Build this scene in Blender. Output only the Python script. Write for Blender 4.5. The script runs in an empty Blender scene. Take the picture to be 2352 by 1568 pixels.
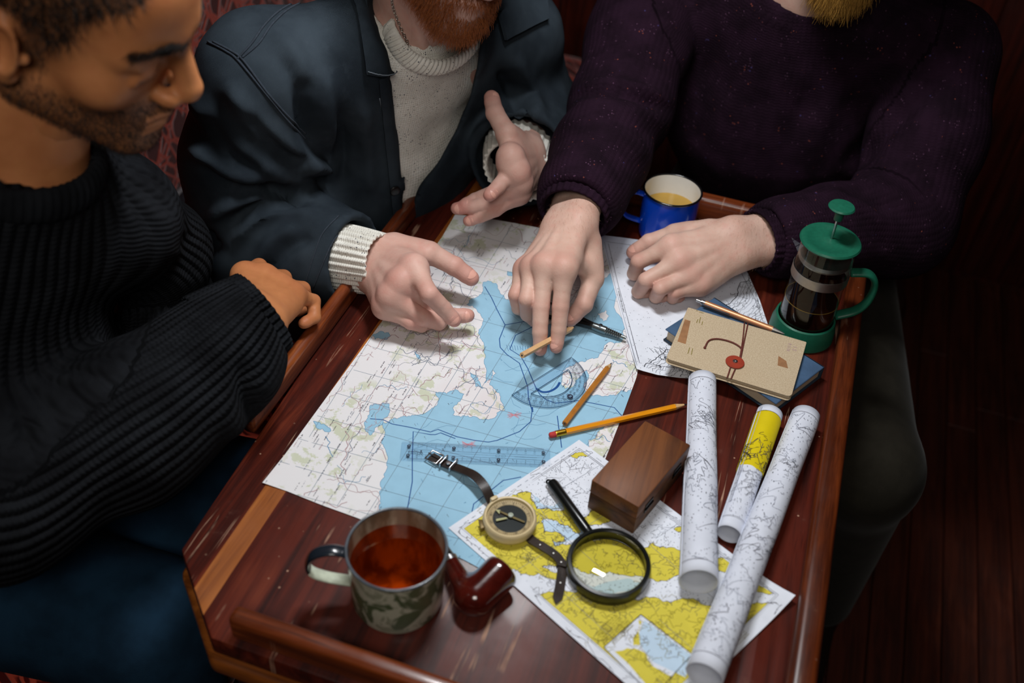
import bpy, bmesh, math, random
import numpy as np
from mathutils import Vector, Matrix, geometry, noise as mnoise
from mathutils.bvhtree import BVHTree
sc = bpy.context.scene
COL = sc.collection
TZ = 0.75                      # height of the table top over the floor; everything is authored with z = 0 on the table top

# ---------------------------------------------------------------- camera, world, lights, exposure
TH, RO, YA, CH, FPX = 0.726018313, 0.0821902424, -0.273519118, 0.850366586, 2333.92238
def cam_axes():
    fwd = np.array([math.sin(YA)*math.cos(TH), math.cos(YA)*math.cos(TH), -math.sin(TH)])
    right = np.array([math.cos(YA), -math.sin(YA), 0.0])
    up = np.cross(right, fwd)
    r = right*math.cos(RO) + up*math.sin(RO)
    u = -right*math.sin(RO) + up*math.cos(RO)
    return np.array([r, u, fwd])
CR = cam_axes()
CAMP = np.array([0.0, 0.0, CH])
cam = bpy.data.cameras.new('camera'); camo = bpy.data.objects.new('camera', cam); COL.objects.link(camo)
camo.matrix_world = Matrix(((CR[0][0], CR[1][0], -CR[2][0], 0), (CR[0][1], CR[1][1], -CR[2][1], 0),
                            (CR[0][2], CR[1][2], -CR[2][2], CH + TZ), (0, 0, 0, 1)))
cam.sensor_width = 36.0; cam.lens = 36.0*FPX/2352; cam.clip_start = 0.02
cam.dof.use_dof = True; cam.dof.focus_distance = 1.24; cam.dof.aperture_fstop = 3.2
sc.camera = camo
world = bpy.data.worlds.new('world'); sc.world = world; world.use_nodes = True
world.node_tree.nodes['Background'].inputs[0].default_value = (0.55, 0.62, 0.75, 1)
world.node_tree.nodes['Background'].inputs[1].default_value = 0.006
def area(name, loc, target, sx, sy, power, col, spin=0.0):
    l = bpy.data.lights.new(name, 'AREA'); l.shape = 'RECTANGLE'; l.size = sx; l.size_y = sy; l.energy = power; l.color = col
    o = bpy.data.objects.new(name, l); COL.objects.link(o)
    d = Vector(target) - Vector(loc)
    o.matrix_world = Matrix.Translation(Vector(loc) + Vector((0, 0, TZ))) @ d.to_track_quat('-Z', 'Y').to_matrix().to_4x4() @ Matrix.Rotation(spin, 4, 'Z')
    return o
area('ceiling_lamp', (-0.26, 0.92, 1.04), (-0.20, 0.90, 0.0), 0.10, 0.30, 9.2, (0.97, 0.985, 1.0))
area('front_fill', (0.02, -0.45, 1.42), (-0.50, 0.95, 0.28), 0.6, 0.5, 10.0, (1.0, 0.95, 0.88))  # soft fill added above and behind the camera to brighten faces and cream sweater
sc.view_settings.view_transform = 'Standard'; sc.view_settings.look = 'None'
sc.view_settings.gamma = 1.0; sc.view_settings.use_curve_mapping = False
sc.view_settings.exposure = 0.0

# ---------------------------------------------------------------- helpers
def A3(v): return np.asarray(v, float)
def ray(px):
    px = np.atleast_2d(A3(px))[:, :2]
    return np.c_[(px[:, 0]-1176)/FPX, -(px[:, 1]-784)/FPX, np.ones(len(px))] @ CR
def T(px, z=0.0):
    """points of the plane at height z that the photograph shows at pixels px"""
    d = ray(px); z = np.broadcast_to(np.asarray(z, float), (len(d),))
    return CAMP + d*((z-CH)/d[:, 2])[:, None]
def T1(x, y, z=0.0): return T([(x, y)], z)[0]
def proj(X):
    c = (np.atleast_2d(X)-CAMP) @ CR.T
    return np.c_[1176+FPX*c[:, 0]/c[:, 2], 784-FPX*c[:, 1]/c[:, 2]], c[:, 2]
def lin(c):
    out = []
    for v in c[:3]:
        v = v/255.0
        out.append(v/12.92 if v <= 0.04045 else ((v+0.055)/1.055)**2.4)
    return (*out, 1.0)
def unit(v): v = A3(v); return v/(np.linalg.norm(v)+1e-12)

ORG = {}
def _setup(o, label=None, cat=None, group=None, kind=None):
    if label: o['label'] = label
    if cat: o['category'] = cat
    if group: o['group'] = group
    if kind: o['kind'] = kind
    return o
def thing(name, label, cat, loc, group=None):
    o = bpy.data.objects.new(name, None); COL.objects.link(o); o.empty_display_size = 0.05
    o.location = (loc[0], loc[1], loc[2]+TZ); ORG[o.name] = A3(loc)
    return _setup(o, label, cat, group)
def mk(name, VF, mat, parent=None, smooth=35, mi=None, label=None, cat=None, group=None, kind=None, loc=None, attrs=None, uv=None):
    V, F = VF[0], VF[1]
    V = A3(V)
    if parent is not None: o0 = ORG[parent.name]
    else: o0 = A3(loc) if loc is not None else np.array([*(V[:, :2].min(0)+V[:, :2].max(0))/2, V[:, 2].min()])
    me = bpy.data.meshes.new(name)
    if isinstance(F, np.ndarray):
        me.vertices.add(len(V)); me.vertices.foreach_set('co', (V-o0).astype(np.float32).ravel())
        n, k = F.shape
        me.loops.add(n*k); me.loops.foreach_set('vertex_index', F.astype(np.int32).ravel())
        me.polygons.add(n); me.polygons.foreach_set('loop_start', (np.arange(n)*k).astype(np.int32))
        me.update(calc_edges=True); me.validate()
    else:
        me.from_pydata((V-o0).tolist(), [], [tuple(int(i) for i in f) for f in F]); me.update()
    for m in (mat if isinstance(mat, (list, tuple)) else [mat]): me.materials.append(m)
    if mi is not None: me.polygons.foreach_set('material_index', np.asarray(mi, np.int32))
    if attrs:
        for k, (ty, arr) in attrs.items():
            a = me.attributes.new(k, ty, 'POINT'); a.data.foreach_set('vector' if ty == 'FLOAT_VECTOR' else 'value', np.asarray(arr, np.float32).ravel())
    if smooth:
        me.shade_smooth()
        if smooth < 180: me.set_sharp_from_angle(angle=math.radians(smooth))
    o = bpy.data.objects.new(name, me); COL.objects.link(o)
    if parent is not None: o.parent = parent; ORG[o.name] = o0
    else: o.location = (o0[0], o0[1], o0[2]+TZ); ORG[o.name] = o0
    return _setup(o, label, cat, group, kind)
def join(parts):
    V = []; F = []; n = 0
    for v, f in parts:
        v = A3(v); V.append(v); F += [tuple(int(i)+n for i in q) for q in f]; n += len(v)
    return np.concatenate(V), F
def joinm(parts):
    """[(V,F,materialindex)] -> (V,F), mi"""
    VF = join([(p[0], p[1]) for p in parts]); mi = []
    for p in parts: mi += [p[2]]*len(p[1])
    return VF, mi
def xf(VF, M):
    M = np.array(M); V = A3(VF[0]); return V @ M[:3, :3].T + M[:3, 3], VF[1]
def frame(o, x, y, z): return np.array([[x[0], y[0], z[0], o[0]], [x[1], y[1], z[1], o[1]], [x[2], y[2], z[2], o[2]], [0, 0, 0, 1.0]])
def frame_x(a, b, up=(0, 0, 1)):
    """frame at a with x towards b"""
    x = unit(A3(b)-A3(a)); y = unit(np.cross(up, x)); z = np.cross(x, y); return frame(A3(a), x, y, z)
def rotz(a, o=(0, 0, 0)): c, s = math.cos(a), math.sin(a); return frame(A3(o), (c, s, 0), (-s, c, 0), (0, 0, 1))
def box(lo, hi, bev=0.0, seg=2):
    bm = bmesh.new(); bmesh.ops.create_cube(bm, size=1.0)
    lo, hi = A3(lo), A3(hi)
    for v in bm.verts: v.co = Vector(((lo+hi)/2 + A3(v.co)*(hi-lo)))
    if bev: bmesh.ops.bevel(bm, geom=list(bm.edges), offset=bev, segments=seg, profile=0.5, affect='EDGES')
    return from_bm(bm)
def from_bm(bm):
    bm.verts.index_update()
    VF = np.array([v.co[:] for v in bm.verts]), [[v.index for v in f.verts] for f in bm.faces]; bm.free(); return VF
def prism(poly, z0, z1, bev=0.0, seg=2):
    """extruded polygon (counter-clockwise)"""
    bm = bmesh.new(); vs = [bm.verts.new((p[0], p[1], z0)) for p in poly]; f = bm.faces.new(vs)
    r = bmesh.ops.extrude_face_region(bm, geom=[f]); up = [g for g in r['geom'] if isinstance(g, bmesh.types.BMVert)]
    for v in up: v.co.z = z1
    bmesh.ops.recalc_face_normals(bm, faces=list(bm.faces))
    if bev: bmesh.ops.bevel(bm, geom=[e for e in bm.edges], offset=bev, segments=seg, profile=0.5, affect='EDGES', clamp_overlap=True)
    return from_bm(bm)
def lathe(prof, n=48, close=True):
    """profile [(r,z)] turned about z"""
    V = []; F = []; m = len(prof)
    for r, z in prof:
        for i in range(n):
            a = 2*math.pi*i/n; V.append((r*math.cos(a), r*math.sin(a), z))
    for j in range(m-1):
        for i in range(n):
            F.append((j*n+i, j*n+(i+1) % n, (j+1)*n+(i+1) % n, (j+1)*n+i))
    if prof[0][0] > 1e-6 and close: F.append(tuple(range(n))[::-1])
    if prof[-1][0] > 1e-6 and close: F.append(tuple((m-1)*n+i for i in range(n)))
    return np.array(V), F
def smooth_path(P, n=40):
    """Catmull-Rom through points"""
    P = A3(P); Q = np.vstack([2*P[0]-P[1], P, 2*P[-1]-P[-2]]); t = np.linspace(0, len(P)-1-1e-9, n); out = []
    for s in t:
        i = int(s); f = s-i; a, b, c, d = Q[i:i+4]
        out.append(0.5*((2*b)+(c-a)*f+(2*a-5*b+4*c-d)*f*f+(3*b-a-3*c+d)*f**3))
    return np.array(out)
def frames_along(P, up=None):
    P = A3(P); Tn = np.gradient(P, axis=0); Tn /= np.linalg.norm(Tn, axis=1)[:, None]+1e-12
    u = A3(up) if up is not None else np.array([0.1, 0.2, 1.0])
    N = []
    for i, t in enumerate(Tn):
        u = u - t*np.dot(u, t)
        if np.linalg.norm(u) < 1e-6: u = np.cross(t, (1, 0.3, 0.1))
        u = unit(u); N.append(u)
    N = np.array(N); return Tn, N, np.cross(Tn, N)
def tube(P, r, n=10, up=None, caps=True, sec=None):
    """tube along points; r scalar or per point; sec = list of (across, up) unit section"""
    P = A3(P); m = len(P); R = np.broadcast_to(np.asarray(r, float), (m,)); Tn, N, B = frames_along(P, up)
    if sec is None: sec = [(math.cos(2*math.pi*i/n), math.sin(2*math.pi*i/n)) for i in range(n)]
    n = len(sec); V = []; F = []
    for i in range(m):
        for a, b in sec: V.append(P[i]+R[i]*(B[i]*a+N[i]*b))
    for i in range(m-1):
        for j in range(n): F.append((i*n+j, i*n+(j+1) % n, (i+1)*n+(j+1) % n, (i+1)*n+j))
    if caps: F += [tuple(range(n))[::-1], tuple((m-1)*n+j for j in range(n))]
    return np.array(V), F
def band(P, w, t, up=(0, 0, 1)):
    """flat strap along points: width w, thickness t"""
    return tube(P, 1.0, up=up, sec=[(-w/2, -t/2), (w/2, -t/2), (w/2, t/2), (-w/2, t/2)])
def sphere(c, r, n=16, m=10):
    prof = [(r*math.sin(math.pi*j/m), -r*math.cos(math.pi*j/m)) for j in range(m+1)]
    V, F = lathe(prof, n, close=False); return V+A3(c), F
def arc(c, r, a0, a1, n=24): return [(c[0]+r*math.cos(a0+(a1-a0)*i/n), c[1]+r*math.sin(a0+(a1-a0)*i/n)) for i in range(n+1)]
def rrect(x0, y0, x1, y1, r, n=5):
    return arc((x1-r, y0+r), r, -math.pi/2, 0, n)+arc((x1-r, y1-r), r, 0, math.pi/2, n)+arc((x0+r, y1-r), r, math.pi/2, math.pi, n)+arc((x0+r, y0+r), r, math.pi, 1.5*math.pi, n)
_txt = {}
def text(s, size, ext=0.0):
    """flat lettering as mesh arrays, centred on the origin"""
    if s not in _txt:
        c = bpy.data.curves.new('t', 'FONT'); c.body = s; c.size = 1.0; c.align_x = 'CENTER'; c.align_y = 'CENTER'; c.resolution_u = 2
        o = bpy.data.objects.new('t', c); COL.objects.link(o); bpy.context.view_layer.update()
        me = bpy.data.meshes.new_from_object(o.evaluated_get(bpy.context.evaluated_depsgraph_get()))
        _txt[s] = (np.array([v.co[:] for v in me.vertices]).reshape(-1, 3), [list(p.vertices) for p in me.polygons])
        bpy.data.objects.remove(o); bpy.data.curves.remove(c); bpy.data.meshes.remove(me)
    V, F = _txt[s]; return V*size, F

# ---------------------------------------------------------------- materials
class NT:
    def __init__(s, m): s.t = m.node_tree; s.b = s.t.nodes['Principled BSDF']
    def n(s, ty, **k):
        x = s.t.nodes.new(ty)
        for a, v in k.items(): setattr(x, a, v)
        return x
    def l(s, a, b): s.t.links.new(a, b)
    def val(s, sock, v):
        if hasattr(v, 'is_linked') or isinstance(v, bpy.types.NodeSocket): s.l(v, sock)
        else: sock.default_value = v
    def math(s, op, a, b=0.0, c=None, clamp=False):
        x = s.n('ShaderNodeMath', operation=op, use_clamp=clamp); s.val(x.inputs[0], a); s.val(x.inputs[1], b)
        if c is not None: s.val(x.inputs[2], c)
        return x.outputs[0]
    def mix(s, f, a, b, blend='MIX'):
        x = s.n('ShaderNodeMix', data_type='RGBA', blend_type=blend); s.val(x.inputs[0], f); s.val(x.inputs[6], a); s.val(x.inputs[7], b); return x.outputs[2]
    def coord(s, scale=(1, 1, 1), rot=(0, 0, 0), kind='Object'):
        tc = s.n('ShaderNodeTexCoord'); mp = s.n('ShaderNodeMapping'); s.l(tc.outputs[kind], mp.inputs[0]); mp.inputs['Scale'].default_value = scale; mp.inputs['Rotation'].default_value = rot
        return mp.outputs[0]
    def noise(s, scale, vec=None, detail=4, rough=0.55, dist=0.0):
        x = s.n('ShaderNodeTexNoise'); x.inputs['Scale'].default_value = scale; x.inputs['Detail'].default_value = detail; x.inputs['Roughness'].default_value = rough; x.inputs['Distortion'].default_value = dist
        s.l(vec if vec is not None else s.coord(), x.inputs['Vector']); return x.outputs['Fac']
    def voro(s, scale, vec=None, feature='F1', out='Distance', rand=1.0):
        x = s.n('ShaderNodeTexVoronoi', feature=feature); x.inputs['Scale'].default_value = scale; x.inputs['Randomness'].default_value = rand
        s.l(vec if vec is not None else s.coord(), x.inputs['Vector']); return x.outputs[out]
    def step(s, v, a, b):
        x = s.n('ShaderNodeMapRange', interpolation_type='SMOOTHSTEP'); s.val(x.inputs[0], v); x.inputs[1].default_value = a; x.inputs[2].default_value = b; return x.outputs[0]
    def bump(s, h, strength=0.3, dist=0.001, normal=None):
        x = s.n('ShaderNodeBump'); x.inputs['Strength'].default_value = strength; x.inputs['Distance'].default_value = dist; s.l(h, x.inputs['Height'])
        if normal is not None: s.l(normal, x.inputs['Normal'])
        return x.outputs[0]
    def color(s, c): s.val(s.b.inputs['Base Color'], c)
    def normal(s, n): s.l(n, s.b.inputs['Normal'])
    def attr(s, name): x = s.n('ShaderNodeAttribute'); x.attribute_name = name; return x
def pm(name, c=(200, 200, 200), rough=0.5, metal=0.0, spec=0.5, coat=0.0, trans=0.0, ior=1.45, sheen=0.0, sss=0.0, alpha=1.0, vary=0.12, vscale=30, bump=0.0, bscale=200, bdist=0.0005):
    m = bpy.data.materials.new(name); m.use_nodes = True; t = NT(m); b = t.b
    b.inputs['Roughness'].default_value = rough; b.inputs['Metallic'].default_value = metal; b.inputs['Specular IOR Level'].default_value = spec
    b.inputs['Coat Weight'].default_value = coat; b.inputs['Coat Roughness'].default_value = 0.08; b.inputs['Transmission Weight'].default_value = trans; b.inputs['IOR'].default_value = ior
    b.inputs['Sheen Weight'].default_value = sheen; b.inputs['Sheen Roughness'].default_value = 0.4; b.inputs['Subsurface Weight'].default_value = sss; b.inputs['Subsurface Radius'].default_value = (0.006, 0.0025, 0.0015); b.inputs['Subsurface Scale'].default_value = 1.0
    b.inputs['Alpha'].default_value = alpha
    if vary:
        f = t.noise(vscale, detail=5)
        c0 = lin(c); t.color(t.mix(t.step(f, 0.3, 0.7), tuple(x*(1-vary) for x in c0[:3])+(1,), tuple(min(1, x*(1+vary)) for x in c0[:3])+(1,)))
    else: t.color(lin(c))
    if bump: t.normal(t.bump(t.noise(bscale, detail=3), bump, bdist))
    return m
# ---------------------------------------------------------------- wood, room, bench, table
def wood(name, dark, mid, light, along=1, rough=0.35, grain=1.0, scratch=0.0, worn=0.0, coat=0.0, bump=0.15, wearcol=(150, 105, 80), spec=0.5):
    m = pm(name, mid, rough, coat=coat, vary=0, spec=spec); t = NT(m)
    s = [55*grain, 55*grain, 55*grain]; s[along] = 3.2*grain
    g = t.noise(1.0, t.coord(tuple(s)), detail=6, rough=0.65, dist=0.6)
    big = t.noise(5.0, detail=3)
    c = t.mix(t.step(g, 0.32, 0.62), lin(dark), lin(mid)); c = t.mix(t.step(t.math('MULTIPLY', g, big), 0.30, 0.46), c, lin(light))
    s2 = [x*4 for x in s]; pores = t.step(t.noise(1.0, t.coord(tuple(s2)), detail=2), 0.60, 0.72)
    c = t.mix(t.math('MULTIPLY', pores, 0.45), c, tuple(x*0.45 for x in lin(dark)[:3])+(1,))
    r = t.math('ADD', t.math('MULTIPLY', t.noise(18, detail=5), 0.35), rough-0.17)
    if worn:
        w = t.math('MULTIPLY', t.step(t.noise(9, detail=9, rough=0.72), 0.60, 0.74), worn)
        c = t.mix(w, c, lin(wearcol)); r = t.math('ADD', r, t.math('MULTIPLY', w, 0.25))
    if scratch:
        vs = []
        for ang, sx, sc_ in ((0.5, 70, 1.0), (-0.75, 60, 1.0), (1.25, 85, 1.0)):
            v = t.coord((sx, 5.0, 1), (0, 0, ang)); n = t.noise(1.0, v, detail=2, rough=0.4)
            line = t.math('SUBTRACT', 1.0, t.math('MULTIPLY', t.math('ABSOLUTE', t.math('SUBTRACT', n, 0.71)), 55.0), clamp=True); vs.append(line)
        sc1 = t.math('MAXIMUM', t.math('MAXIMUM', vs[0], vs[1]), vs[2])
        sc1 = t.math('MULTIPLY', sc1, t.math('MULTIPLY', t.step(t.noise(24, detail=2), 0.42, 0.62), scratch))
        sp = t.math('MULTIPLY', t.step(t.voro(55, out='Distance'), 0.085, 0.035), t.math('MULTIPLY', t.step(t.noise(14), 0.45, 0.6), scratch))
        k = t.math('MAXIMUM', sc1, sp)
        c = t.mix(k, c, lin((190, 150, 125))); r = t.math('ADD', r, t.math('MULTIPLY', k, 0.3))
    t.color(c); t.l(r, m.node_tree.nodes['Principled BSDF'].inputs['Roughness'])
    t.normal(t.bump(g, bump, 0.0006)); return m
M = {}
M['table'] = wood('table_mahogany', (46, 13, 8), (88, 30, 17), (112, 48, 28), 1, 0.46, grain=0.8, scratch=0.8, worn=0.85, coat=0.06, spec=0.4, bump=0.10, wearcol=(112, 72, 58))
M['rail'] = wood('rail_mahogany', (62, 24, 9), (112, 50, 20), (156, 82, 36), 1, 0.33, worn=0.35, scratch=0.3, coat=0.2, wearcol=(176, 120, 72))
M['rail_x'] = wood('rail_mahogany_across', (62, 24, 9), (112, 50, 20), (156, 82, 36), 0, 0.30, worn=0.3, scratch=0.3, coat=0.3, wearcol=(176, 120, 72))
M['inlay'] = wood('inlay_strip', (120, 62, 20), (156, 88, 34), (178, 108, 48), 1, 0.38, scratch=0.4)
M['edge'] = wood('edge_moulding', (90, 44, 14), (146, 80, 30), (176, 104, 44), 0, 0.35)
M['panel'] = wood('wall_panel', (40, 10, 5), (74, 22, 11), (96, 34, 17), 2, 0.5)
M['plank'] = wood('floor_plank', (50, 18, 9), (78, 32, 17), (96, 44, 26), 1, 0.6)
M['benchwood'] = wood('bench_wood', (26, 9, 5), (46, 17, 9), (60, 26, 14), 1, 0.45)

# floor of narrow boards
fl = mk('floor', box((-1.9, -1.0, -0.80), (2.1, 3.0, -0.762)), M['plank'], smooth=0, kind='structure')
rnd = random.Random(4)
pw = 0.0655
base_me = []
for L in (1.15, 1.45, 0.9):
    V, F = box((-pw/2+0.0012, -L/2, -0.012), (pw/2-0.0012, L/2, 0.0), 0.0015, 1); base_me.append((V, F, L))
pmesh = []
for V, F, L in base_me:
    me = bpy.data.meshes.new('plank'); me.from_pydata(V.tolist(), [], F); me.materials.append(M['plank']); pmesh.append((me, L))
for i in range(-26, 30):
    x = 0.02+i*pw; y = -0.9+rnd.uniform(0, 0.6)-0.6
    while y < 2.9:
        me, L = rnd.choice(pmesh); o = bpy.data.objects.new('plank', me); COL.objects.link(o); o.parent = fl
        o.location = Vector((x, y+L/2, -0.750+rnd.uniform(-0.0008, 0.0)))-Vector(ORG[fl.name]); y += L+0.002

def panel_wall(name, a, b, z0, z1, n, th=0.03):
    """wall of vertical boards from a to b"""
    a, b = A3([*a, 0]), A3([*b, 0]); x = unit(b-a); y = np.array([-x[1], x[0], 0]); Lw = np.linalg.norm(b-a)
    w = mk(name, xf(box((0, 0, z0), (Lw, 0.05, z1)), frame(a, x, y, (0, 0, 1))), M['panel'], smooth=0, kind='structure')
    bw = Lw/n; V, F = box((0.002, -0.016, z0+0.02), (bw-0.002, -0.001, z1-0.02), 0.004, 2)
    for i in range(n): mk('plank', xf((V, F), frame(a+x*bw*i, x, y, (0, 0, 1))), M['panel'], parent=w)
    return w
panel_wall('wall_back', (-1.9, 2.45), (2.1, 2.45), -0.75, 1.6, 28)
panel_wall('wall_right', (2.1, 2.45), (2.1, -1.0), -0.75, 1.6, 24)
panel_wall('wall_left', (-1.55, -1.0), (-1.55, 2.45), -0.75, 1.6, 24)

# bench along the left side, red patterned upholstery
def fabric():
    m = pm('red_upholstery', (90, 22, 14), 0.95, sheen=0.35, spec=0.15, vary=0); t = NT(m)
    sx = t.n('ShaderNodeSeparateXYZ'); tc = t.n('ShaderNodeTexCoord'); t.l(tc.outputs['Object'], sx.inputs[0])
    u = t.math('ADD', sx.outputs[1], t.math('MULTIPLY', sx.outputs[0], 0.35)); v = t.math('ADD', sx.outputs[2], t.math('MULTIPLY', sx.outputs[0], 0.8))
    cell = 1/0.085
    U = t.math('MULTIPLY', u, cell); Vv = t.math('MULTIPLY', v, cell)
    pat = None
    def line(d, w): return t.step(t.math('ABSOLUTE', d), w, w*0.45)
    for ox, oy, r in ((0, 0, 0.44), (0.5, 0.5, 0.30), (0.5, 0.0, 0.55)):
        fu = t.math('SUBTRACT', t.math('FRACT', t.math('ADD', U, ox)), 0.5); fv = t.math('SUBTRACT', t.math('FRACT', t.math('ADD', Vv, oy)), 0.5)
        d = t.math('SQRT', t.math('ADD', t.math('MULTIPLY', fu, fu), t.math('MULTIPLY', fv, fv)))
        l1 = line(t.math('SUBTRACT', d, r), 0.045); pat = l1 if pat is None else t.math('MAXIMUM', pat, l1)
    for k, q in ((1.0, 0.2), (-1.0, 0.1), (0.42, 0.0), (-0.42, 0.6)):
        s_ = t.math('ADD', t.math('ADD', U, t.math('MULTIPLY', Vv, k)), q)
        pat = t.math('MAXIMUM', pat, line(t.math('SUBTRACT', t.math('FRACT', s_), 0.5), 0.05))
    pile = t.noise(900, detail=2)
    c = t.mix(pat, lin((84, 15, 11)), lin((196, 76, 56))); c = t.mix(t.math('MULTIPLY', pile, 0.35), c, lin((30, 6, 5)))
    t.color(c); t.normal(t.bump(t.math('ADD', t.math('MULTIPLY', pat, 1.0), t.math('MULTIPLY', pile, 0.3)), 0.5, 0.002)); return m
M['fabric'] = fabric()
M['trim'] = pm('grey_piping', (120, 116, 118), 0.7)
bn = thing('bench', 'long bench with red patterned upholstery behind the left side of the table', 'bench', (-0.98, 1.0, -0.75))
mk('base', box((-1.30, 0.43, -0.75), (-0.62, 2.35, -0.42), 0.006), M['benchwood'], bn)
mk('seat_cushion', box((-1.28, 0.43, -0.42), (-0.50, 2.33, -0.29), 0.035, 4), M['fabric'], bn)
mk('backrest', box((-1.22, 0.43, -0.285), (-1.06, 2.33, 0.34), 0.04, 4), M['fabric'], bn)
mk('piping', tube([(-1.055, 0.44, -0.255), (-1.055, 2.32, -0.255)], 0.006, 8), M['trim'], bn)
mk('back_frame', box((-1.29, 0.43, -0.42), (-1.225, 2.34, 0.40), 0.006), M['benchwood'], bn)
st = thing('stool', 'dark wooden stool under the man in the purple sweater', 'stool', (0.10, 1.66, -0.75))
mk('seat', xf(lathe([(0.0, 0), (0.19, 0), (0.2, 0.012), (0.19, 0.032), (0.0, 0.036)], 40), frame((0.10, 1.66, -0.342), (1, 0, 0), (0, 1, 0), (0, 0, 1))), M['benchwood'], st)
for k in range(4):
    a = math.pi/4+k*math.pi/2
    mk('leg', tube([(0.10+0.15*math.cos(a), 1.66+0.15*math.sin(a), -0.345), (0.10+0.20*math.cos(a), 1.66+0.20*math.sin(a), -0.75)], [0.02, 0.015], 12), M['benchwood'], st)

# the table
tb = thing('table', 'small dark mahogany table with raised rails, scratched and worn', 'table', (-0.16, 0.87, -0.75))
TOP = [(-0.465, 0.498), (-0.385, 0.421), (0.085, 0.421), (0.158, 0.495), (0.158, 1.235), (0.085, 1.305), (-0.415, 1.305), (-0.494, 1.235)]
mk('tabletop', prism(TOP, -0.026, 0.0, 0.003, 2), M['table'], tb)
def shrink(poly, d, c=(-0.16, 0.865)): return [(p[0]-d*(1 if p[0] > c[0] else -1), p[1]-d*(1 if p[1] > c[1] else -1)) for p in poly]
mk('edge_moulding', prism(shrink(TOP, -0.004), -0.058, -0.034, 0.006, 3), M['edge'], tb)
mk('apron', prism(shrink(TOP, 0.012), -0.12, -0.020, 0.003, 1), M['benchwood'], tb)
mk('rail', box((-0.490, 0.66, -0.0005), (-0.473, 1.226, 0.032), 0.007, 4), M['rail'], tb)
mk('rail', box((0.130, 0.52, -0.0005), (0.156, 1.222, 0.027), 0.008, 4), M['rail'], tb)
mk('rail', box((-0.368, 0.427, -0.0005), (0.075, 0.446, 0.032), 0.006, 4), M['rail_x'], tb)
mk('rail', box((-0.40, 1.280, -0.0005), (0.075, 1.303, 0.042), 0.008, 4), M['rail_x'], tb)
mk('inlay_strip', prism([(-0.428, 0.463), (-0.404, 0.440), (-0.404, 1.29), (-0.428, 1.29)], -0.001, 0.0003), M['inlay'], tb, smooth=0)
mk('inlay_strip', prism([(0.088, 0.426), (0.100, 0.438), (0.100, 1.29), (0.088, 1.30)], -0.001, 0.0003), M['table'], tb, smooth=0)
mk('pedestal', box((-0.24, 0.75, -0.72), (-0.10, 0.98, -0.11), 0.01), M['benchwood'], tb)
mk('foot', box((-0.40, 0.72, -0.75), (0.06, 1.01, -0.70), 0.012), M['benchwood'], tb)
# ---------------------------------------------------------------- maps and charts: printed areas are real faces, printed lines are thin ribbons
def frac(poly, amp=0.16, it=3, seed=1, closed=True):
    r = random.Random(seed); P = [A3(p) for p in poly]
    for _ in range(it):
        Q = []; n = len(P)
        for i in range(n if closed else n-1):
            a, b = P[i], P[(i+1) % n]; d = b-a; Q.append(a)
            if np.hypot(*d) > 2.0: Q.append((a+b)/2+np.array([-d[1], d[0]])*r.uniform(-amp, amp)+d*r.uniform(-0.1, 0.1))
        if not closed: Q.append(P[-1])
        P = Q
    return np.array(P)
def inside(pts, poly):
    x, y = pts[:, 0], pts[:, 1]; r = np.zeros(len(pts), bool); n = len(poly); j = n-1
    for i in range(n):
        (xi, yi), (xj, yj) = poly[i], poly[j]
        c = ((yi > y) != (yj > y)); 
        if yi != yj: r ^= c & (x < (xj-xi)*(y-yi)/(yj-yi)+xi)
        j = i
    return r
def sheet2d(outline, regions, grid=None):
    """constrained triangulation: returns 2-D points, triangles, material index per triangle (regions = [(poly, index)], later ones win)"""
    pts = []; edges = []
    for poly in [outline]+[r[0] for r in regions]:
        n = len(poly); b = len(pts); pts += [tuple(p) for p in poly]; edges += [(b+i, b+(i+1) % n) for i in range(n)]
    if grid:
        lo = np.min(outline, 0); hi = np.max(outline, 0)
        gx, gy = np.meshgrid(np.arange(lo[0]+grid*0.37, hi[0], grid), np.arange(lo[1]+grid*0.41, hi[1], grid)); g = np.c_[gx.ravel(), gy.ravel()]
        pts += [tuple(p) for p in g[inside(g, outline)]]
    v, e, f, *_ = geometry.delaunay_2d_cdt([Vector(p) for p in pts], edges, [], 0, 1e-6, False)
    V = np.array([p[:] for p in v]); F = np.array([list(t) for t in f]); C = V[F].mean(1)
    k = inside(C, outline); F, C = F[k], C[k]; mi = np.zeros(len(F), int)
    for poly, ix in regions: mi[inside(C, poly)] = ix
    a = V[F]; cr = (a[:, 1, 0]-a[:, 0, 0])*(a[:, 2, 1]-a[:, 0, 1])-(a[:, 1, 1]-a[:, 0, 1])*(a[:, 2, 0]-a[:, 0, 0])
    F[cr < 0] = F[cr < 0][:, ::-1]
    return V, F, mi
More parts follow.
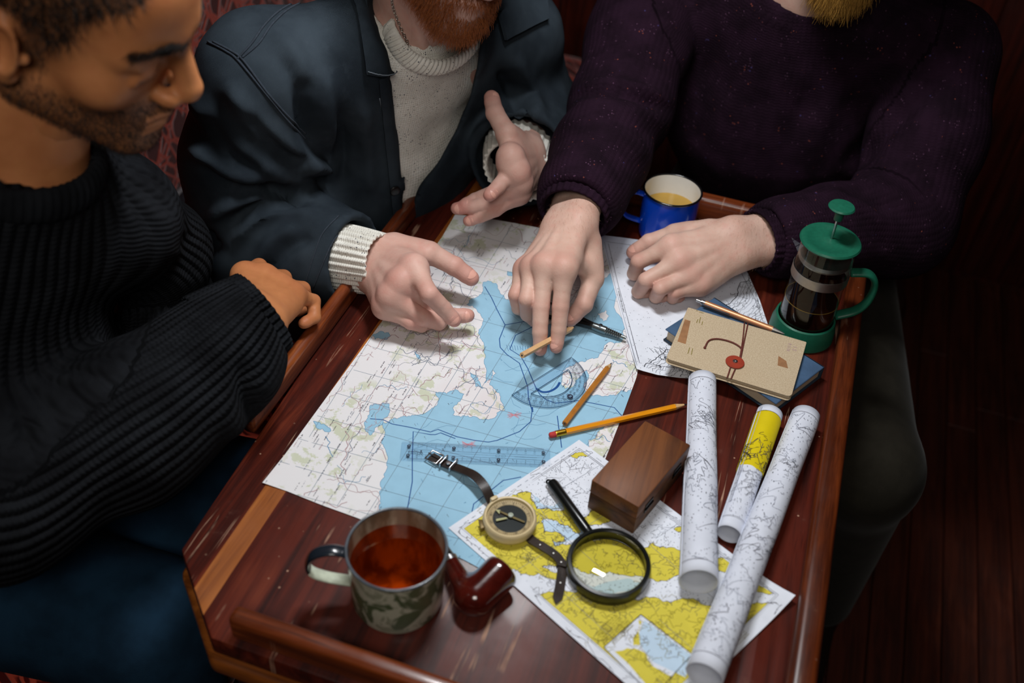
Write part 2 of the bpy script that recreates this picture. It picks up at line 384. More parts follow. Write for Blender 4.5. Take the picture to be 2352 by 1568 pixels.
class Print:
    """thin printed ribbons and dots on a sheet, in the sheet's own 2-D coordinates"""
    def __init__(s): s.V = []; s.F = []; s.m = []; s.n = 0
    def line(s, P, w, m, closed=False):
        P = A3(P); 
        if closed: P = np.vstack([P, P[:1]])
        if len(P) < 2: return
        d = np.gradient(P, axis=0); d /= np.linalg.norm(d, axis=1)[:, None]+1e-12; q = np.c_[-d[:, 1], d[:, 0]]*w/2
        k = len(P); s.V.append(np.vstack([P-q, P+q])); s.F += [(s.n+i, s.n+i+1, s.n+k+i+1, s.n+k+i) for i in range(k-1)]; s.m += [m]*(k-1); s.n += 2*k
    def quad(s, c, a, w, h, m):
        ca, sa = math.cos(a), math.sin(a); R = np.array([[ca, -sa], [sa, ca]])
        s.V.append(A3(c)+np.array([(-w/2, -h/2), (w/2, -h/2), (w/2, h/2), (-w/2, h/2)])@R.T); s.F.append((s.n, s.n+1, s.n+2, s.n+3)); s.m.append(m); s.n += 4
    def words(s, c, a, length, h, m, rnd, gap=0.28):
        """a run of small letter-like strokes"""
        x = -length/2; ca, sa = math.cos(a), math.sin(a)
        while x < length/2:
            if rnd.random() > gap*0.5:
                w = h*rnd.uniform(0.22, 0.55); hh = h*rnd.uniform(0.55, 1.0)
                s.quad(A3(c)+np.array([ca, sa])*x, a+rnd.uniform(-0.2, 0.2), w, hh, m)
            x += h*rnd.uniform(0.55, 0.85)
    def build(s, name, mats, parent, mapf, keep=None, lift=0.00012):
        V = np.concatenate(s.V); F = s.F; m = s.m
        if keep is not None:
            ok = inside(V, keep); sel = [i for i, f in enumerate(F) if all(ok[j] for j in f)]; F = [F[i] for i in sel]; m = [m[i] for i in sel]
        used = sorted({j for f in F for j in f}); mp = {j: i for i, j in enumerate(used)}; V = V[used]; F = [tuple(mp[j] for j in f) for f in F]
        return mk(name, (mapf(V, lift), F), mats, parent, smooth=0, mi=m, kind='stuff')
def wiggle(a, b, n, amp, rnd):
    a, b = A3(a), A3(b); t = np.linspace(0, 1, n)[:, None]; P = a+(b-a)*t; d = b-a; q = np.array([-d[1], d[0]])
    o = np.zeros(n); x = 0
    ph = [rnd.uniform(0, 6.28) for _ in range(4)]
    for k in range(4): o += np.sin(t[:, 0]*(3+4.5*k)*2+ph[k])*amp/(k+1)
    return P+q*(o*np.sin(np.clip(t[:, 0], 0, 1)*math.pi)**0.3)[:, None]
def paper(name, c, **k): return pm(name, c, 0.75, spec=0.25, vary=0.03, vscale=60, bump=0.12, bscale=500, **k)
P_white = paper('paper_white', (222, 226, 236)); P_back = paper('paper_roll_white', (214, 218, 230))
P_sea = paper('print_sea_blue', (150, 192, 216)); P_pale = paper('print_pale_blue', (190, 212, 232)); P_yel = paper('print_land_yellow', (212, 197, 72)); P_yel2 = paper('print_land_bright_yellow', (212, 190, 10))
def land():
    m = paper('print_land', (226, 226, 230)); t = NT(m)
    n = t.noise(38, detail=9, rough=0.68); f = t.step(n, 0.53, 0.56); g = t.math('MULTIPLY', f, t.step(t.noise(9, detail=2), 0.38, 0.52))
    c = t.mix(t.math('MULTIPLY', g, 0.75), lin((224, 222, 224)), lin((190, 196, 164))); c = t.mix(t.math('MULTIPLY', t.step(t.noise(6.5, detail=4), 0.52, 0.66), 0.35), c, lin((214, 196, 196)))
    t.color(c); return m
P_land = land()
I_dark = pm('ink_dark', (70, 66, 78), 0.8, vary=0, spec=0.1); I_blk = pm('ink_black', (34, 36, 44), 0.8, vary=0, spec=0.1); I_grey = pm('ink_grey', (128, 134, 148), 0.8, vary=0, spec=0.1)
I_blue = pm('ink_blue', (40, 80, 140), 0.8, vary=0, spec=0.1); I_lblue = pm('ink_light_blue', (96, 142, 176), 0.8, vary=0, spec=0.1); I_red = pm('ink_red', (206, 130, 140), 0.8, vary=0, spec=0.1)
I_brown = pm('ink_brown', (172, 142, 146), 0.8, vary=0, spec=0.1); I_olive = pm('ink_olive', (120, 108, 40), 0.8, vary=0, spec=0.1); I_grid = pm('ink_grid', (112, 130, 146), 0.8, vary=0, spec=0.1)
INK = [I_dark, I_blk, I_grey, I_blue, I_lblue, I_red, I_brown, I_olive, I_grid]
DK, BK, GY, BL, LB, RD, BR, OL, GR = range(9)
def t2(pxs, z=0.001): return T(np.array(pxs, float), z)[:, :2]
def flat(zf, dz=0.0): return lambda V, lift: np.c_[V, zf(V)+lift]
def make_sheet(name, label, cat, outline, regions, mats, zf, grid, pr, pname='printed_lines'):
    V, F, mi = sheet2d(outline, regions, grid); V3 = np.c_[V, zf(V)]
    # a paper edge 0.4 mm thick, all round
    n = len(V3); e = {}
    for a, b, c in F:
        for p, q in ((a, b), (b, c), (c, a)):
            if (q, p) in e: del e[(q, p)]
            else: e[(p, q)] = 1
    V4 = np.vstack([V3, V3-np.array([0, 0, 0.0004])]); FF = [tuple(f) for f in F]+[(q, p, p+n, q+n) for (p, q) in e]
    FF += [(c+n, b+n, a+n) for a, b, c in F]
    o = mk(name, (V4, FF), mats, smooth=60, mi=list(mi)+[0]*len(e)+[0]*len(F), label=label, cat=cat)
    if pr: pr.build(pname, INK, o, flat(zf), keep=outline)
    return o

# ---- large map
rnd = random.Random(7)
ol = [(603, 1110), (655, 1045), (715, 962), (780, 872), (840, 790), (900, 708), (960, 622), (1015, 545), (1045, 494), (1090, 496), (1180, 512), (1300, 535), (1400, 560), (1475, 800), (1462, 866), (1435, 940), (1393, 1047), (1330, 1200), (1240, 1330), (1112, 1310), (1040, 1272), (960, 1240), (880, 1212), (815, 1187), (740, 1160), (660, 1128)]
OUT = t2(ol)
sea = [(1110, 648), (1137, 650), (1147, 668), (1161, 687), (1200, 692), (1230, 720), (1290, 742), (1330, 738), (1345, 690), (1388, 640), (1425, 600), (1440, 750), (1429, 783), (1397, 786), (1385, 802), (1374, 821), (1350, 826), (1330, 832), (1300, 845), (1289, 866), (1289, 884), (1309, 893), (1330, 868), (1347, 850), (1352, 866), (1340, 885), (1345, 900), (1370, 907), (1394, 910), (1428, 897), (1452, 896), (1480, 905), (1440, 970), (1421, 974), (1370, 999), (1352, 1010), (1350, 1030), (1368, 1052), (1380, 1080), (1330, 1200), (1240, 1340), (1080, 1310), (868, 1210), (869, 1180), (877, 1120), (884, 1086), (889, 1045), (884, 998), (880, 971), (898, 964), (935, 957), (986, 943), (1004, 930), (1000, 900), (1026, 905), (1052, 896), (1066, 905), (1056, 922), (1040, 936), (1040, 953), (1068, 955), (1095, 958), (1122, 964), (1140, 955), (1159, 943), (1157, 930), (1150, 913), (1125, 884), (1139, 858), (1132, 850), (1126, 872), (1112, 880), (1118, 850), (1113, 802), (1102, 776), (1110, 738), (1104, 722), (1092, 708), (1072, 700), (1078, 690), (1094, 684), (1110, 661)]
spit = [(1126, 826), (1153, 838), (1140, 856), (1132, 852)]
lakes = [[(855, 770), (872, 762), (893, 764), (898, 772), (880, 778), (862, 780)], [(952, 808), (963, 816), (966, 824), (957, 820)], [(850, 932), (880, 925), (893, 927), (895, 945), (880, 962), (860, 985), (850, 1000), (838, 985), (845, 955)],
         [(720, 968), (738, 975), (760, 990), (748, 992), (728, 984)], [(1010, 680), (1026, 690), (1034, 706), (1018, 700)], [(1080, 855), (1098, 868), (1110, 892), (1092, 888)], [(1165, 623), (1176, 626), (1182, 634), (1168, 634)]]
isl = [[(1080, 928), (1110, 925), (1130, 935), (1124, 946), (1098, 944)], [(1292, 858), (1302, 848), (1312, 866), (1300, 884), (1290, 876)], [(1372, 720), (1392, 712), (1400, 726), (1386, 738)], [(1148, 928), (1158, 935), (1152, 944)]]
regs = [(t2(frac(sea, 0.22, 4, 3)), 1)]+[(t2(frac(l, 0.2, 3, 5+i)), 1) for i, l in enumerate(lakes)]+[(t2(frac(l, 0.2, 3, 25+i)), 0) for i, l in enumerate(isl)]
def zmap(V):
    x, y = V[:, 0], V[:, 1]
    edge = np.clip((-0.405-x)/0.03, 0, 1)
    return 0.0012+0.0012*edge**2*(1+0.6*np.sin(y*22))+0.0003*np.sin(x*13+1)*np.sin(y*11)**2
pr = Print()
SEA = regs[0][0]
lw = 0.0006
for k in range(-14, 16):      # graticule, two families of straight lines
    c = np.array([1050+k*76*0.88, 850+k*76*0.30]); pr.line(t2([c+np.array([-0.53, 0.85])*s for s in np.linspace(-800, 800, 60)]), lw*0.8, GR)
    c = np.array([1050-k*62*0.25, 850+k*62*0.97]); pr.line(t2([c+np.array([0.965, 0.262])*s for s in np.linspace(-800, 800, 60)]), lw*0.8, GR)
cables = [[(1113, 658), (1129, 684), (1142, 712), (1160, 746), (1147, 779), (1149, 798), (1164, 814), (1193, 834), (1212, 888), (1214, 916), (1222, 943), (1219, 968), (1193, 991), (1142, 1011), (1122, 1015), (1090, 1011), (1050, 1003), (1006, 986), (989, 992), (940, 981), (901, 974), (880, 964), (850, 962)],
          [(1160, 746), (1206, 738), (1230, 726)], [(1240, 742), (1222, 751), (1184, 770), (1171, 802), (1196, 818), (1212, 846), (1231, 891), (1240, 906), (1254, 918), (1276, 926), (1330, 920), (1381, 930), (1411, 936), (1428, 955)],
          [(1046, 1007), (1012, 994), (1000, 998), (989, 998), (949, 991), (947, 1052), (947, 1106), (938, 1157), (930, 1190)], [(1197, 1095), (1156, 1103), (1122, 1130), (1088, 1157), (1083, 1180)], [(1280, 955), (1283, 980), (1287, 1004), (1290, 1028)]]
for c in cables: pr.line(t2(c), 0.0011, BL)
pr.line(t2(smooth_path([(1231, 892), (1245, 900), (1262, 899), (1278, 890), (1286, 878)], 16)), 0.0030, BL); pr.line(t2([(1222, 935), (1223, 946)]), 0.0022, BL)
for q in regs:
    pr.line(q[0], 0.0005, LB, closed=True)
for i in range(30):           # faint depth contours and zone outlines on the sea
    x, y = rnd.uniform(900, 1330), rnd.uniform(680, 1180)
    P = [(x, y)]; a = rnd.uniform(0, 6.28)
    for j in range(rnd.randint(3, 7)):
        a += rnd.uniform(-0.9, 0.9); P.append((P[-1][0]+math.cos(a)*22, P[-1][1]+math.sin(a)*15))
    q = t2(P)
    if inside(q, SEA).all(): pr.line(q, 0.0004, LB)
def onland(p): return not inside(t2([p]), SEA)[0]
for i in range(330):          # roads and streams
    x, y = rnd.uniform(600, 1480), rnd.uniform(500, 1320); a = rnd.uniform(0, 6.28); L = rnd.uniform(40, 170)
    w = t2(wiggle((x, y), (x+L*math.cos(a), y+L*0.7*math.sin(a)), 22, 0.07, rnd)); k = ~inside(w, SEA)
    run = []
    for p, kk in zip(w, k):
        if kk: run.append(p)
        else:
            if len(run) > 2: pr.line(run, rnd.choice((0.00045, 0.0006, 0.0008)), BR)
            run = []
    if len(run) > 2: pr.line(run, rnd.choice((0.00045, 0.0006, 0.0009)), rnd.choice((BR, BR, BR, GY, LB)))
for i in range(900):          # place names
    x, y = rnd.uniform(600, 1480), rnd.uniform(500, 1320)
    if onland((x, y)):
        q = t2([(x, y), (x+5, y-8)]); a = math.atan2(q[1][1]-q[0][1], q[1][0]-q[0][0]); pr.words(q[0], a, rnd.uniform(0.006, 0.016), rnd.uniform(0.0011, 0.0019), rnd.choice((DK, DK, GY, BR)), rnd)
for i in range(160):
    x, y = rnd.uniform(880, 1460), rnd.uniform(660, 1300)
    if not onland((x, y)): q = t2([(x, y)]); pr.words(q[0], rnd.choice((0.9, 2.4)), rnd.uniform(0.002, 0.006), 0.0011, rnd.choice((LB, GR, DK)), rnd)
for cx, cy in ((1077, 1020), (1182, 953)):
    for k in range(7):
        q = t2([(cx-14+rnd.uniform(-4, 4), cy+8-k*2.5), (cx+12+rnd.uniform(-4, 4), cy-8+k*2.5)]); pr.line(q, 0.0006, RD)
for k in range(12):
    q = t2([(1168+k*5.5, 806-k*0.5), (1163+k*6.2, 792+k*0.4)]); pr.line(q, 0.0004, BL)
big = make_sheet('sea_map', 'large unfolded blue and white map under the hands and drawing tools', 'map', OUT, [(s, m) for s, m in regs], [P_land, P_sea], zmap, 0.02, pr)

# ---- white sounding chart under the fist and notebook
rnd = random.Random(11)
c2 = [(1378, 540), (1430, 546), (1500, 556), (1600, 572), (1690, 590), (1715, 622), (1745, 690), (1768, 760), (1780, 830), (1760, 872), (1700, 876), (1620, 870), (1560, 868), (1510, 864), (1476, 858), (1461, 853), (1447, 800), (1420, 700), (1398, 612)]
OUT2 = t2(c2, 0.002)
def z2(V): return 0.0024+0.004*np.exp(-((V[:, 0]+0.095)**2+(V[:, 1]-0.925)**2)/0.0006)+0.0005*np.sin(V[:, 0]*20)**2
pr = Print(); q2 = lambda p: t2(p, 0.002)
pr.line(q2([(1397, 560), (1420, 655), (1445, 745), (1468, 838), (1540, 845), (1700, 855)]), 0.0006, DK); pr.line(q2([(1394, 556), (1600, 584), (1690, 603), (1735, 690), (1760, 760)]), 0.0006, DK)
pr.line(q2([(1388, 556), (1412, 655), (1437, 745), (1462, 845)]), 0.0005, GY)
for p, l in (((1426, 690), 0.05), ((1740, 690), 0.04), ((1720, 640), 0.03)):
    q = q2([p, (p[0]+6, p[1]+24)]); pr.words(q[0], math.atan2(*(q[1]-q[0])[::-1]), l, 0.0018, BK, rnd, 0.1)
for k in range(-3, 9):
    pr.line(q2([(1380, 600+k*85), (1780, 622+k*85)]), 0.0005, GY); pr.line(q2([(1370+k*50, 530), (1440+k*66, 880)]), 0.0005, GY)
coast = [(1478, 848), (1500, 830), (1520, 815), (1545, 800), (1580, 770), (1640, 740), (1700, 650), (1760, 640), (1775, 760), (1760, 868), (1600, 862)]
CO = q2(frac(coast, 0.12, 2, 4))
for i in range(900):
    p = q2([(rnd.uniform(1390, 1760), rnd.uniform(560, 860))])[0]
    if inside(p[None], CO)[0]: continue
    if rnd.random() < 0.55: pr.quad(p, 0.3, 0.0009, 0.0007, DK)
shore = q2(frac(coast[:8], 0.2, 4, 4, closed=False)); pr.line(shore, 0.0010, BK); dn_ = unit([*(CO.mean(0)-shore.mean(0)), 0])[:2]
for s_ in range(1, 17):
    rs_ = np.random.RandomState(s_); k_ = np.convolve(rs_.normal(0, 0.0035, len(shore)+8), np.ones(9)/9, 'valid')
    pr.line(shore+dn_*(0.0042*s_)+np.c_[k_, -k_], 0.0005, rs_.choice([DK, GY, BK]))
for i in range(260):
    p = q2([(rnd.uniform(1478, 1760), rnd.uniform(640, 866))])[0]
    if inside(p[None], CO)[0]:
        a = rnd.uniform(0, 6.28); pr.line(wiggle(p, p+np.array([math.cos(a), math.sin(a)])*rnd.uniform(0.004, 0.014), 7, 0.3, rnd), 0.0006, rnd.choice((DK, BK, BK)))
for i in range(16):
    a = rnd.uniform(2.0, 3.4); p = q2([(rnd.uniform(1490, 1540), rnd.uniform(800, 835))])[0]; pr.line([p, p+np.array([math.cos(a), math.sin(a)])*rnd.uniform(0.004, 0.012)], 0.0006, BK)
make_sheet('sounding_chart', 'white chart with black soundings, between the blue mug and the notebook', 'chart', OUT2, [], [P_white], z2, 0.006, pr)

# ---- yellow chart in front
rnd = random.Random(21)
Tp, Lp, Rp = t2([(1330, 1010)], 0.002)[0], t2([(1030, 1212)], 0.002)[0], t2([(1825, 1372)], 0.006)[0]
Bp = Lp+(Rp-Tp)
def seg(a, b, n): return [tuple(a+(b-a)*i/n) for i in range(n)]
OUT3 = np.array(seg(Tp, Lp, 8)+seg(Lp, Bp, 10)+seg(Bp, Rp, 8)+seg(Rp, Tp, 10))
def z3(V):
    d = np.maximum(0, 0.055-np.linalg.norm(V-Rp, axis=1)); return 0.0022+d**2*2.6+0.0004*np.sin(V[:, 0]*25+V[:, 1]*9)**2
q3 = lambda p: t2(p, 0.0024)
e1 = unit(np.append(Lp-Tp, 0))[:2]; e2 = unit(np.append(Rp-Tp, 0))[:2]
def fr(u, v): return Tp+e1*u+e2*v        # u along the short side, v along the long one
W3, L3 = np.linalg.norm(Lp-Tp), np.linalg.norm(Rp-Tp)
inn = [fr(0.011, 0.011), fr(W3-0.011, 0.011), fr(W3-0.011, L3-0.014), fr(0.011, L3-0.014)]
ylw = [[(1055, 1218), (1109, 1183), (1174, 1134), (1198, 1130), (1220, 1131), (1222, 1150), (1232, 1168), (1273, 1173), (1312, 1168), (1346, 1187), (1365, 1160), (1385, 1146), (1440, 1150), (1470, 1175), (1430, 1192), (1400, 1198), (1350, 1205), (1322, 1224), (1280, 1196), (1243, 1197), (1250, 1220), (1295, 1232), (1298, 1243), (1268, 1240), (1272, 1252), (1306, 1250), (1340, 1247), (1370, 1240), (1420, 1236), (1455, 1262), (1488, 1256), (1500, 1246), (1530, 1258), (1570, 1272), (1640, 1280), (1690, 1285), (1680, 1316), (1570, 1320), (1500, 1330), (1440, 1322), (1400, 1312), (1350, 1318), (1290, 1302), (1262, 1296), (1245, 1302), (1268, 1313), (1310, 1316), (1270, 1330), (1196, 1318), (1160, 1300), (1100, 1262)],
       [(1228, 1367), (1270, 1359), (1300, 1357), (1330, 1360), (1378, 1386), (1437, 1377), (1492, 1372), (1556, 1377), (1611, 1386), (1680, 1384), (1758, 1386), (1790, 1395), (1750, 1460), (1690, 1550), (1600, 1680), (1500, 1620), (1400, 1530), (1300, 1440)],
       [(1306, 1047), (1330, 1038), (1362, 1040), (1350, 1048), (1326, 1052)], [(1548, 1216), (1562, 1208), (1572, 1216), (1560, 1222)], [(1720, 1340), (1760, 1350), (1775, 1366), (1735, 1358)]]
pale = [[(1240, 1192), (1310, 1198), (1335, 1215), (1370, 1230), (1310, 1240), (1280, 1262), (1180, 1252), (1230, 1240), (1245, 1215)], [(1222, 1134), (1250, 1160), (1312, 1160), (1330, 1180), (1270, 1178), (1230, 1172)], [(1310, 1320), (1440, 1328), (1480, 1340), (1460, 1370), (1370, 1380), (1320, 1354)]]
box3 = [(1472, 1411), (1387, 1486), (1500, 1600), (1590, 1502)]
regs3 = [(q3(frac(p, 0.2, 2, 50+i)), 2) for i, p in enumerate(pale)]+[(q3(frac(p, 0.16, 3, 40+i)), 1) for i, p in enumerate(ylw)]
INN = np.array(inn)
regs3 = [(p if not (~inside(p, INN)).any() else np.array([q if inside(q[None], INN)[0] else q for q in p]), m) for p, m in regs3]
margin = [[fr(-0.01, -0.01), fr(W3+0.01, -0.01), fr(W3+0.01, 0.011), fr(-0.01, 0.011)], [fr(W3-0.011, -0.01), fr(W3+0.02, -0.01), fr(W3+0.02, L3+0.02), fr(W3-0.011, L3+0.02)], [fr(-0.01, L3-0.014), fr(W3+0.02, L3-0.014), fr(W3+0.02, L3+0.02), fr(-0.01, L3+0.02)], [fr(-0.02, -0.01), fr(0.0115, -0.01), fr(0.0115, L3+0.02), fr(-0.02, L3+0.02)]]
regs3 += [(q3(box3), 0), (q3([(1480, 1424), (1462, 1470), (1500, 1520), (1575, 1555), (1588, 1504)]), 2), (q3(frac([(1466, 1425), (1474, 1428), (1470, 1480), (1455, 1482)], 0.2, 2, 1)), 1), (q3(frac([(1412, 1496), (1440, 1488), (1480, 1498), (1500, 1530), (1560, 1560), (1500, 1590)], 0.1, 2, 2)), 1)]
regs3 += [(np.array(m), 0) for m in margin]
pr = Print()
for o_ in (0.0095, 0.0112):
    pr.line([fr(o_, o_), fr(W3-o_, o_), fr(W3-o_, L3-o_-0.003), fr(o_, L3-o_-0.003), fr(o_, o_)], 0.0004, DK)
for k in range(18): pr.words(fr(0.014+k*0.0095, 0.0062), math.atan2(e1[1], e1[0]), 0.006, 0.0013, GY, rnd)
for k in range(14): pr.words(fr(0.006, 0.02+k*0.016), math.atan2(e2[1], e2[0]), 0.007, 0.0013, GY, rnd)
for p, m in regs3[len(pale):len(pale)+5]: pr.line(p, 0.0004, DK, closed=True)
pr.line(q3(box3+box3[:1]), 0.0009, BK)
YP = [p for p, m in regs3 if m == 1]
for i in range(2600):
    p = fr(rnd.uniform(0.012, W3-0.012), rnd.uniform(0.012, L3-0.015))
    if any(inside(p[None], y)[0] for y in YP[:2]):
        if rnd.random() < 0.22:
            a = rnd.uniform(0, 6.28); pr.line(wiggle(p, p+np.array([math.cos(a), math.sin(a)])*rnd.uniform(0.005, 0.02), 9, 0.25, rnd), 0.00045, rnd.choice((OL, OL, DK)))
    elif rnd.random() < 0.9: pr.quad(p, rnd.uniform(0, 3), rnd.uniform(0.0006, 0.0013), 0.0006, rnd.choice((DK, DK, BK, GY)))
for i in range(90):
    p = fr(rnd.uniform(0.015, W3-0.02), rnd.uniform(0.02, 0.16)); a = rnd.uniform(0, 6.28)
    if not any(inside(p[None], y)[0] for y in YP[:2]): pr.line(wiggle(p, p+np.array([math.cos(a), math.sin(a)])*rnd.uniform(0.01, 0.035), 16, 0.35, rnd), 0.0004, rnd.choice((GY, DK)))
for y in YP[:2]:
    for k in range(0, len(y)):
        if rnd.random() < 0.55: a = rnd.uniform(0, 6.28); pr.line([y[k], y[k]+np.array([math.cos(a), math.sin(a)])*rnd.uniform(0.001, 0.004)], 0.0006, DK)
for v in (0.03, 0.085, 0.14): pr.line([fr(0.012, v+0.012), fr(W3-0.012, v)], 0.00035, GY)
for u in (0.05, 0.11, 0.16): pr.line([fr(u, 0.012), fr(u+0.01, L3-0.015)], 0.00035, GY)
a3 = None
for r_, (x, y) in enumerate(((1400, 1440), (1425, 1450), (1660, 1480), (1690, 1470), (1630, 1440))):
    q = q3([(x, y), (x+26, y-26)]); a3 = math.atan2(*(q[1]-q[0])[::-1])
    nrm = np.array([-math.sin(a3), math.cos(a3)])
    for k in range(5): pr.words(q[0]+nrm*0.0022*(k-2), a3, 0.030, 0.0013, OL, rnd, 0.1)
make_sheet('coastal_chart', 'chart with bright yellow land under the compass and magnifying glass', 'chart', OUT3, regs3, [P_white, P_yel, P_pale], z3, 0.008, pr)

# ---- three rolled charts
def rolled(label, a, b, ra, rb, seed, turns=1.55, th0=0.6, yellow=None, flap=0.0, dens=1.0, group='rolled charts'):
    """a sheet rolled about the axis a-b; the sheet's own coordinates are (arc length, length)"""
    a, b = A3(a), A3(b); L = np.linalg.norm(b-a); x = (b-a)/L; z0 = unit(np.array([0, 0, 1.0])-x*x[2]); y0 = np.cross(z0, x)
    r_ = random.Random(seed)
    def pos(th, t, lift=0.0, fl=0.0):
        rr = ra+(rb-ra)*t/L; R = rr*(1-0.028*(th/(2*math.pi)))+lift; k = th0+th
        return a+x*t[:, None]+(z0*np.sin(k)[:, None]+y0*np.cos(k)[:, None])*R[:, None]
    n, m = 64, 30; th = np.linspace(-0.0, turns*2*math.pi, n); t = np.linspace(0, L, m)
    TT, HH = np.meshgrid(t, th); wav = 0.0006*np.sin(HH*2.1+TT*40)
    V = pos(HH.ravel(), TT.ravel(), wav.ravel()*0.5)
    F = [(i*m+j, i*m+j+1, (i+1)*m+j+1, (i+1)*m+j) for i in range(n-1) for j in range(m-1)]
    o = mk('rolled_chart', (V, F), P_back, smooth=80, label=label, cat='chart', group=group)
    md = o.modifiers.new('thickness', 'SOLIDIFY'); md.thickness = 0.0005; md.offset = -1
    pr = Print(); r0 = (ra+rb)/2; Wd = math.pi*2*r0*0.98
    if yellow:
        y = frac([(0.0005, yellow[0]*L), (Wd, yellow[0]*L), (Wd, yellow[1]*L), (Wd*0.75, yellow[1]*L+0.004), (Wd*0.5, yellow[1]*L-0.004), (Wd*0.25, yellow[1]*L+0.006), (0.0005, yellow[1]*L)], 0.06, 3, seed)
        V2, F2, mi = sheet2d(np.array(y), [], 0.0022)
        mk('printed_land', (pos(V2[:, 0]/r0, V2[:, 1], 0.0014), F2), P_yel2, o, smooth=80, label='bright yellow printed land')
        for i in range(46):
            p = np.array([r_.uniform(0, Wd), r_.uniform(yellow[0]*L+0.05, yellow[1]*L-0.002)]); ang = r_.uniform(0, 6.28); pr.line(wiggle(p, p+np.array([math.cos(ang), math.sin(ang)])*r_.uniform(0.008, 0.03), 14, 0.3, r_), 0.0006, r_.choice((DK, OL, BK)))
        for k in range(9): pr.words((Wd*0.18+k*0.0024, yellow[0]*L+0.028), math.pi/2, 0.030, 0.0014, OL, r_, 0.1)
        pr.line([(Wd*0.15, yellow[0]*L+0.012), (Wd*0.15, yellow[0]*L+0.05)], 0.0006, BK)
    lo = 0.012; hi = L-0.014
    for tt in (lo, hi): pr.line([(s_, tt+0.0005*math.sin(s_*90)) for s_ in np.linspace(0, Wd, 50)], 0.0005, DK)
    free = lambda p: not yellow or p[1] > yellow[1]*L+0.004
    for i in range(int(700*dens)):
        p = np.array([r_.uniform(0, Wd), r_.uniform(lo, hi)])
        if free(p): pr.quad(p, r_.uniform(0, 3), r_.uniform(0.0006, 0.0013), 0.0007, r_.choice((DK, GY, BK)))
    for i in range(int(34*dens)):
        p = np.array([r_.uniform(0, Wd), r_.uniform(lo+0.004, hi-0.004)])
        if not free(p): continue
        ang = r_.uniform(0, 6.28); ln = r_.uniform(0.02, 0.06); w = wiggle(p, p+np.array([math.cos(ang), math.sin(ang)])*ln, 30, 0.3, r_); w = w[(w[:, 1] > lo) & (w[:, 1] < hi) & (w[:, 0] > 0) & (w[:, 0] < Wd)]
        if len(w) > 3: pr.line(w, r_.choice((0.00035, 0.0005)), r_.choice((GY, DK)))
    for c_ in range(int(7*dens)):           # bunched coastline hatching
        p = np.array([r_.uniform(0.2*Wd, 0.8*Wd), r_.uniform(lo+0.01, hi-0.01)])
        if not free(p): continue
        for i in range(16):
            q = p+np.array([r_.gauss(0, 0.008), r_.gauss(0, 0.010)])
            if lo < q[1] < hi and 0 < q[0] < Wd: ang = r_.uniform(-0.5, 0.9); pr.line(wiggle(q, q+np.array([math.cos(ang), math.sin(ang)])*r_.uniform(0.003, 0.010), 6, 0.3, r_), 0.0004, r_.choice((DK, BK, GY)))
    V, F, m_ = np.concatenate(pr.V), pr.F, pr.m
    mk('printed_lines', (pos(V[:, 0]/r0, V[:, 1], 0.0017 if yellow else 0.0010), F), INK, o, smooth=0, mi=m_, kind='stuff')
    if flap:
        nf = 12; s_ = np.linspace(0, flap, nf); tt = np.linspace(0.004, L*0.82, 14); P = []
        for sv in s_:
            for tv in tt:
                base = pos(np.array([0.0]), np.array([tv]))[0]; k = th0; tang = z0*(-math.cos(k))+y0*math.sin(k); nr = z0*math.sin(k)+y0*math.cos(k)
                P.append(base+tang*sv+nr*(-sv*sv*6))
        mk('loose_edge', (np.array(P), [(i*14+j, (i+1)*14+j, (i+1)*14+j+1, i*14+j+1) for i in range(nf-1) for j in range(13)]), P_back, o, smooth=80)
    return o
def axis(pa, pb, ra, rb):
    return T1(*pa, z=ra), T1(*pb, z=rb)
a, b = axis((1612, 876), (1603, 1340), 0.0165, 0.0195); a[2] = 0.0195; b[2] = 0.0225
rolled('white rolled chart lying closest to the wooden box', a, b, 0.0160, 0.0190, 31, th0=2.9)
a, b = axis((1768, 950), (1674, 1228), 0.0150, 0.0130); a[2] = 0.0152; b[2] = 0.0142
rolled('shorter rolled chart with a yellow printed upper half', a, b, 0.0145, 0.0128, 32, th0=2.75, yellow=(0.055, 0.52), flap=0.007, dens=0.7)
a, b = axis((1851, 955), (1616, 1556), 0.0165, 0.0180); a[2] = 0.017; b[2] = 0.0215
rolled('longest white rolled chart, along the right rail', a, b, 0.0160, 0.0172, 33, th0=3.0, dens=1.3)
# ---------------------------------------------------------------- things on the table
Zv = np.array([0, 0, 1.0])
LEFT = np.array([-0.963, -0.270, 0.0]); RIGHT = -LEFT
def thin_glass(name, tint=(245, 250, 250), rough=0.02, extra=0.0):
    m = bpy.data.materials.new(name); m.use_nodes = True; t = m.node_tree; t.nodes.clear()
    o = t.nodes.new('ShaderNodeOutputMaterial'); mx = t.nodes.new('ShaderNodeMixShader'); tr = t.nodes.new('ShaderNodeBsdfTransparent'); gl = t.nodes.new('ShaderNodeBsdfGlossy'); fr_ = t.nodes.new('ShaderNodeFresnel')
    gm = t.nodes.new('ShaderNodeNewGeometry'); mr = t.nodes.new('ShaderNodeMapRange'); mr.inputs[3].default_value = 1.45; mr.inputs[4].default_value = 1/1.45; t.links.new(gm.outputs['Backfacing'], mr.inputs[0]); t.links.new(mr.outputs[0], fr_.inputs[0]); tr.inputs[0].default_value = lin(tint); gl.inputs['Roughness'].default_value = rough
    ad = t.nodes.new('ShaderNodeMath'); ad.operation = 'ADD'; ad.inputs[1].default_value = extra; t.links.new(fr_.outputs[0], ad.inputs[0])
    t.links.new(ad.outputs[0], mx.inputs[0]); t.links.new(tr.outputs[0], mx.inputs[1]); t.links.new(gl.outputs[0], mx.inputs[2]); t.links.new(mx.outputs[0], o.inputs[0]); return m
M['glass'] = thin_glass('clear_glass'); M['lens'] = thin_glass('lens_glass', (250, 250, 240), 0.01, 0.01)
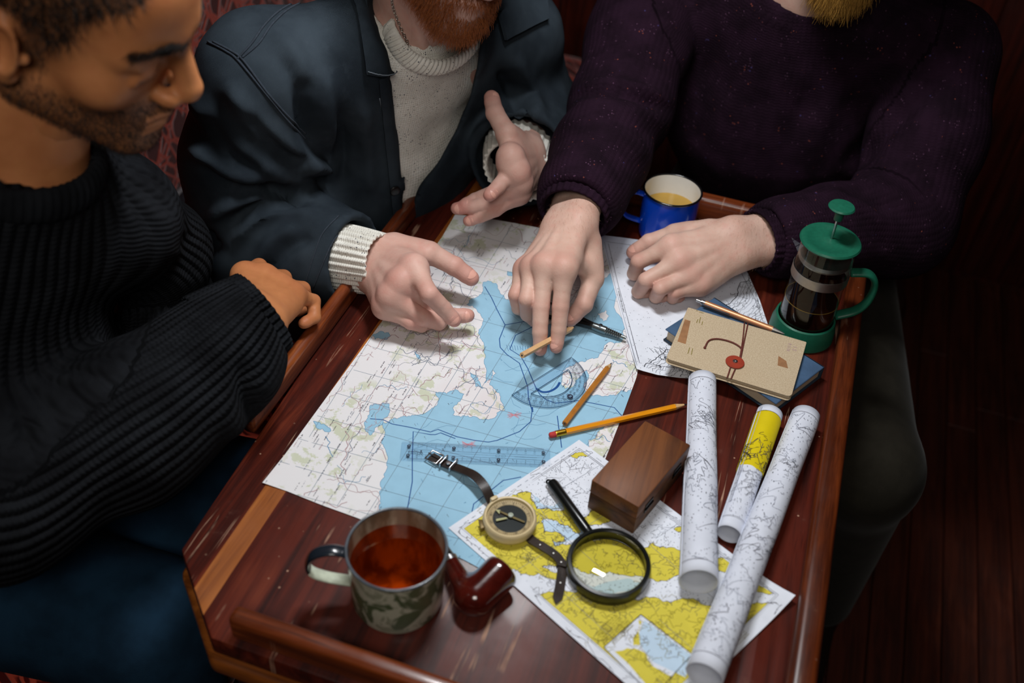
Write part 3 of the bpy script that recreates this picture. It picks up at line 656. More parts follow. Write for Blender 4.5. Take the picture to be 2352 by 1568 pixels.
M['blue_enamel'] = pm('blue_enamel', (10, 66, 190), 0.16, coat=0.6, vary=0.06, vscale=20)
M['white_enamel'] = pm('white_enamel', (222, 222, 220), 0.18, coat=0.5, vary=0.04)
M['black_enamel'] = pm('black_enamel', (14, 14, 16), 0.2, coat=0.6, vary=0)
M['broth'] = pm('pale_tea', (170, 134, 58), 0.05, vary=0.05); M['steel'] = pm('steel', (190, 190, 192), 0.25, metal=1.0, vary=0.05)
M['dull_steel'] = pm('brushed_steel', (176, 174, 170), 0.42, metal=1.0, vary=0.08, vscale=120); M['brass'] = pm('brass', (212, 170, 60), 0.3, metal=1.0, vary=0.1)
def cup(center, prof_out, prof_in, rim, m_out, m_in, m_rim, name, label, cat='mug'):
    c = A3(center); fr0 = frame(c, (1, 0, 0), (0, 1, 0), (0, 0, 1))
    t = thing(name, label, cat, c)
    mk('body', xf(lathe(prof_out+prof_in[::-1], 64, close=False), fr0), [m_out], t, smooth=40)
    inner = [(r-0.0004, z+0.0004) for r, z in prof_in]
    mk('inner_wall', xf(lathe(inner, 64, close=False), fr0), m_in, t, smooth=40)
    rr, rz, rt = rim
    mk('rim', xf(lathe([(rr+rt*math.cos(a), rz+rt*math.sin(a)) for a in np.linspace(0, 2*math.pi, 13)], 64, close=False), fr0), m_rim, t, smooth=180)
    return t, c, fr0
# blue mug
mc = np.array([-0.129, 1.226, 0.0])
t, c, f0 = cup(mc, [(0.0, 0.001), (0.031, 0.001), (0.0365, 0.0035), (0.0388, 0.009), (0.0396, 0.03), (0.0404, 0.078)], [(0.0, 0.003), (0.035, 0.004), (0.0376, 0.010), (0.0384, 0.03), (0.0392, 0.078)], (0.0404, 0.0785, 0.0016), M['blue_enamel'], M['white_enamel'], M['black_enamel'], 'enamel_mug', 'blue enamel mug with black rim, white inside, holding pale yellow drink')
hp = smooth_path([c+LEFT*0.0388+Zv*0.068, c+LEFT*0.052+Zv*0.071, c+LEFT*0.064+Zv*0.062, c+LEFT*0.067+Zv*0.046, c+LEFT*0.060+Zv*0.031, c+LEFT*0.0385+Zv*0.023], 30)
mk('handle', tube(hp, 1.0, up=(LEFT[1], -LEFT[0], 0), sec=[(0.0030*math.cos(a), 0.0062*math.sin(a)) for a in np.linspace(0, 2*math.pi, 15)[:-1]]), M['blue_enamel'], t, smooth=180)
mk('drink', xf(lathe([(0.0, 0.0), (0.0375, 0.0), (0.0384, 0.0008)], 48), frame(c+Zv*0.048, (1, 0, 0), (0, 1, 0), (0, 0, 1))), M['broth'], t, label='pale yellow drink')
# green marbled mug
def marbled():
    m = pm('marbled_enamel', (120, 126, 108), 0.35, coat=0.3, vary=0); q = NT(m); n = q.noise(26, detail=3, dist=1.6); n2 = q.noise(60, detail=4, dist=1.0)
    c_ = q.mix(q.step(n, 0.44, 0.52), lin((78, 90, 62)), lin((176, 174, 154))); c_ = q.mix(q.math('MULTIPLY', q.step(n2, 0.55, 0.6), 0.5), c_, lin((84, 96, 66))); q.color(c_); return m
M['marble'] = marbled()
def stained():
    m = pm('stained_enamel', (150, 136, 116), 0.3, coat=0.4, vary=0); q = NT(m); n = q.noise(40, q.coord((1, 1, 0.35)), detail=6); q.color(q.mix(q.step(n, 0.42, 0.62), lin((172, 160, 140)), lin((112, 94, 74)))); return m
M['stained'] = stained()
M['greyrim'] = pm('worn_grey_rim', (74, 80, 88), 0.3, coat=0.4, vary=0.25, vscale=90)
mc2 = np.array([-0.2405, 0.5230, 0.0])
t, c, f0 = cup(mc2, [(0.0, 0.001), (0.036, 0.001), (0.0415, 0.0035), (0.0440, 0.010), (0.0450, 0.04), (0.0462, 0.080)], [(0.0, 0.004), (0.040, 0.005), (0.0430, 0.012), (0.0438, 0.04), (0.0450, 0.080)], (0.0463, 0.0805, 0.0015), M['marble'], M['stained'], M['greyrim'], 'enamel_mug', 'green and grey marbled enamel mug of red-brown tea beside the pipe')
hd = unit(LEFT+np.array([0.05, -0.10, 0]))
hp = smooth_path([c+hd*0.0445+Zv*0.074, c+hd*0.060+Zv*0.078, c+hd*0.076+Zv*0.072, c+hd*0.083+Zv*0.058, c+hd*0.079+Zv*0.045, c+hd*0.064+Zv*0.036, c+hd*0.043+Zv*0.030], 34)
hs = [(0.0062*math.cos(a), 0.0024*math.sin(a)) for a in np.linspace(0, 2*math.pi, 15)[:-1]]
def hand_up(P): return (hd[1], -hd[0], 0)
hs = [(0.0024*math.cos(a), 0.0065*math.sin(a)) for a in np.linspace(0, 2*math.pi, 15)[:-1]]
M['navyhandle'] = pm('dark_handle_enamel', (26, 32, 40), 0.25, coat=0.5, vary=0.1)
mk('handle', tube(hp[:21], 1.0, up=(hd[1], -hd[0], 0), sec=hs), M['navyhandle'], t, smooth=180, label='dark upper handle')
M['palehandle'] = pm('pale_handle_enamel', (196, 204, 184), 0.3, coat=0.4, vary=0.25, vscale=60)
mk('handle', tube(hp[20:], 1.0, up=(hd[1], -hd[0], 0), sec=hs), M['palehandle'], t, smooth=180, label='pale worn lower handle')
M['tea'] = thin_glass('red_tea', (248, 194, 118), 0.01)
mk('tea', xf(lathe([(0.0, 0.0), (0.0432, 0.0), (0.0440, 0.0008)], 56), frame(c+Zv*0.058, (1, 0, 0), (0, 1, 0), (0, 0, 1))), M['tea'], t, label='red-brown tea')
# French press
M['green'] = pm('green_plastic', (22, 92, 70), 0.42, vary=0.08, vscale=200, bump=0.15, bscale=900); M['coffee'] = pm('coffee', (22, 8, 4), 0.05, vary=0)
pc = np.array([0.0845, 1.0835, 0.0]); f0 = frame(pc, (1, 0, 0), (0, 1, 0), (0, 0, 1))
t = thing('french_press', 'green and glass coffee press with plunger raised, half full of coffee', 'coffee press', pc)
mk('base', xf(lathe([(0.0, 0.0), (0.0395, 0.0), (0.0418, 0.003), (0.0410, 0.018), (0.0380, 0.030), (0.0355, 0.031), (0.0350, 0.016), (0.0, 0.014)], 64, close=False), f0), M['green'], t, smooth=40)
mk('beaker', xf(lathe([(0.0, 0.0155), (0.0335, 0.0155), (0.0342, 0.022), (0.0342, 0.140), (0.0352, 0.1465)], 64, close=False), f0), M['glass'], t, smooth=40)
mk('band', xf(lathe([(0.0346, 0.096), (0.0352, 0.096), (0.0352, 0.109), (0.0346, 0.109), (0.0346, 0.096)], 64, close=False), f0), M['dull_steel'], t, smooth=40)
mk('coffee', xf(lathe([(0.0, 0.0165), (0.0332, 0.0165), (0.0335, 0.060), (0.0, 0.060)], 48, close=False), f0), M['coffee'], t, smooth=40)
mk('liquid_ring', xf(lathe([(0.0336+0.0005*math.cos(a), 0.0605+0.0005*math.sin(a)) for a in np.linspace(0, 6.283, 7)], 48, close=False), f0), pm('amber_edge', (120, 92, 40), 0.2, vary=0), t)
mk('plunger', xf(lathe([(0.0, 0.120), (0.031, 0.120), (0.0325, 0.123), (0.031, 0.127), (0.0, 0.127)], 48, close=False), f0), M['dull_steel'], t, smooth=40)
lid = mk('lid', xf(lathe([(0.0, 0.1470), (0.0362, 0.1470), (0.0372, 0.1488), (0.0358, 0.1510), (0.0285, 0.1518), (0.0270, 0.1506), (0.0080, 0.1512), (0.0045, 0.1525), (0.0, 0.1525)], 64, close=False), f0), M['green'], t, smooth=50)
mk('plunger_rod', tube([pc+Zv*0.125, pc+Zv*0.186], 0.0017, 10), M['steel'], t)
mk('knob', xf(lathe([(0.0, 0.1800), (0.0050, 0.1800), (0.0055, 0.1900), (0.0075, 0.1945), (0.0145, 0.1962), (0.0158, 0.1978), (0.0145, 0.1996), (0.0, 0.2005)], 48, close=False), f0), M['green'], t, smooth=40)
R2 = unit(RIGHT+np.array([0.05, -0.05, 0]))
hp = smooth_path([pc+R2*0.036+Zv*0.106, pc+R2*0.058+Zv*0.107, pc+R2*0.070+Zv*0.092, pc+R2*0.069+Zv*0.066, pc+R2*0.058+Zv*0.048, pc+R2*0.036+Zv*0.036], 34)
mk('handle', tube(hp, 1.0, up=(R2[1], -R2[0], 0), sec=[(0.0042*math.cos(a), 0.0080*math.sin(a)) for a in np.linspace(0, 2*math.pi, 17)[:-1]]), M['green'], t, smooth=180)
L2 = unit(LEFT+np.array([0.02, 0.06, 0])); s_ = np.array([-L2[1], L2[0], 0])
sp = [pc+L2*0.033+s_*0.012+Zv*0.146, pc+L2*0.047+Zv*0.1475, pc+L2*0.033-s_*0.012+Zv*0.146, pc+L2*0.0345+Zv*0.128]
mk('spout', (np.array(sp), [(0, 1, 3), (1, 2, 3)]), M['glass'], t, smooth=0)
# blue hardback book and kraft notebook on it
bc = np.array([0.0190, 0.9985]); bx = unit(np.array([0.881, -0.473, 0])); by = np.array([-bx[1], bx[0], 0])
fb = frame((bc[0], bc[1], 0.0), bx, by, Zv)
M['bookcloth'] = pm('blue_book_cloth', (60, 86, 116), 0.85, vary=0.12, vscale=60, bump=0.4, bscale=1400); M['navycloth'] = pm('navy_book_cloth', (30, 44, 60), 0.85, vary=0.1, bump=0.4, bscale=1400)
def pagesmat():
    m = pm('page_edges', (206, 188, 160), 0.8, vary=0); q = NT(m); n = q.noise(1.0, q.coord((8, 8, 2600)), detail=2); q.color(q.mix(n, lin((150, 130, 104)), lin((226, 210, 184)))); return m
M['pages'] = pagesmat()
t = thing('book', 'blue cloth hardback book under the notebook', 'book', (bc[0], bc[1], 0.003))
mk('cover', xf(box((-0.086, -0.050, 0.0038), (0.086, 0.050, 0.0062), 0.0008, 1), fb), M['navycloth'], t, label='navy lower cover')
mk('cover', xf(box((-0.086, -0.050, 0.0208), (0.086, 0.050, 0.0232), 0.0008, 1), fb), M['bookcloth'], t)
mk('pages', xf(box((-0.083, -0.047, 0.0062), (0.083, 0.047, 0.0208)), fb), M['pages'], t, smooth=0)
mk('spine', xf(box((-0.0865, 0.0470, 0.0038), (0.0865, 0.0505, 0.0232), 0.0012, 2), fb), M['navycloth'], t, label='navy spine')
kc = T([(1574, 706), (1847, 782), (1822, 914), (1538, 822)], 0.031); k0 = kc.mean(0); kx = unit(kc[1]-kc[0]+kc[2]-kc[3]); ky = np.cross(Zv, kx); fk = frame((k0[0], k0[1], 0.0), kx, ky, Zv)
def kraft():
    m = pm('kraft_card', (190, 170, 142), 0.85, vary=0.06, vscale=14, spec=0.2); q = NT(m); n = q.noise(700, detail=2); b0 = q.noise(9, detail=4)
    c_ = q.mix(q.step(n, 0.35, 0.7), lin((180, 160, 132)), lin((200, 182, 154))); c_ = q.mix(q.math('MULTIPLY', q.step(b0, 0.55, 0.75), 0.3), c_, lin((176, 146, 112))); q.color(c_); q.normal(q.bump(n, 0.2, 0.0003)); return m
M['kraft'] = kraft()
t = thing('notebook', 'brown kraft notebook tied with red-brown string on top of the book', 'notebook', (k0[0], k0[1], 0.0235))
hw, hh = 0.0765, 0.0535
def kcover(z0, z1, dy=0.0, droop=0.0):
    poly = arc((hw-0.006, -hh+0.006), 0.006, -math.pi/2, 0, 5)+arc((hw-0.001, hh-0.001), 0.001, 0, math.pi/2, 2)+arc((-hw+0.001, hh-0.001), 0.001, math.pi/2, math.pi, 2)+arc((-hw+0.006, -hh+0.006), 0.006, math.pi, 1.5*math.pi, 5)
    V, F = prism([(x, y+dy) for x, y in poly], z0, z1, 0.0003, 1); return xf((V, F), fk)
mk('cover', kcover(0.0240, 0.0250, -0.0015), M['kraft'], t); mk('cover', kcover(0.0298, 0.0308), M['kraft'], t)
mk('pages', xf(box((-0.0745, -0.0505, 0.0250), (0.0745, 0.0530, 0.0296)), fk), M['pages'], t, smooth=0)
mk('spine', xf(box((-0.0760, 0.0525, 0.0240), (0.0760, 0.0540, 0.0308), 0.0006, 2), fk), M['kraft'], t)
M['cord'] = pm('red_brown_cord', (98, 44, 36), 0.7, vary=0.15, vscale=300); M['leatherred'] = pm('red_leather_button', (150, 50, 26), 0.6, vary=0.1, vscale=120)
zt = 0.0317
def kp(l, z=zt): return T(l, z)
for l in ([(1710, 741), (1706, 780), (1699, 826)], [(1718, 742), (1709, 785), (1701, 824)], [(1678, 843), (1674, 856), (1670, 868)], [(1689, 847), (1684, 858), (1679, 870)]):
    P = smooth_path(kp(l), 10); mk('string', tube(P, 0.0009, 7), M['cord'], t, smooth=180)
P = smooth_path(kp([(1700, 818), (1704, 806), (1700, 797), (1684, 787), (1662, 780), (1642, 778), (1627, 783), (1619, 798)], zt+0.0004), 40)
mk('string', tube(P, 0.00105, 8), M['cord'], t, smooth=180, label='loose curled end of the string'); mk('knot', sphere(P[-1], 0.0018, 10, 7), M['cord'], t)
bp = T1(1688, 832, 0.0318); fbn = frame(bp, kx, ky, Zv)
bt = mk('button', xf(lathe([(0.0, 0.0), (0.0112, 0.0), (0.0115, 0.0007), (0.0110, 0.0014), (0.0, 0.0016)], 40), fbn), M['leatherred'], t)
mk('rivet', xf(lathe([(0.0, 0.0016), (0.0032, 0.0016), (0.0030, 0.0024), (0.0014, 0.0026), (0.0011, 0.0019), (0.0, 0.0019)], 24), fbn), M['steel'], bt)
M['stain'] = pm('glue_stain', (152, 108, 72), 0.7, vary=0.15, vscale=80)
for pl in ([(1573, 733), (1586, 737), (1575, 790), (1556, 784)], [(1788, 817), (1806, 829), (1810, 846), (1786, 839)]):
    q = T(pl, 0.0308)[::-1]; mk('glue_stain', prism([tuple(p[:2]) for p in q], 0.0307, 0.0309), M['stain'], t, smooth=0)
I_mark = OL; pr = Print(); rn = random.Random(3)
for p, qd in (((1606, 742), (1609, 728)), ((1600, 741), (1603, 733)), ((1612, 746), (1614, 738)), ((1580, 812), (1584, 798)), ((1588, 814), (1591, 800)), ((1606, 716), (1616, 719)), ((1599, 713), (1603, 714))):
    pr.line(T([p, qd], 0.031)[:, :2], 0.0008, I_mark)
a_ = math.atan2(ky[1], ky[0])
pr.build('printed_marks', INK, t, lambda V, l: np.c_[V, np.full(len(V), 0.0311)])
for s_, p, sz in (('1 S', (1825, 800), 0.0075), ('B 2118', (1812, 797), 0.0055)):
    V, F = text(s_, sz); o0 = T1(*p, z=0.0310); mk('printed_stamp', xf((V, F), frame(o0, -ky, kx, Zv)), I_brown, t, smooth=0)
# copper pen
M['copper'] = pm('copper_barrel', (206, 142, 102), 0.36, metal=0.55, vary=0.05)
pa, pb = T1(1600, 689, 0.0285), T1(1802, 767, 0.0270); fp = frame_x(pa, pb); Lp_ = np.linalg.norm(pb-pa)
t = thing('pen', 'copper coloured ballpoint pen with silver tip and clip behind the notebook', 'pen', (pa+pb)/2-Zv*0.0045)
def onx(prof, f): # lathe profile [(x,r)] along the x axis of f
    V, F = lathe([(r, x) for x, r in prof], 20, close=False); V = V[:, [2, 0, 1]]; return xf((V, F), f)
mk('barrel', onx([(0.012, 0.0), (0.012, 0.0041), (Lp_-0.016, 0.0041), (Lp_-0.0155, 0.0)], fp), M['copper'], t, smooth=40)
mk('push_button', onx([(0.0, 0.0), (0.0, 0.0020), (0.007, 0.0020), (0.007, 0.0034), (0.0125, 0.0036)], fp), M['steel'], t, smooth=40)
mk('tip', onx([(Lp_-0.016, 0.0040), (Lp_-0.003, 0.0016), (Lp_, 0.0006), (Lp_, 0.0)], fp), M['dull_steel'], t, smooth=40)
mk('clip', xf(box((0.010, -0.0064, 0.0012), (0.047, -0.0042, 0.0026), 0.0006), fp), M['steel'], t)
# pencils
def hexa(r): return [(r*math.cos(a), r*math.sin(a)) for a in np.arange(6)*math.pi/3+math.pi/6]
def pencil(label, a, b, r, paint, wood_, lead=True, eraser=False, sharp=0.016, cone_frac=None):
    a, b = A3(a), A3(b); f = frame_x(a, b); L = np.linalg.norm(b-a); up = f[:3, 2]
    t = thing('pencil', label, 'pencil', (a+b)/2-np.array([0, 0, r]))
    x0 = 0.020 if eraser else 0.0
    mk('shaft', tube([xf((np.array([[x, 0, 0]]), []), f)[0][0] for x in (x0, L-sharp)], r, up=up, sec=hexa(1.0)), paint, t, smooth=20)
    n = 24; V = []; F = []
    for i in range(n):
        an = 2*math.pi*i/n; rr = r*math.cos(math.pi/6)/math.cos(((an+math.pi/6) % (math.pi/3))-math.pi/6); V.append((L-sharp-0.0012*math.cos(3*an)**2+0.0006, rr*1.01*math.cos(an), rr*1.01*math.sin(an)))
    V += [(L-0.004, 0.0013*math.cos(2*math.pi*i/n), 0.0013*math.sin(2*math.pi*i/n)) for i in range(n)]
    F = [(i, (i+1) % n, n+(i+1) % n, n+i) for i in range(n)]
    mk('sharpened_tip', xf((np.array(V), F), f), wood_, t, smooth=60)
    mk('lead', onx([(L-0.0042, 0.0013), (L-0.0002, 0.0004), (L, 0.0)], f), M['graphite'], t)
    if eraser:
        mk('ferrule', onx([(0.008, 0.0037)]+[(0.008+0.0008*i, 0.0038+0.0002*(i % 2)) for i in range(1, 16)]+[(0.0205, 0.0036)], f), M['brass'], t, smooth=60)
        mk('eraser', onx([(0.0, 0.0), (0.0003, 0.0022), (0.0016, 0.0034), (0.0085, 0.0036), (0.0085, 0.0)], f), M['eraser'], t, smooth=60)
    else:
        mk('lead_end', onx([(-0.0003, 0.0), (-0.0003, 0.0011), (0.001, 0.0011)], f), M['graphite'], t)
    return t
M['graphite'] = pm('graphite', (34, 34, 40), 0.4, vary=0); M['eraser'] = pm('red_eraser', (184, 54, 52), 0.8, vary=0.1, vscale=200)
M['yellowpaint'] = pm('orange_yellow_paint', (232, 148, 16), 0.3, coat=0.3, vary=0.04); M['cedar'] = pm('cedar_wood', (202, 164, 116), 0.7, vary=0.12, vscale=200); M['ochre'] = pm('ochre_wood', (176, 112, 40), 0.5, vary=0.12, vscale=120); M['palewood'] = pm('pale_pencil_wood', (222, 178, 128), 0.55, vary=0.06, vscale=120)
pencil('long orange-yellow pencil with a red eraser and sharpened tip', T1(1261, 1000, 0.0062), T1(1578, 928, 0.0056), 0.0037, M['yellowpaint'], M['cedar'], eraser=True)
pencil('short ochre pencil lying beside the protractor', T1(1297, 973, 0.0062), T1(1405, 833, 0.0060), 0.0036, M['ochre'], M['cedar'], sharp=0.012)
pencil('short pale wooden pencil held under two fingers of a hand', T1(1199, 816, 0.050), T1(1320, 750, 0.0205), 0.0037, M['palewood'], M['palewood'], sharp=0.012)
# ruler
def acrylic(name, tint, a):
    m = pm(name, tint, 0.12, vary=0, alpha=a); return m
M['ruler'] = thin_glass('clear_blue_acrylic', (251, 253, 255), 0.05, 0.006); M['ink'] = pm('navy_ink', (14, 17, 50), 0.6, vary=0)
ra_, rb_ = T1(940, 1019, 0.0035), T1(1248, 1034, 0.0035); rx = unit(rb_-ra_); ry = np.cross(Zv, rx); s15 = np.linalg.norm(rb_-ra_)/0.15
fr_ = frame(ra_-ry*0.0035*0, rx*s15, ry, Zv); W_ = 0.0265
t = thing('ruler', 'clear blue fifteen centimetre ruler lying on the map', 'ruler', (ra_+rb_)/2-Zv*0.002)
body = mk('body', xf(prism(rrect(-0.0085, -W_+0.003, 0.1575, 0.0035, 0.0025), -0.0018, 0.0), fr_), M['ruler'], t, smooth=30)
parts = []
def tick(x, y0, y1, w=0.00026): return (np.array([(x-w/2, y0, 0), (x+w/2, y0, 0), (x+w/2, y1, 0), (x-w/2, y1, 0)]), [(0, 1, 2, 3)])
yt, yb = 0.0030, -W_+0.0035
for i in range(151):
    h = 0.0042 if i % 10 == 0 else (0.0034 if i % 5 == 0 else 0.0024)
    parts.append(tick(i*0.001, yt-h, yt)); parts.append(tick(i*0.001, yb, yb+h))
parts.append((np.array([(-0.003, -0.0082, 0), (0.152, -0.0082, 0), (0.152, -0.0085, 0), (-0.003, -0.0085, 0)]), [(0, 3, 2, 1)])); parts.append((np.array([(0.004, -0.0150, 0), (0.152, -0.0150, 0), (0.152, -0.0153, 0), (0.004, -0.0153, 0)]), [(0, 3, 2, 1)]))
for i in range(28): parts.append(tick(0.118+i*0.0009, -0.0122, -0.0116, 0.0004))
def disc(x, y, r): return (np.array([(x+r*math.cos(a), y+r*math.sin(a), 0) for a in np.linspace(0, 2*math.pi, 21)[:-1]]), [tuple(range(20))])
for cx in (0.099, 0.1055): parts.append((np.array([(cx+r*math.cos(a), -0.0116+r*math.sin(a), 0) for r in (0.0021, 0.0023) for a in np.linspace(0, 2*math.pi, 25)[:-1]]), [(i, (i+1) % 24, 24+(i+1) % 24, 24+i) for i in range(24)]))
VF = join(parts); V = VF[0]+np.array([0, 0, 0.0002]); mk('graduations', xf((V, VF[1]), fr_), M['ink'], t, smooth=0)
M['clearnum'] = pm('pale_numeral', (150, 196, 222), 0.6, vary=0)
for i in range(16):
    for top in (True, False):
        x = i*0.001*10 if top else 0.15-i*0.01; y = yt-0.0062 if top else yb+0.0060
        V, F = text(str(i), 0.0036); V = V*np.array([1/s15, 1, 1]) if top else V*np.array([-1/s15, -1, 1])
        if i % 5 == 0:
            mk('numeral_disc', xf(join([disc(x, y, 0.0021)]), fr_)if False else (xf(join([disc(x, y, 0.0021)]), fr_)[0]+Zv*0.0002, join([disc(x, y, 0.0021)])[1]), M['ink'], t, smooth=0)
            mk('numeral', (xf((V*0.8+np.array([x, y, 0.0004]), F), fr_)), M['clearnum'], t, smooth=0)
        else: mk('numeral', (xf((V*0.72+np.array([x, y, 0.0003]), F), fr_)), M['ink'], t, smooth=0)
V, F = text('Maped', 0.0052); mk('lettering', xf((V*np.array([-1, -1, 1])+np.array([0.0068, -0.0118, 0.0003]), F), fr_), M['ink'], t, smooth=0)
sw = smooth_path([(0.0150, -0.0098, 0.0003), (0.0136, -0.0092, 0.0003), (0.0144, -0.0112, 0.0003), (0.0160, -0.0140, 0.0003)], 12)
mk('lettering', xf(band(sw, 0.0007, 0.0001), fr_), M['ink'], t, smooth=0)
# protractor
p0 = T1(1181, 910, 0.0035); p1 = T1(1290, 841, 0.0035); px_ = unit(p1-p0); py_ = np.cross(Zv, px_); RP = 0.0510; pcn = p0+px_*RP; fpr = frame(pcn, px_, py_, Zv)
t = thing('protractor', 'clear blue half-round protractor beside the short ochre pencil', 'protractor', pcn-Zv*0.002)
bm = bmesh.new(); outer = [(-RP, 0.004), (-RP, 0.0)]+[(RP*math.cos(a), RP*math.sin(a)) for a in np.linspace(math.pi, 2*math.pi, 49)]+[(RP, 0.004)]
ri = 0.0335; inner_ = [(ri*math.cos(a), ri*math.sin(a)-0.0) for a in np.linspace(math.pi*1.09, math.pi*1.91, 41)]
V2, F2, mi = sheet2d(np.array(outer), [(np.array(inner_), 1)]); F2 = F2[mi == 0]
def solid2d(V2, F2, z0, z1):
    n = len(V2); e = {}
    for a, b, c in F2:
        for p, q in ((a, b), (b, c), (c, a)):
            if (q, p) in e: del e[(q, p)]
            else: e[(p, q)] = 1
    return np.vstack([np.c_[V2, np.full(n, z1)], np.c_[V2, np.full(n, z0)]]), [tuple(f) for f in F2]+[(c+n, b+n, a+n) for a, b, c in F2]+[(q, p, p+n, q+n) for p, q in e]
bm.free()
mk('body', xf(solid2d(V2, F2, -0.0016, 0.0), fpr), M['ruler'], t, smooth=20)
edge_in = [(p[0], p[1], -0.0002) for p in inner_+inner_[:1]]; edge_out = [(p[0], p[1], -0.0004) for p in outer+outer[:1]]
M['acrylic_edge'] = pm('dark_blue_acrylic_edge', (50, 84, 116), 0.2, vary=0)
mk('bevelled_edge', xf(join([tube(edge_in, 0.0005, 6, up=(0, 0, 1)), tube(edge_out, 0.0004, 6, up=(0, 0, 1))]), fpr), M['acrylic_edge'], t)
parts = []
for i in range(181):
    a = math.pi+math.radians(i); h = 0.0040 if i % 10 == 0 else (0.0030 if i % 5 == 0 else 0.0020); c_, s_ = math.cos(a), math.sin(a); w = 0.00012
    r0_, r1_ = RP-0.001-h, RP-0.001; parts.append((np.array([(r0_*c_-w*s_, r0_*s_+w*c_, 0.0002), (r1_*c_-w*s_, r1_*s_+w*c_, 0.0002), (r1_*c_+w*s_, r1_*s_-w*c_, 0.0002), (r0_*c_+w*s_, r0_*s_-w*c_, 0.0002)]), [(0, 1, 2, 3)]))
VF = join(parts); mk('graduations', xf(VF, fpr), M['ink'], t, smooth=0)
for i in range(0, 181, 10):
    a = math.pi+math.radians(i); r_ = RP-0.0080; rot = rotz(a-math.pi*1.5+math.pi)
    for rr, s_, sz in ((RP-0.0078, str(180-i), 0.0040), (RP-0.0125, str(i), 0.0034)):
        if i in (0, 180) and rr < RP-0.01: continue
        V, F = text(s_, sz); V = V@rot[:3, :3].T+np.array([rr*math.cos(a), rr*math.sin(a), 0.0003])
        if i == 90 and rr > RP-0.01:
            cv = np.array([(rr*math.cos(a)+0.0036*math.cos(q), rr*math.sin(a)+0.0036*math.sin(q), 0.0002) for q in np.linspace(0, 2*math.pi, 21)[:-1]]); mk('numeral_disc', xf((cv, [tuple(range(20))]), fpr), M['ink'], t, smooth=0); mk('numeral', xf((V+np.array([0, 0, 0.0002]), F), fpr), M['clearnum'], t, smooth=0)
        else: mk('numeral', xf((V, F), fpr), M['ink'], t, smooth=0)
# wooden box
M['walnut'] = wood('walnut', (74, 38, 14), (116, 66, 28), (136, 84, 40), 1, 0.55, grain=0.8)
M['walnutside'] = wood('walnut_side', (60, 34, 16), (94, 58, 30), (112, 74, 42), 0, 0.6, grain=0.8)
bq = T([(1482, 967), (1586, 1020), (1470, 1163), (1357, 1102)], 0.048); b0 = bq.mean(0); yv = unit((bq[0]-bq[3])+(bq[1]-bq[2])); xv = np.cross(yv, Zv); fbx = frame((b0[0], b0[1], 0.0), xv, yv, Zv)
t = thing('wooden_box', 'plain walnut box with a hinged lid, closed, beside the white roll', 'box', (b0[0], b0[1], 0.003))
t.rotation_euler = (0, 0, 0)
mk('base', xf(box((-0.0285, -0.0550, 0.0032), (0.0285, 0.0550, 0.0275), 0.0012, 2), fbx), M['walnutside'], t)
mk('lid', xf(box((-0.0288, -0.0553, 0.0282), (0.0288, 0.0553, 0.0480), 0.0016, 2), fbx), M['walnut'], t)
M['darkmetal'] = pm('dark_hinge', (30, 26, 24), 0.4, metal=0.8, vary=0.1)
for y in (-0.030, 0.030): mk('hinge', xf(join([box((0.0286, y-0.008, 0.0215), (0.0296, y+0.008, 0.0345), 0.0003, 1), tube([(0.0298, y-0.008, 0.0278), (0.0298, y+0.008, 0.0278)], 0.0012, 8)]), fbx), M['darkmetal'], t)
# magnifying glass
M['blackplastic'] = pm('black_plastic', (13, 15, 15), 0.28, vary=0, coat=0.2)
gc = np.array([-0.0568, 0.6275, 0.0]); fg = frame(gc, (1, 0, 0), (0, 1, 0), (0, 0, 1))
t = thing('magnifying_glass', 'round black magnifying glass lying on the yellow chart', 'magnifying glass', gc+Zv*0.0025)
mk('rim', xf(lathe([(0.0385, 0.0035), (0.0418, 0.0035), (0.0425, 0.006), (0.0425, 0.0165), (0.0415, 0.0185), (0.0385, 0.0188), (0.0372, 0.0175), (0.0372, 0.0130), (0.0385, 0.0125), (0.0385, 0.0035)], 72, close=False), fg), M['blackplastic'], t, smooth=35)
lens_p = [(0.0374*math.sin(a)/math.sin(0.5), 0.0130+0.0075*(math.cos(a)-math.cos(0.5))/(1-math.cos(0.5))) for a in np.linspace(0, 0.5, 16)]
mk('lens', xf(lathe(lens_p, 64, close=False), fg), M['lens'], t, smooth=180)
ha, hb = T1(1350, 1221, 0.0105), T1(1267, 1108, 0.0088); hdir = unit(hb-ha); fh = frame_x(ha, hb); Lh = np.linalg.norm(hb-ha)
mk('handle', onx([(-0.008, 0.0), (-0.008, 0.0042), (0.0, 0.0046), (0.004, 0.0058), (Lh*0.5, 0.0062), (Lh-0.004, 0.0066), (Lh, 0.0056), (Lh+0.0005, 0.0)], fh), M['blackplastic'], t, smooth=40)
mk('hanging_loop', xf(tube([(Lh+0.002+0.0028*math.cos(a), 0.002+0.0028*math.sin(a), 0) for a in np.linspace(0, 2*math.pi, 17)], 0.0011, 8, up=(0, 0, 1), caps=False), fh), M['blackplastic'], t, smooth=180)
mk('collar', onx([(-0.006, 0.0), (-0.006, 0.0056), (0.001, 0.0056), (0.001, 0.0)], fh), M['blackplastic'], t, smooth=40)
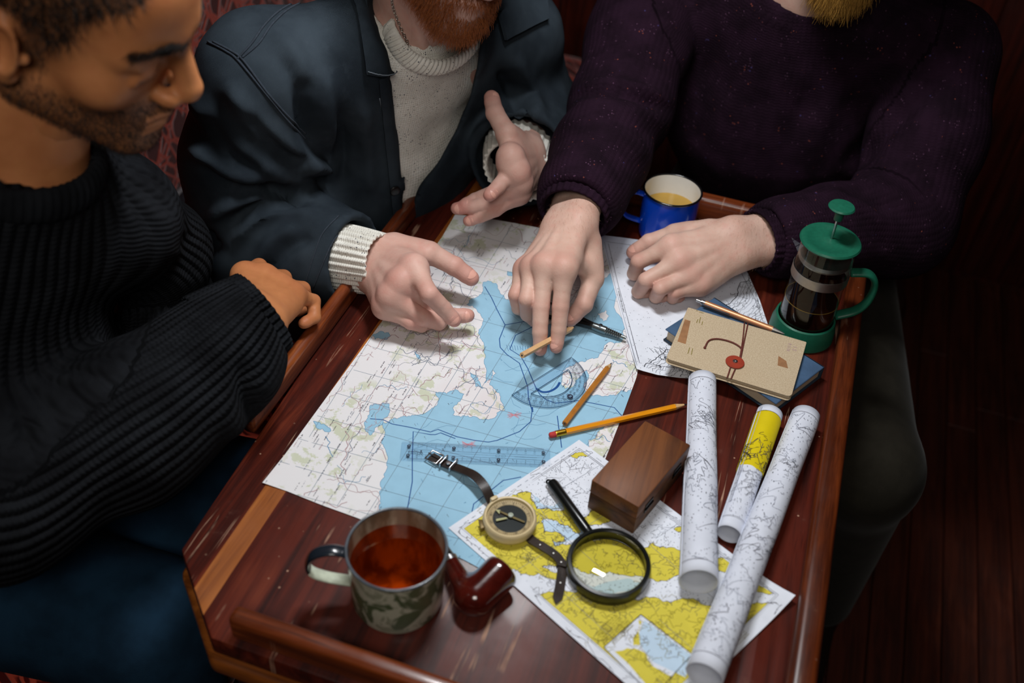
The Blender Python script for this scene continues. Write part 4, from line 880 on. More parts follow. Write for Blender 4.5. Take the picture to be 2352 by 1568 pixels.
# wrist compass
M['cream'] = pm('cream_plastic', (206, 186, 144), 0.45, vary=0.06, vscale=60); M['creamring'] = pm('tan_dial_ring', (186, 158, 116), 0.55, vary=0.05); M['blackdial'] = pm('black_dial', (16, 16, 16), 0.35, vary=0)
M['leather'] = pm('dark_brown_leather', (38, 26, 20), 0.42, vary=0.25, vscale=70, bump=0.3, bscale=500); M['lume'] = pm('pale_needle', (190, 180, 130), 0.5, vary=0); M['khaki'] = pm('khaki_metal', (112, 92, 52), 0.45, metal=0.4, vary=0.1)
cc = T1(1171, 1190, 0.015); cc[2] = 0.0; fc = frame(cc, (1, 0, 0), (0, 1, 0), (0, 0, 1)); zb = 0.0045
t = thing('compass', 'cream wrist compass with black dial and leather strap', 'compass', cc+Zv*0.003)
mk('body', xf(lathe([(0.0, zb), (0.0250, zb), (0.0272, zb+0.002), (0.0278, zb+0.005), (0.0270, zb+0.0075), (0.0282, zb+0.0090), (0.0278, zb+0.0125), (0.0262, zb+0.0142), (0.0245, zb+0.0138), (0.0238, zb+0.0105), (0.0180, zb+0.0098), (0.0, zb+0.0096)], 72, close=False), fc), M['cream'], t, smooth=40)
mk('dial_ring', xf(lathe([(0.0178, zb+0.0101), (0.0236, zb+0.0108)], 64, close=False), fc), M['creamring'], t, smooth=180)
mk('dial', xf(lathe([(0.0, zb+0.0100), (0.0180, zb+0.0100), (0.0182, zb+0.0104)], 56, close=False), fc), M['blackdial'], t, smooth=60)
parts = []
for i in range(60):
    a = 2*math.pi*i/60; h = 0.003 if i % 5 == 0 else 0.0015; w = 0.00018; c_, s_ = math.cos(a), math.sin(a)
    parts.append((np.array([((0.0225-h)*c_-w*s_, (0.0225-h)*s_+w*c_, zb+0.0111), (0.0225*c_-w*s_, 0.0225*s_+w*c_, zb+0.0112), (0.0225*c_+w*s_, 0.0225*s_-w*c_, zb+0.0112), ((0.0225-h)*c_+w*s_, (0.0225-h)*s_-w*c_, zb+0.0111)]), [(0, 1, 2, 3)]))
mk('graduations', xf(join(parts), fc), pm('brown_print', (96, 70, 44), 0.7, vary=0), t, smooth=0)
for i in range(12):
    a = 2*math.pi*i/12+0.13; V, F = text(str(i*30 // 10), 0.0032); V = V@rotz(a+math.pi/2)[:3, :3].T+np.array([0.0200*math.cos(a), 0.0200*math.sin(a), zb+0.0113]); mk('numeral', xf((V, F), fc), M['blackdial'], t, smooth=0)
def nd(px, dz=0.0): q = T1(*px, z=zb+0.0118+dz); return q
ctr = nd((1173, 1184))
def needle(name, pts, mat, dz=0.0): mk(name, prism([tuple(nd(p)[:2]) for p in pts], zb+0.0114+dz, zb+0.0119+dz), mat, t, smooth=0)
def ccw(pts):
    q = [nd(p)[:2] for p in pts]; A = sum(q[i][0]*q[(i+1) % len(q)][1]-q[(i+1) % len(q)][0]*q[i][1] for i in range(len(q))); return pts if A > 0 else pts[::-1]
needle('arrow_head', ccw([(1138, 1170), (1150, 1171), (1147, 1180)]), M['lume'])
needle('needle', ccw([(1148, 1172), (1176, 1184), (1206, 1197), (1204, 1200), (1174, 1188), (1147, 1175)]), M['khaki'])
needle('pointer', ccw([(1139, 1192), (1162, 1188), (1166, 1191), (1140, 1197)]), M['lume'], 0.0004)
mk('pivot', xf(lathe([(0.0, 0.0), (0.0030, 0.0), (0.0028, 0.0018), (0.0, 0.0022)], 24), frame(ctr, (1, 0, 0), (0, 1, 0), (0, 0, 1))), pm('pale_pivot', (176, 176, 160), 0.4, vary=0), t)
mk('cover_glass', xf(lathe([(0.0, zb+0.0146), (0.0150, zb+0.0143), (0.0240, zb+0.0134)], 56, close=False), fc), M['glass'], t, smooth=180)
l0 = T1(1107, 1206, 0.009); ld = unit(A3([cc[0]-l0[0], cc[1]-l0[1], 0])); fl_ = frame(l0, ld, np.cross(Zv, ld), Zv)
mk('locking_lever', xf(prism([(-0.0025, -0.0062), (0.010, -0.003), (0.010, 0.003), (-0.0025, 0.0062)], -0.003, 0.003, 0.0006), fl_), M['khaki'], t)
s0 = T1(1128, 1148, 0.012); fs = unit(A3([s0[0]-cc[0], s0[1]-cc[1], 0])); mk('sight', xf(box((0.0255, -0.004, zb+0.006), (0.0300, 0.004, zb+0.0165), 0.001), frame(cc, fs, np.cross(Zv, fs), Zv)), M['cream'], t)
st1 = [T1(1134, 1158, 0.004), T1(1126, 1144, 0.010), T1(1112, 1116, 0.017), T1(1090, 1092, 0.016), T1(1062, 1079, 0.011), T1(1040, 1071, 0.007), T1(1012, 1060, 0.0055), T1(990, 1047, 0.0050)]
up1 = (0.15, -0.35, 1.0)
s_ = mk('strap', band(smooth_path(st1, 40), 0.0105, 0.0018, up=up1), M['leather'], t, smooth=30)
bk = st1[5]; bd = unit(st1[7]-st1[5]); fb2 = frame(st1[7], bd, np.cross(Zv, bd), Zv)
def loop(x0, x1, w, r): return tube([(x0, -w, 0.001), (x0, w, 0.001), (x1, w, 0.001), (x1, -w, 0.001), (x0, -w, 0.001)], r, 8, up=(0, 0, 1))
mk('buckle', xf(loop(-0.012, 0.003, 0.0072, 0.0011), fb2), M['steel'], t, smooth=60); mk('buckle_prong', xf(tube([(-0.012, 0, 0.0015), (0.0035, 0, 0.0030)], 0.0008, 8), fb2), M['steel'], t)
for k, x in enumerate((-0.017, -0.030)): mk('keeper', xf(tube([(x, -0.0075, -0.002), (x, -0.0075, 0.0030), (x, 0.0075, 0.0030), (x, 0.0075, -0.002), (x, -0.0075, -0.002)], 0.0011, 8, up=(1, 0, 0)), frame(st1[7]+Zv*(0.001+0.0014*k), bd, np.cross(Zv, bd), Zv)), M['steel'], t, smooth=60)
mk('eyelet', xf(lathe([(0.0014, 0.0), (0.0028, 0.0), (0.0026, 0.0010), (0.0015, 0.0011)], 20), frame(xf((np.array([[-0.0235, 0, 0.0024]]), []), fb2)[0][0], (1, 0, 0), (0, 1, 0), (0, 0, 1))), M['steel'], t)
st2 = [T1(1205, 1222, 0.0045), T1(1222, 1240, 0.007), T1(1250, 1257, 0.0085), T1(1276, 1275, 0.007), T1(1292, 1297, 0.0050), T1(1291, 1312, 0.0045), T1(1287, 1340, 0.0042), T1(1283, 1362, 0.0042), T1(1277, 1386, 0.0040)]
P = smooth_path(st2, 44); V, F = band(P, 0.0100, 0.0016); 
for i in range(4):  # pointed strap end
    for j in range(4):
        k = (len(P)-1-i)*4+j; V[k] = P[len(P)-1-i]+(V[k]-P[len(P)-1-i])*np.array([(0.15+0.28*i)]*3)
mk('strap', (V, F), M['leather'], t, smooth=30)
for i in (9, 15, 20, 32): mk('strap_hole', xf(lathe([(0.0, 0.0), (0.0009, 0.0), (0.0008, 0.0003), (0.0, 0.0004)], 14), frame(P[i]+Zv*0.0009, (1, 0, 0), (0, 1, 0), (0, 0, 1))), M['dull_steel'], t)
mk('keeper', tube([P[24]+np.array([-0.0062, 0, -0.001]), P[24]+np.array([-0.006, 0, 0.0022]), P[24]+np.array([0.006, 0.002, 0.0022]), P[24]+np.array([0.0062, 0.002, -0.001])], 0.0012, 8), M['leather'], t, smooth=60)
# dividers
M['steelgrip'] = pm('ribbed_steel', (120, 126, 126), 0.3, metal=0.9, vary=0.1)
da, db = T1(1372, 752, 0.0085), T1(1438, 776, 0.0085); fd = frame_x(da, db); Ld = np.linalg.norm(db-da)
t = thing('dividers', 'drawing dividers with black legs and a ribbed steel head', 'dividers', da-Zv*0.006)
hpz = [(-0.006, 0.0), (-0.006, 0.0050), (0.010, 0.0054)]+[(0.012+0.0028*i+(0.0014 if j else 0), 0.0052-0.00022*i-(0.0012 if j else 0)) for i in range(int((Ld-0.016)/0.0028)) for j in (0, 1)]+[(Ld, 0.0022), (Ld, 0.0)]
mk('head', onx(hpz, fd), M['steelgrip'], t, smooth=25)
for pe in ((1262, 694), (1246, 724)):
    pz = T1(*pe, z=0.0045); mk('leg', tube([da+(db-da)*0.08, da+(pz-da)*0.3, pz-(pz-da)*0.12, pz], [0.0042, 0.0040, 0.0032, 0.0008], 10, sec=hexa(1.0)), M['blackplastic'], t, smooth=25)
mk('hinge_screw', xf(lathe([(0.0, 0.0), (0.0028, 0.0), (0.0026, 0.0012), (0.0, 0.0014)], 18), frame(da+(db-da)*0.1+Zv*0.0050, (1, 0, 0), (0, 1, 0), (0, 0, 1))), M['steel'], t)
# ---------------------------------------------------------------- smooth bodies: blended round cones turned into one continuous mesh
import openvdb as vdb
class Field:
    def __init__(s, lo, hi, h):
        s.lo = A3(lo); s.h = h; s.n = np.ceil((A3(hi)-s.lo)/h).astype(int)+1; s.D = np.full(s.n, 1.0, np.float32)
    def _win(s, lo, hi):
        a = np.maximum(0, np.floor((A3(lo)-s.lo)/s.h).astype(int)); b = np.minimum(s.n, np.ceil((A3(hi)-s.lo)/s.h).astype(int)+1)
        if (b <= a).any(): return None, None
        g = [(s.lo[i]+s.h*np.arange(a[i], b[i])).astype(np.float32) for i in range(3)]
        return tuple(slice(a[i], b[i]) for i in range(3)), (g[0][:, None, None], g[1][None, :, None], g[2][None, None, :])
    @staticmethod
    def smin(a, b, k):
        if k <= 0: return np.minimum(a, b)
        h = np.maximum(k-np.abs(a-b), 0)/k; return np.minimum(a, b)-h*h*k*0.25
    def cone(s, a, b, ra, rb, k=0.01, flat=None, cut=False, mg=0.02):
        a, b = A3(a), A3(b); r = max(ra, rb)+k+mg; w, g = s._win(np.minimum(a, b)-r, np.maximum(a, b)+r)
        if w is None: return
        P = [g[i]-a[i] for i in range(3)]; d = b-a
        sc_ = 1.0
        if flat is not None:      # thinner along the direction by the factor
            n_, f = unit(flat[0]), flat[1]; dn = P[0]*n_[0]+P[1]*n_[1]+P[2]*n_[2]; P = [P[i]+dn*n_[i]*(f-1) for i in range(3)]; d = d+n_*np.dot(d, n_)*(f-1); sc_ = 1.0/(1+(f-1)*0.35)
        L2 = max(float(np.dot(d, d)), 1e-12); t = np.clip((P[0]*d[0]+P[1]*d[1]+P[2]*d[2])/L2, 0, 1)
        dist = np.sqrt((P[0]-t*d[0])**2+(P[1]-t*d[1])**2+(P[2]-t*d[2])**2)-(ra+(rb-ra)*t)
        dist = dist*sc_
        if cut: s.D[w] = -Field.smin(-s.D[w], dist, k)
        else: s.D[w] = Field.smin(s.D[w], dist, k)
    def ball(s, c, r, k=0.01, cut=False): s.cone(c, A3(c)+1e-6, r, r, k, None, cut)
    def ell(s, c, R, k=0.01, cut=False, axes=None):
        c, R = A3(c), A3(R); m = R.max()+k+0.02; w, g = s._win(c-m, c+m)
        if w is None: return
        P = [g[i]-c[i] for i in range(3)]
        if axes is not None: P = [P[0]*ax[0]+P[1]*ax[1]+P[2]*ax[2] for ax in axes]
        k0 = np.sqrt((P[0]/R[0])**2+(P[1]/R[1])**2+(P[2]/R[2])**2); k1 = np.sqrt((P[0]/R[0]**2)**2+(P[1]/R[1]**2)**2+(P[2]/R[2]**2)**2)
        dist = k0*(k0-1)/np.maximum(k1, 1e-9)
        if cut: s.D[w] = -Field.smin(-s.D[w], dist, k)
        else: s.D[w] = Field.smin(s.D[w], dist, k)
    def plane(s, p, n, c=None, r=None, k=0.0):
        """remove what lies beyond the plane, within radius r of c"""
        p, n = A3(p), unit(n); c = p if c is None else A3(c); r = r or 9; w, g = s._win(c-r, c+r)
        if w is None: return
        d = (g[0]-p[0])*n[0]+(g[1]-p[1])*n[1]+(g[2]-p[2])*n[2]
        q = (g[0]-c[0])**2+(g[1]-c[1])**2+(g[2]-c[2])**2 < r*r
        s.D[w] = np.where(q, -Field.smin(-s.D[w], -d, k), s.D[w])
    def points(s):
        g = np.indices(s.n).reshape(3, -1).T*s.h+s.lo; return g
    def mesh(s, smooth=0):
        D = np.minimum(s.D, 6*s.h); D = np.maximum(D, -6*s.h)
        D[0], D[-1], D[:, 0], D[:, -1], D[:, :, 0], D[:, :, -1] = [3*s.h]*6
        G = vdb.FloatGrid(3*s.h); G.copyFromArray(D.astype(np.float32)); P, Q = G.convertToQuads(0.0)
        V = P.astype(float)*s.h+s.lo; F = Q.astype(np.int64)
        n = normals(V, F); a = V[F[:, 0]]; # outward orientation
        vol = np.einsum('ij,ij->i', V[F[:, 0]], np.cross(V[F[:, 1]]-V[F[:, 0]], V[F[:, 2]]-V[F[:, 0]])).sum()
        c = V.mean(0); vol = np.einsum('ij,ij->i', V[F[:, 0]]-c, np.cross(V[F[:, 1]]-V[F[:, 0]], V[F[:, 2]]-V[F[:, 0]])).sum()
        if vol < 0: F = F[:, ::-1].copy()
        for _ in range(smooth): V = relax(V, F)
        return V, F
def normals(V, F):
    fn = np.cross(V[F[:, 2]]-V[F[:, 0]], V[F[:, 3]]-V[F[:, 1]]); N = np.zeros_like(V)
    for k in range(4): np.add.at(N, F[:, k], fn)
    return N/(np.linalg.norm(N, axis=1)[:, None]+1e-12)
def relax(V, F, f=0.5):
    S = np.zeros_like(V); c = np.zeros(len(V))
    for k in range(4):
        a, b = F[:, k], F[:, (k+1) % 4]; np.add.at(S, a, V[b]); np.add.at(S, b, V[a]); np.add.at(c, a, 1); np.add.at(c, b, 1)
    return V+(S/np.maximum(c, 1)[:, None]-V)*f
def cat(parts):
    V = []; F = []; n = 0
    for v, f in parts: V.append(v); F.append(f+n); n += len(v)
    return np.concatenate(V), np.concatenate(F)
def near_line(V, L):
    """distance from points to a polyline (any dimension) and the parameter along it"""
    L = A3(L); best = np.full(len(V), 1e9); par = np.zeros(len(V)); acc = 0
    for a, b in zip(L[:-1], L[1:]):
        d = b-a; l2 = max(np.dot(d, d), 1e-12); t = np.clip(((V-a)@d)/l2, 0, 1); q = np.linalg.norm(V-a-t[:, None]*d, axis=1)
        k = q < best; best[k] = q[k]; par[k] = acc+t[k]*math.sqrt(l2); acc += math.sqrt(l2)
    return best, par
def creases(V, F, folds, N=None):
    """press or raise folds into cloth: each fold = (pixels it runs through, half width in m, height in m)"""
    N = normals(V, F) if N is None else N; p, dep = proj(V); view = (CAMP-V)/np.linalg.norm(CAMP-V, axis=1)[:, None]; face = np.clip((np.einsum('ij,ij->i', N, view)+0.05)/0.3, 0, 1)
    disp = np.zeros(len(V))
    for px, w, h in folds:
        L = smooth_path([(*q, 0) for q in px], 24)[:, :2] if len(px) > 2 else A3(px)
        tot = np.linalg.norm(np.diff(L, axis=0), axis=1).sum(); d, t = near_line(p, L); d = d*dep/FPX
        endf = np.clip(np.minimum(t, tot-t)/(0.22*tot)+0.25, 0, 1); disp += h*np.exp(-(d/w)**2)*endf*face
    return V+N*disp[:, None]
def chains_attr(V, chains):
    """for ribbed knitting: direction round the nearest limb axis and the distance along it; chains = [(points, rib count, reach)]"""
    out = np.zeros((len(V), 3)); ribn = np.zeros(len(V)); best = np.full(len(V), 1e9)
    for pts, n, rad, ref in chains:
        P = smooth_path(pts, 40); Tn, Nn, Bn = frames_along(P, ref); acc = np.r_[0, np.cumsum(np.linalg.norm(np.diff(P, axis=0), axis=1))]
        d2 = ((V[:, None, :]-P[None])**2).sum(2) if len(V)*40 < 6e6 else None
        if d2 is None:
            ix = np.concatenate([((c[:, None, :]-P[None])**2).sum(2).argmin(1) for c in np.array_split(V, 12)])
        else: ix = d2.argmin(1)
        q = V-P[ix]; al = np.einsum('ij,ij->i', q, Tn[ix]); x = np.einsum('ij,ij->i', q, Bn[ix]); y = np.einsum('ij,ij->i', q, Nn[ix]); r = np.hypot(x, y)+1e-9
        score = np.linalg.norm(q, axis=1)/rad; k = score < best
        out[k] = np.c_[x/r, y/r, acc[ix]+al][k]; ribn[k] = n; best[k] = score[k]
    return {'rib': ('FLOAT_VECTOR', out), 'ribn': ('FLOAT', ribn)}
def drape(bvh, pxs, lift=0.001, n=None):
    """points of a surface that the photograph shows along a pixel line, lifted off it"""
    px = smooth_path([(*q, 0) for q in pxs], n)[:, :2] if n else A3(pxs); D = ray(px); out = []; nn = []
    for d in D:
        h = bvh.ray_cast(Vector(CAMP), Vector(unit(d)))
        if h[0] is not None: out.append(A3(h[0])+A3(h[1])*lift); nn.append(A3(h[1]))
    return np.array(out), np.array(nn)
def bvh_of(V, F): return BVHTree.FromPolygons([tuple(v) for v in V], [tuple(int(i) for i in f) for f in F])
def patch(bvh, quad, nu, nv, lift, thick):
    """a piece of cloth lying on a surface: quad = four pixel corners (row 0 left, row 0 right, row 1 right, row 1 left)"""
    a, b, c, d = A3(quad); V = []
    ok = True; last = None
    for i in range(nv+1):
        for j in range(nu+1):
            u, v = j/nu, i/nv; p = a*(1-u)*(1-v)+b*u*(1-v)+c*u*v+d*(1-u)*v; r = unit(ray([p])[0]); h = bvh.ray_cast(Vector(CAMP), Vector(r))
            q = A3(h[0])+A3(h[1])*lift if h[0] is not None else (last if last is not None else CAMP+r*1.4); last = q; V.append(q)
    V = np.array(V).reshape(nv+1, nu+1, 3)
    for _ in range(3): V[1:-1, 1:-1] = (V[:-2, 1:-1]+V[2:, 1:-1]+V[1:-1, :-2]+V[1:-1, 2:]+V[1:-1, 1:-1]*2)/6
    F = [(i*(nu+1)+j, (i+1)*(nu+1)+j, (i+1)*(nu+1)+j+1, i*(nu+1)+j+1) for i in range(nv) for j in range(nu)]
    V = V.reshape(-1, 3); n = len(V); nr = np.zeros_like(V)
    for f in F:
        k = np.cross(V[f[1]]-V[f[0]], V[f[3]]-V[f[0]])
        for i in f: nr[i] += k
    nr /= np.linalg.norm(nr, axis=1)[:, None]+1e-12
    if (nr*(CAMP-V)).sum() < 0: nr = -nr; F = [f[::-1] for f in F]
    W = V+nr*thick; e = {}
    for f in F:
        for i in range(4):
            p, q = f[i], f[(i+1) % 4]
            if (q, p) in e: del e[(q, p)]
            else: e[(p, q)] = 1
    return np.vstack([V, W]), [tuple(i+n for i in f) for f in F]+[f[::-1] for f in F]+[(p, q, q+n, p+n) for p, q in e]
HANDS = {  # joint centres: forearm, wrist, four joints of each finger, four of the thumb
 'AR': [[-0.481, 0.9094, 0.075], [-0.4502, 0.9453, 0.0483], [-0.3832, 0.9034, 0.0927], [-0.3512, 0.8721, 0.0847], [-0.3346, 0.8776, 0.0637], [-0.3209, 0.8787, 0.0488], [-0.393, 0.885, 0.0802], [-0.3649, 0.9008, 0.0421], [-0.3353, 0.9038, 0.0315], [-0.3162, 0.9135, 0.0307], [-0.4027, 0.8766, 0.0622], [-0.3612, 0.8768, 0.041], [-0.3473, 0.8949, 0.0231], [-0.3479, 0.9144, 0.0154], [-0.4105, 0.8742, 0.0442], [-0.3746, 0.8711, 0.034], [-0.366, 0.8844, 0.0204], [-0.3628, 0.9005, 0.013], [-0.4354, 0.9651, 0.0667], [-0.3886, 0.9664, 0.0693], [-0.3559, 0.9694, 0.0563], [-0.333, 0.9697, 0.0439]],
 'AL': [[-0.2934, 1.165, 0.1], [-0.3275, 1.1791, 0.0992], [-0.3321, 1.1019, 0.1507], [-0.3386, 1.1205, 0.1094], [-0.343, 1.094, 0.1059], [-0.3488, 1.0752, 0.1019], [-0.3205, 1.0961, 0.1342], [-0.3485, 1.096, 0.0927], [-0.3743, 1.0928, 0.0759], [-0.3834, 1.0738, 0.0766], [-0.3157, 1.0994, 0.1163], [-0.3465, 1.0888, 0.0834], [-0.3727, 1.0766, 0.0754], [-0.3927, 1.0703, 0.0717], [-0.3162, 1.1011, 0.0975], [-0.3419, 1.0849, 0.0746], [-0.3593, 1.0754, 0.0649], [-0.3746, 1.0683, 0.0575], [-0.3384, 1.1679, 0.1278], [-0.3496, 1.1364, 0.1613], [-0.3739, 1.1568, 0.1755], [-0.3867, 1.1771, 0.1853]],
 'CR': [[-0.2531, 1.1449, 0.105], [-0.2318, 1.0511, 0.1047], [-0.2115, 0.9626, 0.1017], [-0.204, 0.9318, 0.0666], [-0.1992, 0.9152, 0.0443], [-0.1971, 0.903, 0.028], [-0.236, 0.9639, 0.0974], [-0.2275, 0.9281, 0.0626], [-0.2205, 0.9082, 0.0393], [-0.2155, 0.8986, 0.0212], [-0.2532, 0.9718, 0.0837], [-0.2468, 0.9294, 0.0666], [-0.2455, 0.9357, 0.0384], [-0.2377, 0.946, 0.022], [-0.2662, 0.9805, 0.0695], [-0.2661, 0.9461, 0.0551], [-0.2613, 0.9463, 0.0349], [-0.254, 0.957, 0.0226], [-0.2017, 1.0419, 0.0888], [-0.1837, 1.0089, 0.0598], [-0.1851, 0.9789, 0.0415], [-0.1972, 0.9656, 0.0229]],
 'CL': [[0.0311, 1.1975, 0.048], [-0.0227, 1.1499, 0.0694], [-0.1045, 1.1056, 0.0699], [-0.1409, 1.0882, 0.0456], [-0.1449, 1.0949, 0.0197], [-0.1353, 1.1091, 0.0094], [-0.0883, 1.09, 0.0602], [-0.1228, 1.0572, 0.0423], [-0.1308, 1.0666, 0.0142], [-0.1177, 1.0812, 0.0075], [-0.0725, 1.0847, 0.0461], [-0.1017, 1.0493, 0.0407], [-0.1067, 1.0631, 0.0159], [-0.0972, 1.0795, 0.0073], [-0.0562, 1.0853, 0.0349], [-0.0836, 1.0607, 0.0313], [-0.0856, 1.0719, 0.0137], [-0.0774, 1.0864, 0.007], [-0.0641, 1.1564, 0.0717], [-0.1087, 1.1568, 0.054], [-0.1389, 1.1485, 0.0375], [-0.1571, 1.1392, 0.0211]],
 'BR': [[-0.5195, 0.6975, 0.085], [-0.4991, 0.7325, 0.1113], [-0.5564, 0.8033, 0.0991], [-0.5626, 0.845, 0.0805], [-0.5589, 0.8549, 0.0557], [-0.5571, 0.8351, 0.0538], [-0.5361, 0.8115, 0.0967], [-0.5347, 0.8514, 0.067], [-0.5347, 0.8601, 0.0375], [-0.5505, 0.8599, 0.0239], [-0.5161, 0.8108, 0.0901], [-0.5064, 0.8461, 0.0625], [-0.5046, 0.851, 0.0342], [-0.5089, 0.8309, 0.0385], [-0.4965, 0.8086, 0.0848], [-0.4855, 0.8337, 0.0599], [-0.4768, 0.8178, 0.0495], [-0.4819, 0.8008, 0.0519], [-0.5207, 0.7572, 0.1057], [-0.5261, 0.7944, 0.0767], [-0.5271, 0.8225, 0.0555], [-0.5035, 0.8142, 0.0622]],
}
HKEY = ['fa', 'w', 'i0', 'i1', 'i2', 'i3', 'm0', 'm1', 'm2', 'm3', 'r0', 'r1', 'r2', 'r3', 'l0', 'l1', 'l2', 'l3', 't0', 't1', 't2', 't3']
# ---------------------------------------------------------------- people
RADS = {'i': (.0114, .0101, .0091, .0076), 'm': (.0116, .0103, .0093, .0078), 'r': (.0109, .0096, .0087, .0073), 'l': (.0099, .0086, .0078, .0066), 't': (.0146, .0124, .0112, .0092)}
def build_hand(key, left, scale=1.0, arm_r=0.0305, arm_end=None, h=0.0016):
    J = {n: A3(v) for n, v in zip(HKEY, HANDS[key])}
    along = unit(J['m0']-J['w']); rad = unit((J['i0']-J['l0'])-along*np.dot(J['i0']-J['l0'], along)); dor = np.cross(rad, along) if left else np.cross(along, rad); dor = unit(dor)
    pts = np.array(list(J.values())); F_ = Field(pts.min(0)-0.045, pts.max(0)+0.045, h)
    s = scale; w = J['w']; fa = arm_end if arm_end is not None else J['fa']; fa = A3(fa); ax = unit(fa-w)
    radw = unit(rad-ax*np.dot(rad, ax))
    # palm
    off = {'i': .0185, 'm': .0065, 'r': -.0055, 'l': -.0165}
    for f in 'imrl':
        c0 = w+rad*off[f]*s*0.95+along*0.006-dor*0.001; F_.cone(c0, J[f+'0']-dor*0.0015, .0138*s, {'i': .0134, 'm': .0136, 'r': .0128, 'l': .0118}[f]*s, 0.018)
    F_.cone(w+rad*0.010-dor*0.006, J['i0']*0.5+J['m0']*0.5-dor*0.007, .0125*s, .0105*s, 0.014)
    F_.cone(w-rad*0.014-dor*0.006, J['l0']-dor*0.007-along*0.014, .0150*s, .0115*s, 0.014)        # heel of the hand
    F_.cone(w+rad*0.013-dor*0.005, J['t1'], .0165*s, .0125*s, 0.014)                               # ball of the thumb
    F_.cone(J['t1']*0.75+J['t0']*0.25, J['i0']*0.82+w*0.18-dor*0.004, .0085*s, .0090*s, 0.016)      # web
    for q in (-1, 1):
        F_.cone(w+radw*0.0135*q*s, w+ax*0.10+radw*0.013*q, .0190*s, arm_r*0.80, 0.018)
    for f in 'imrl': F_.ball(J[f+'0']+dor*0.0022, {'i': .0106, 'm': .0110, 'r': .0100, 'l': .0091}[f]*s, 0.012)
    base = F_.D.copy()
    # tendons on the back of the hand
    for f in 'imrl': F_.cone(w+rad*off[f]*0.45+dor*0.0125+along*0.014, J[f+'0']+dor*0.0080, .0026, .0036, 0.008)
    palm = F_.D; prox = np.full(F_.n, 1.0, np.float32)
    fing = np.full(F_.n, 1.0, np.float32)
    for f in 'imrlt':
        F_.D = np.full(F_.n, 1.0, np.float32); r = [x*s for x in RADS[f]]
        a = J[f+'0'] if f != 't' else J['t0']*0.4+J['t1']*0.6
        p = [J[f+str(k)] for k in range(4)]
        if f == 't':
            F_.cone(p[0], p[1], r[0]*1.05, r[1]*1.04, 0.0015); F_.cone(p[1], p[2], r[1]*0.98, r[2]*0.97, 0.0015); F_.cone(p[2], p[3], r[2]*0.98, r[3], 0.0015); F_.ball(p[2], r[2]*1.04, 0.0012); F_.ball(p[3]*0.7+p[2]*0.3, r[3]*1.10, 0.0012)
        else:
            F_.cone(p[0], p[0]*0.45+p[1]*0.55, r[0], r[1]*1.00, 0.0012); F_.cone(p[0]*0.45+p[1]*0.55, p[1], r[1]*0.99, r[1]*1.01, 0.0012)
            F_.cone(p[1], p[1]*0.4+p[2]*0.6, r[1]*0.99, r[2]*1.01, 0.0012); F_.cone(p[1]*0.4+p[2]*0.6, p[2], r[2]*0.99, r[2]*1.0, 0.0012); F_.cone(p[2], p[3], r[2]*0.98, r[3], 0.0012); F_.ball(p[3]*0.75+p[2]*0.25, r[3]*1.10, 0.0012)
        fing = Field.smin(fing, F_.D, 0.0006)
        F_.D = np.full(F_.n, 1.0, np.float32); F_.cone(p[0], p[0]*0.55+p[1]*0.45, r[0]*0.98, r[1]*0.97, 0.002); prox = np.minimum(prox, F_.D)
    F_.D = Field.smin(Field.smin(palm, prox, 0.012), fing, 0.0040)
    V, F = F_.mesh(1)
    red = np.zeros(len(V)); hair = np.zeros(len(V))
    for f in 'imrl':
        red += 0.9*np.exp(-(np.linalg.norm(V-J[f+'0']-dor*0.006, axis=1)/0.0115)**2)+0.75*np.exp(-(np.linalg.norm(V-J[f+'1'], axis=1)/0.0105)**2)+0.8*np.exp(-(np.linalg.norm(V-J[f+'3'], axis=1)/0.013)**2)
    red += 0.8*np.exp(-(np.linalg.norm(V-J['t3'], axis=1)/0.016)**2)+0.6*np.exp(-(np.linalg.norm(V-J['t2'], axis=1)/0.012)**2)
    # wrinkles over the finger joints, bent out of the skin itself
    N = normals(V, F); disp = np.zeros(len(V))
    for f in 'imrlt':
        for k in (1, 2) if f != 't' else (2,):
            dirn = unit(J[f+str(k+1)]-J[f+str(k-1)]); q = V-J[f+str(k)]; t_ = q@dirn; dd = N@dor
            disp -= 0.00009*(0.5+0.5*np.cos(t_/0.0026*2*math.pi))*np.exp(-(t_/0.0052)**2)*np.exp(-(np.linalg.norm(q, axis=1)/0.014)**2)*np.clip(dd, 0, 1)
    V = V+N*disp[:, None]
    nails = []
    for f in 'imrlt':
        p2, p3 = J[f+'2'], J[f+'3']; d = unit(p3-p2); lat = unit(np.cross(d, dor)) if f != 't' else None
        if f == 't':
            latr = unit(np.cross(d, dor)); n_ = unit(np.cross(latr, d)); side = rad if not left else rad; n_ = unit(n_*0.75+np.cross(d, np.cross(rad, d))*0.55); 
        else:
            ax_ = unit(np.cross(J[f+'1']-J[f+'0'], J[f+'3']-J[f+'1'])); rr = unit(rad-d*np.dot(rad, d)); n_ = unit(np.cross(rr, d)) if left else unit(np.cross(d, rr))
        rf = RADS[f][3]*s*1.10; y_ = unit(np.cross(n_, d)); n_ = np.cross(d, y_); W, Lg = rf*0.74, (0.0055 if f != 't' else 0.0066); P = []
        for i in range(7):
            for j in range(7):
                u, v = (j/3.0-1), (i/3.0-1); uu = u*math.sqrt(1-0.50*v*v); sq = math.sqrt(1-0.50*u*u)
                c_ = p3+d*(-rf*0.34+v*Lg*sq*0.93)+y_*(uu*W*0.97)+n_*(math.sqrt(max(0, rf**2-(uu*W)**2))*1.0-0.00005-0.0008*max(0, v)**2)
                P.append(c_)
        nails.append((np.array(P), [(i*7+j, i*7+j+1, (i+1)*7+j+1, (i+1)*7+j) for i in range(6) for j in range(6)]))
    return V, F, red, nails, J, dor
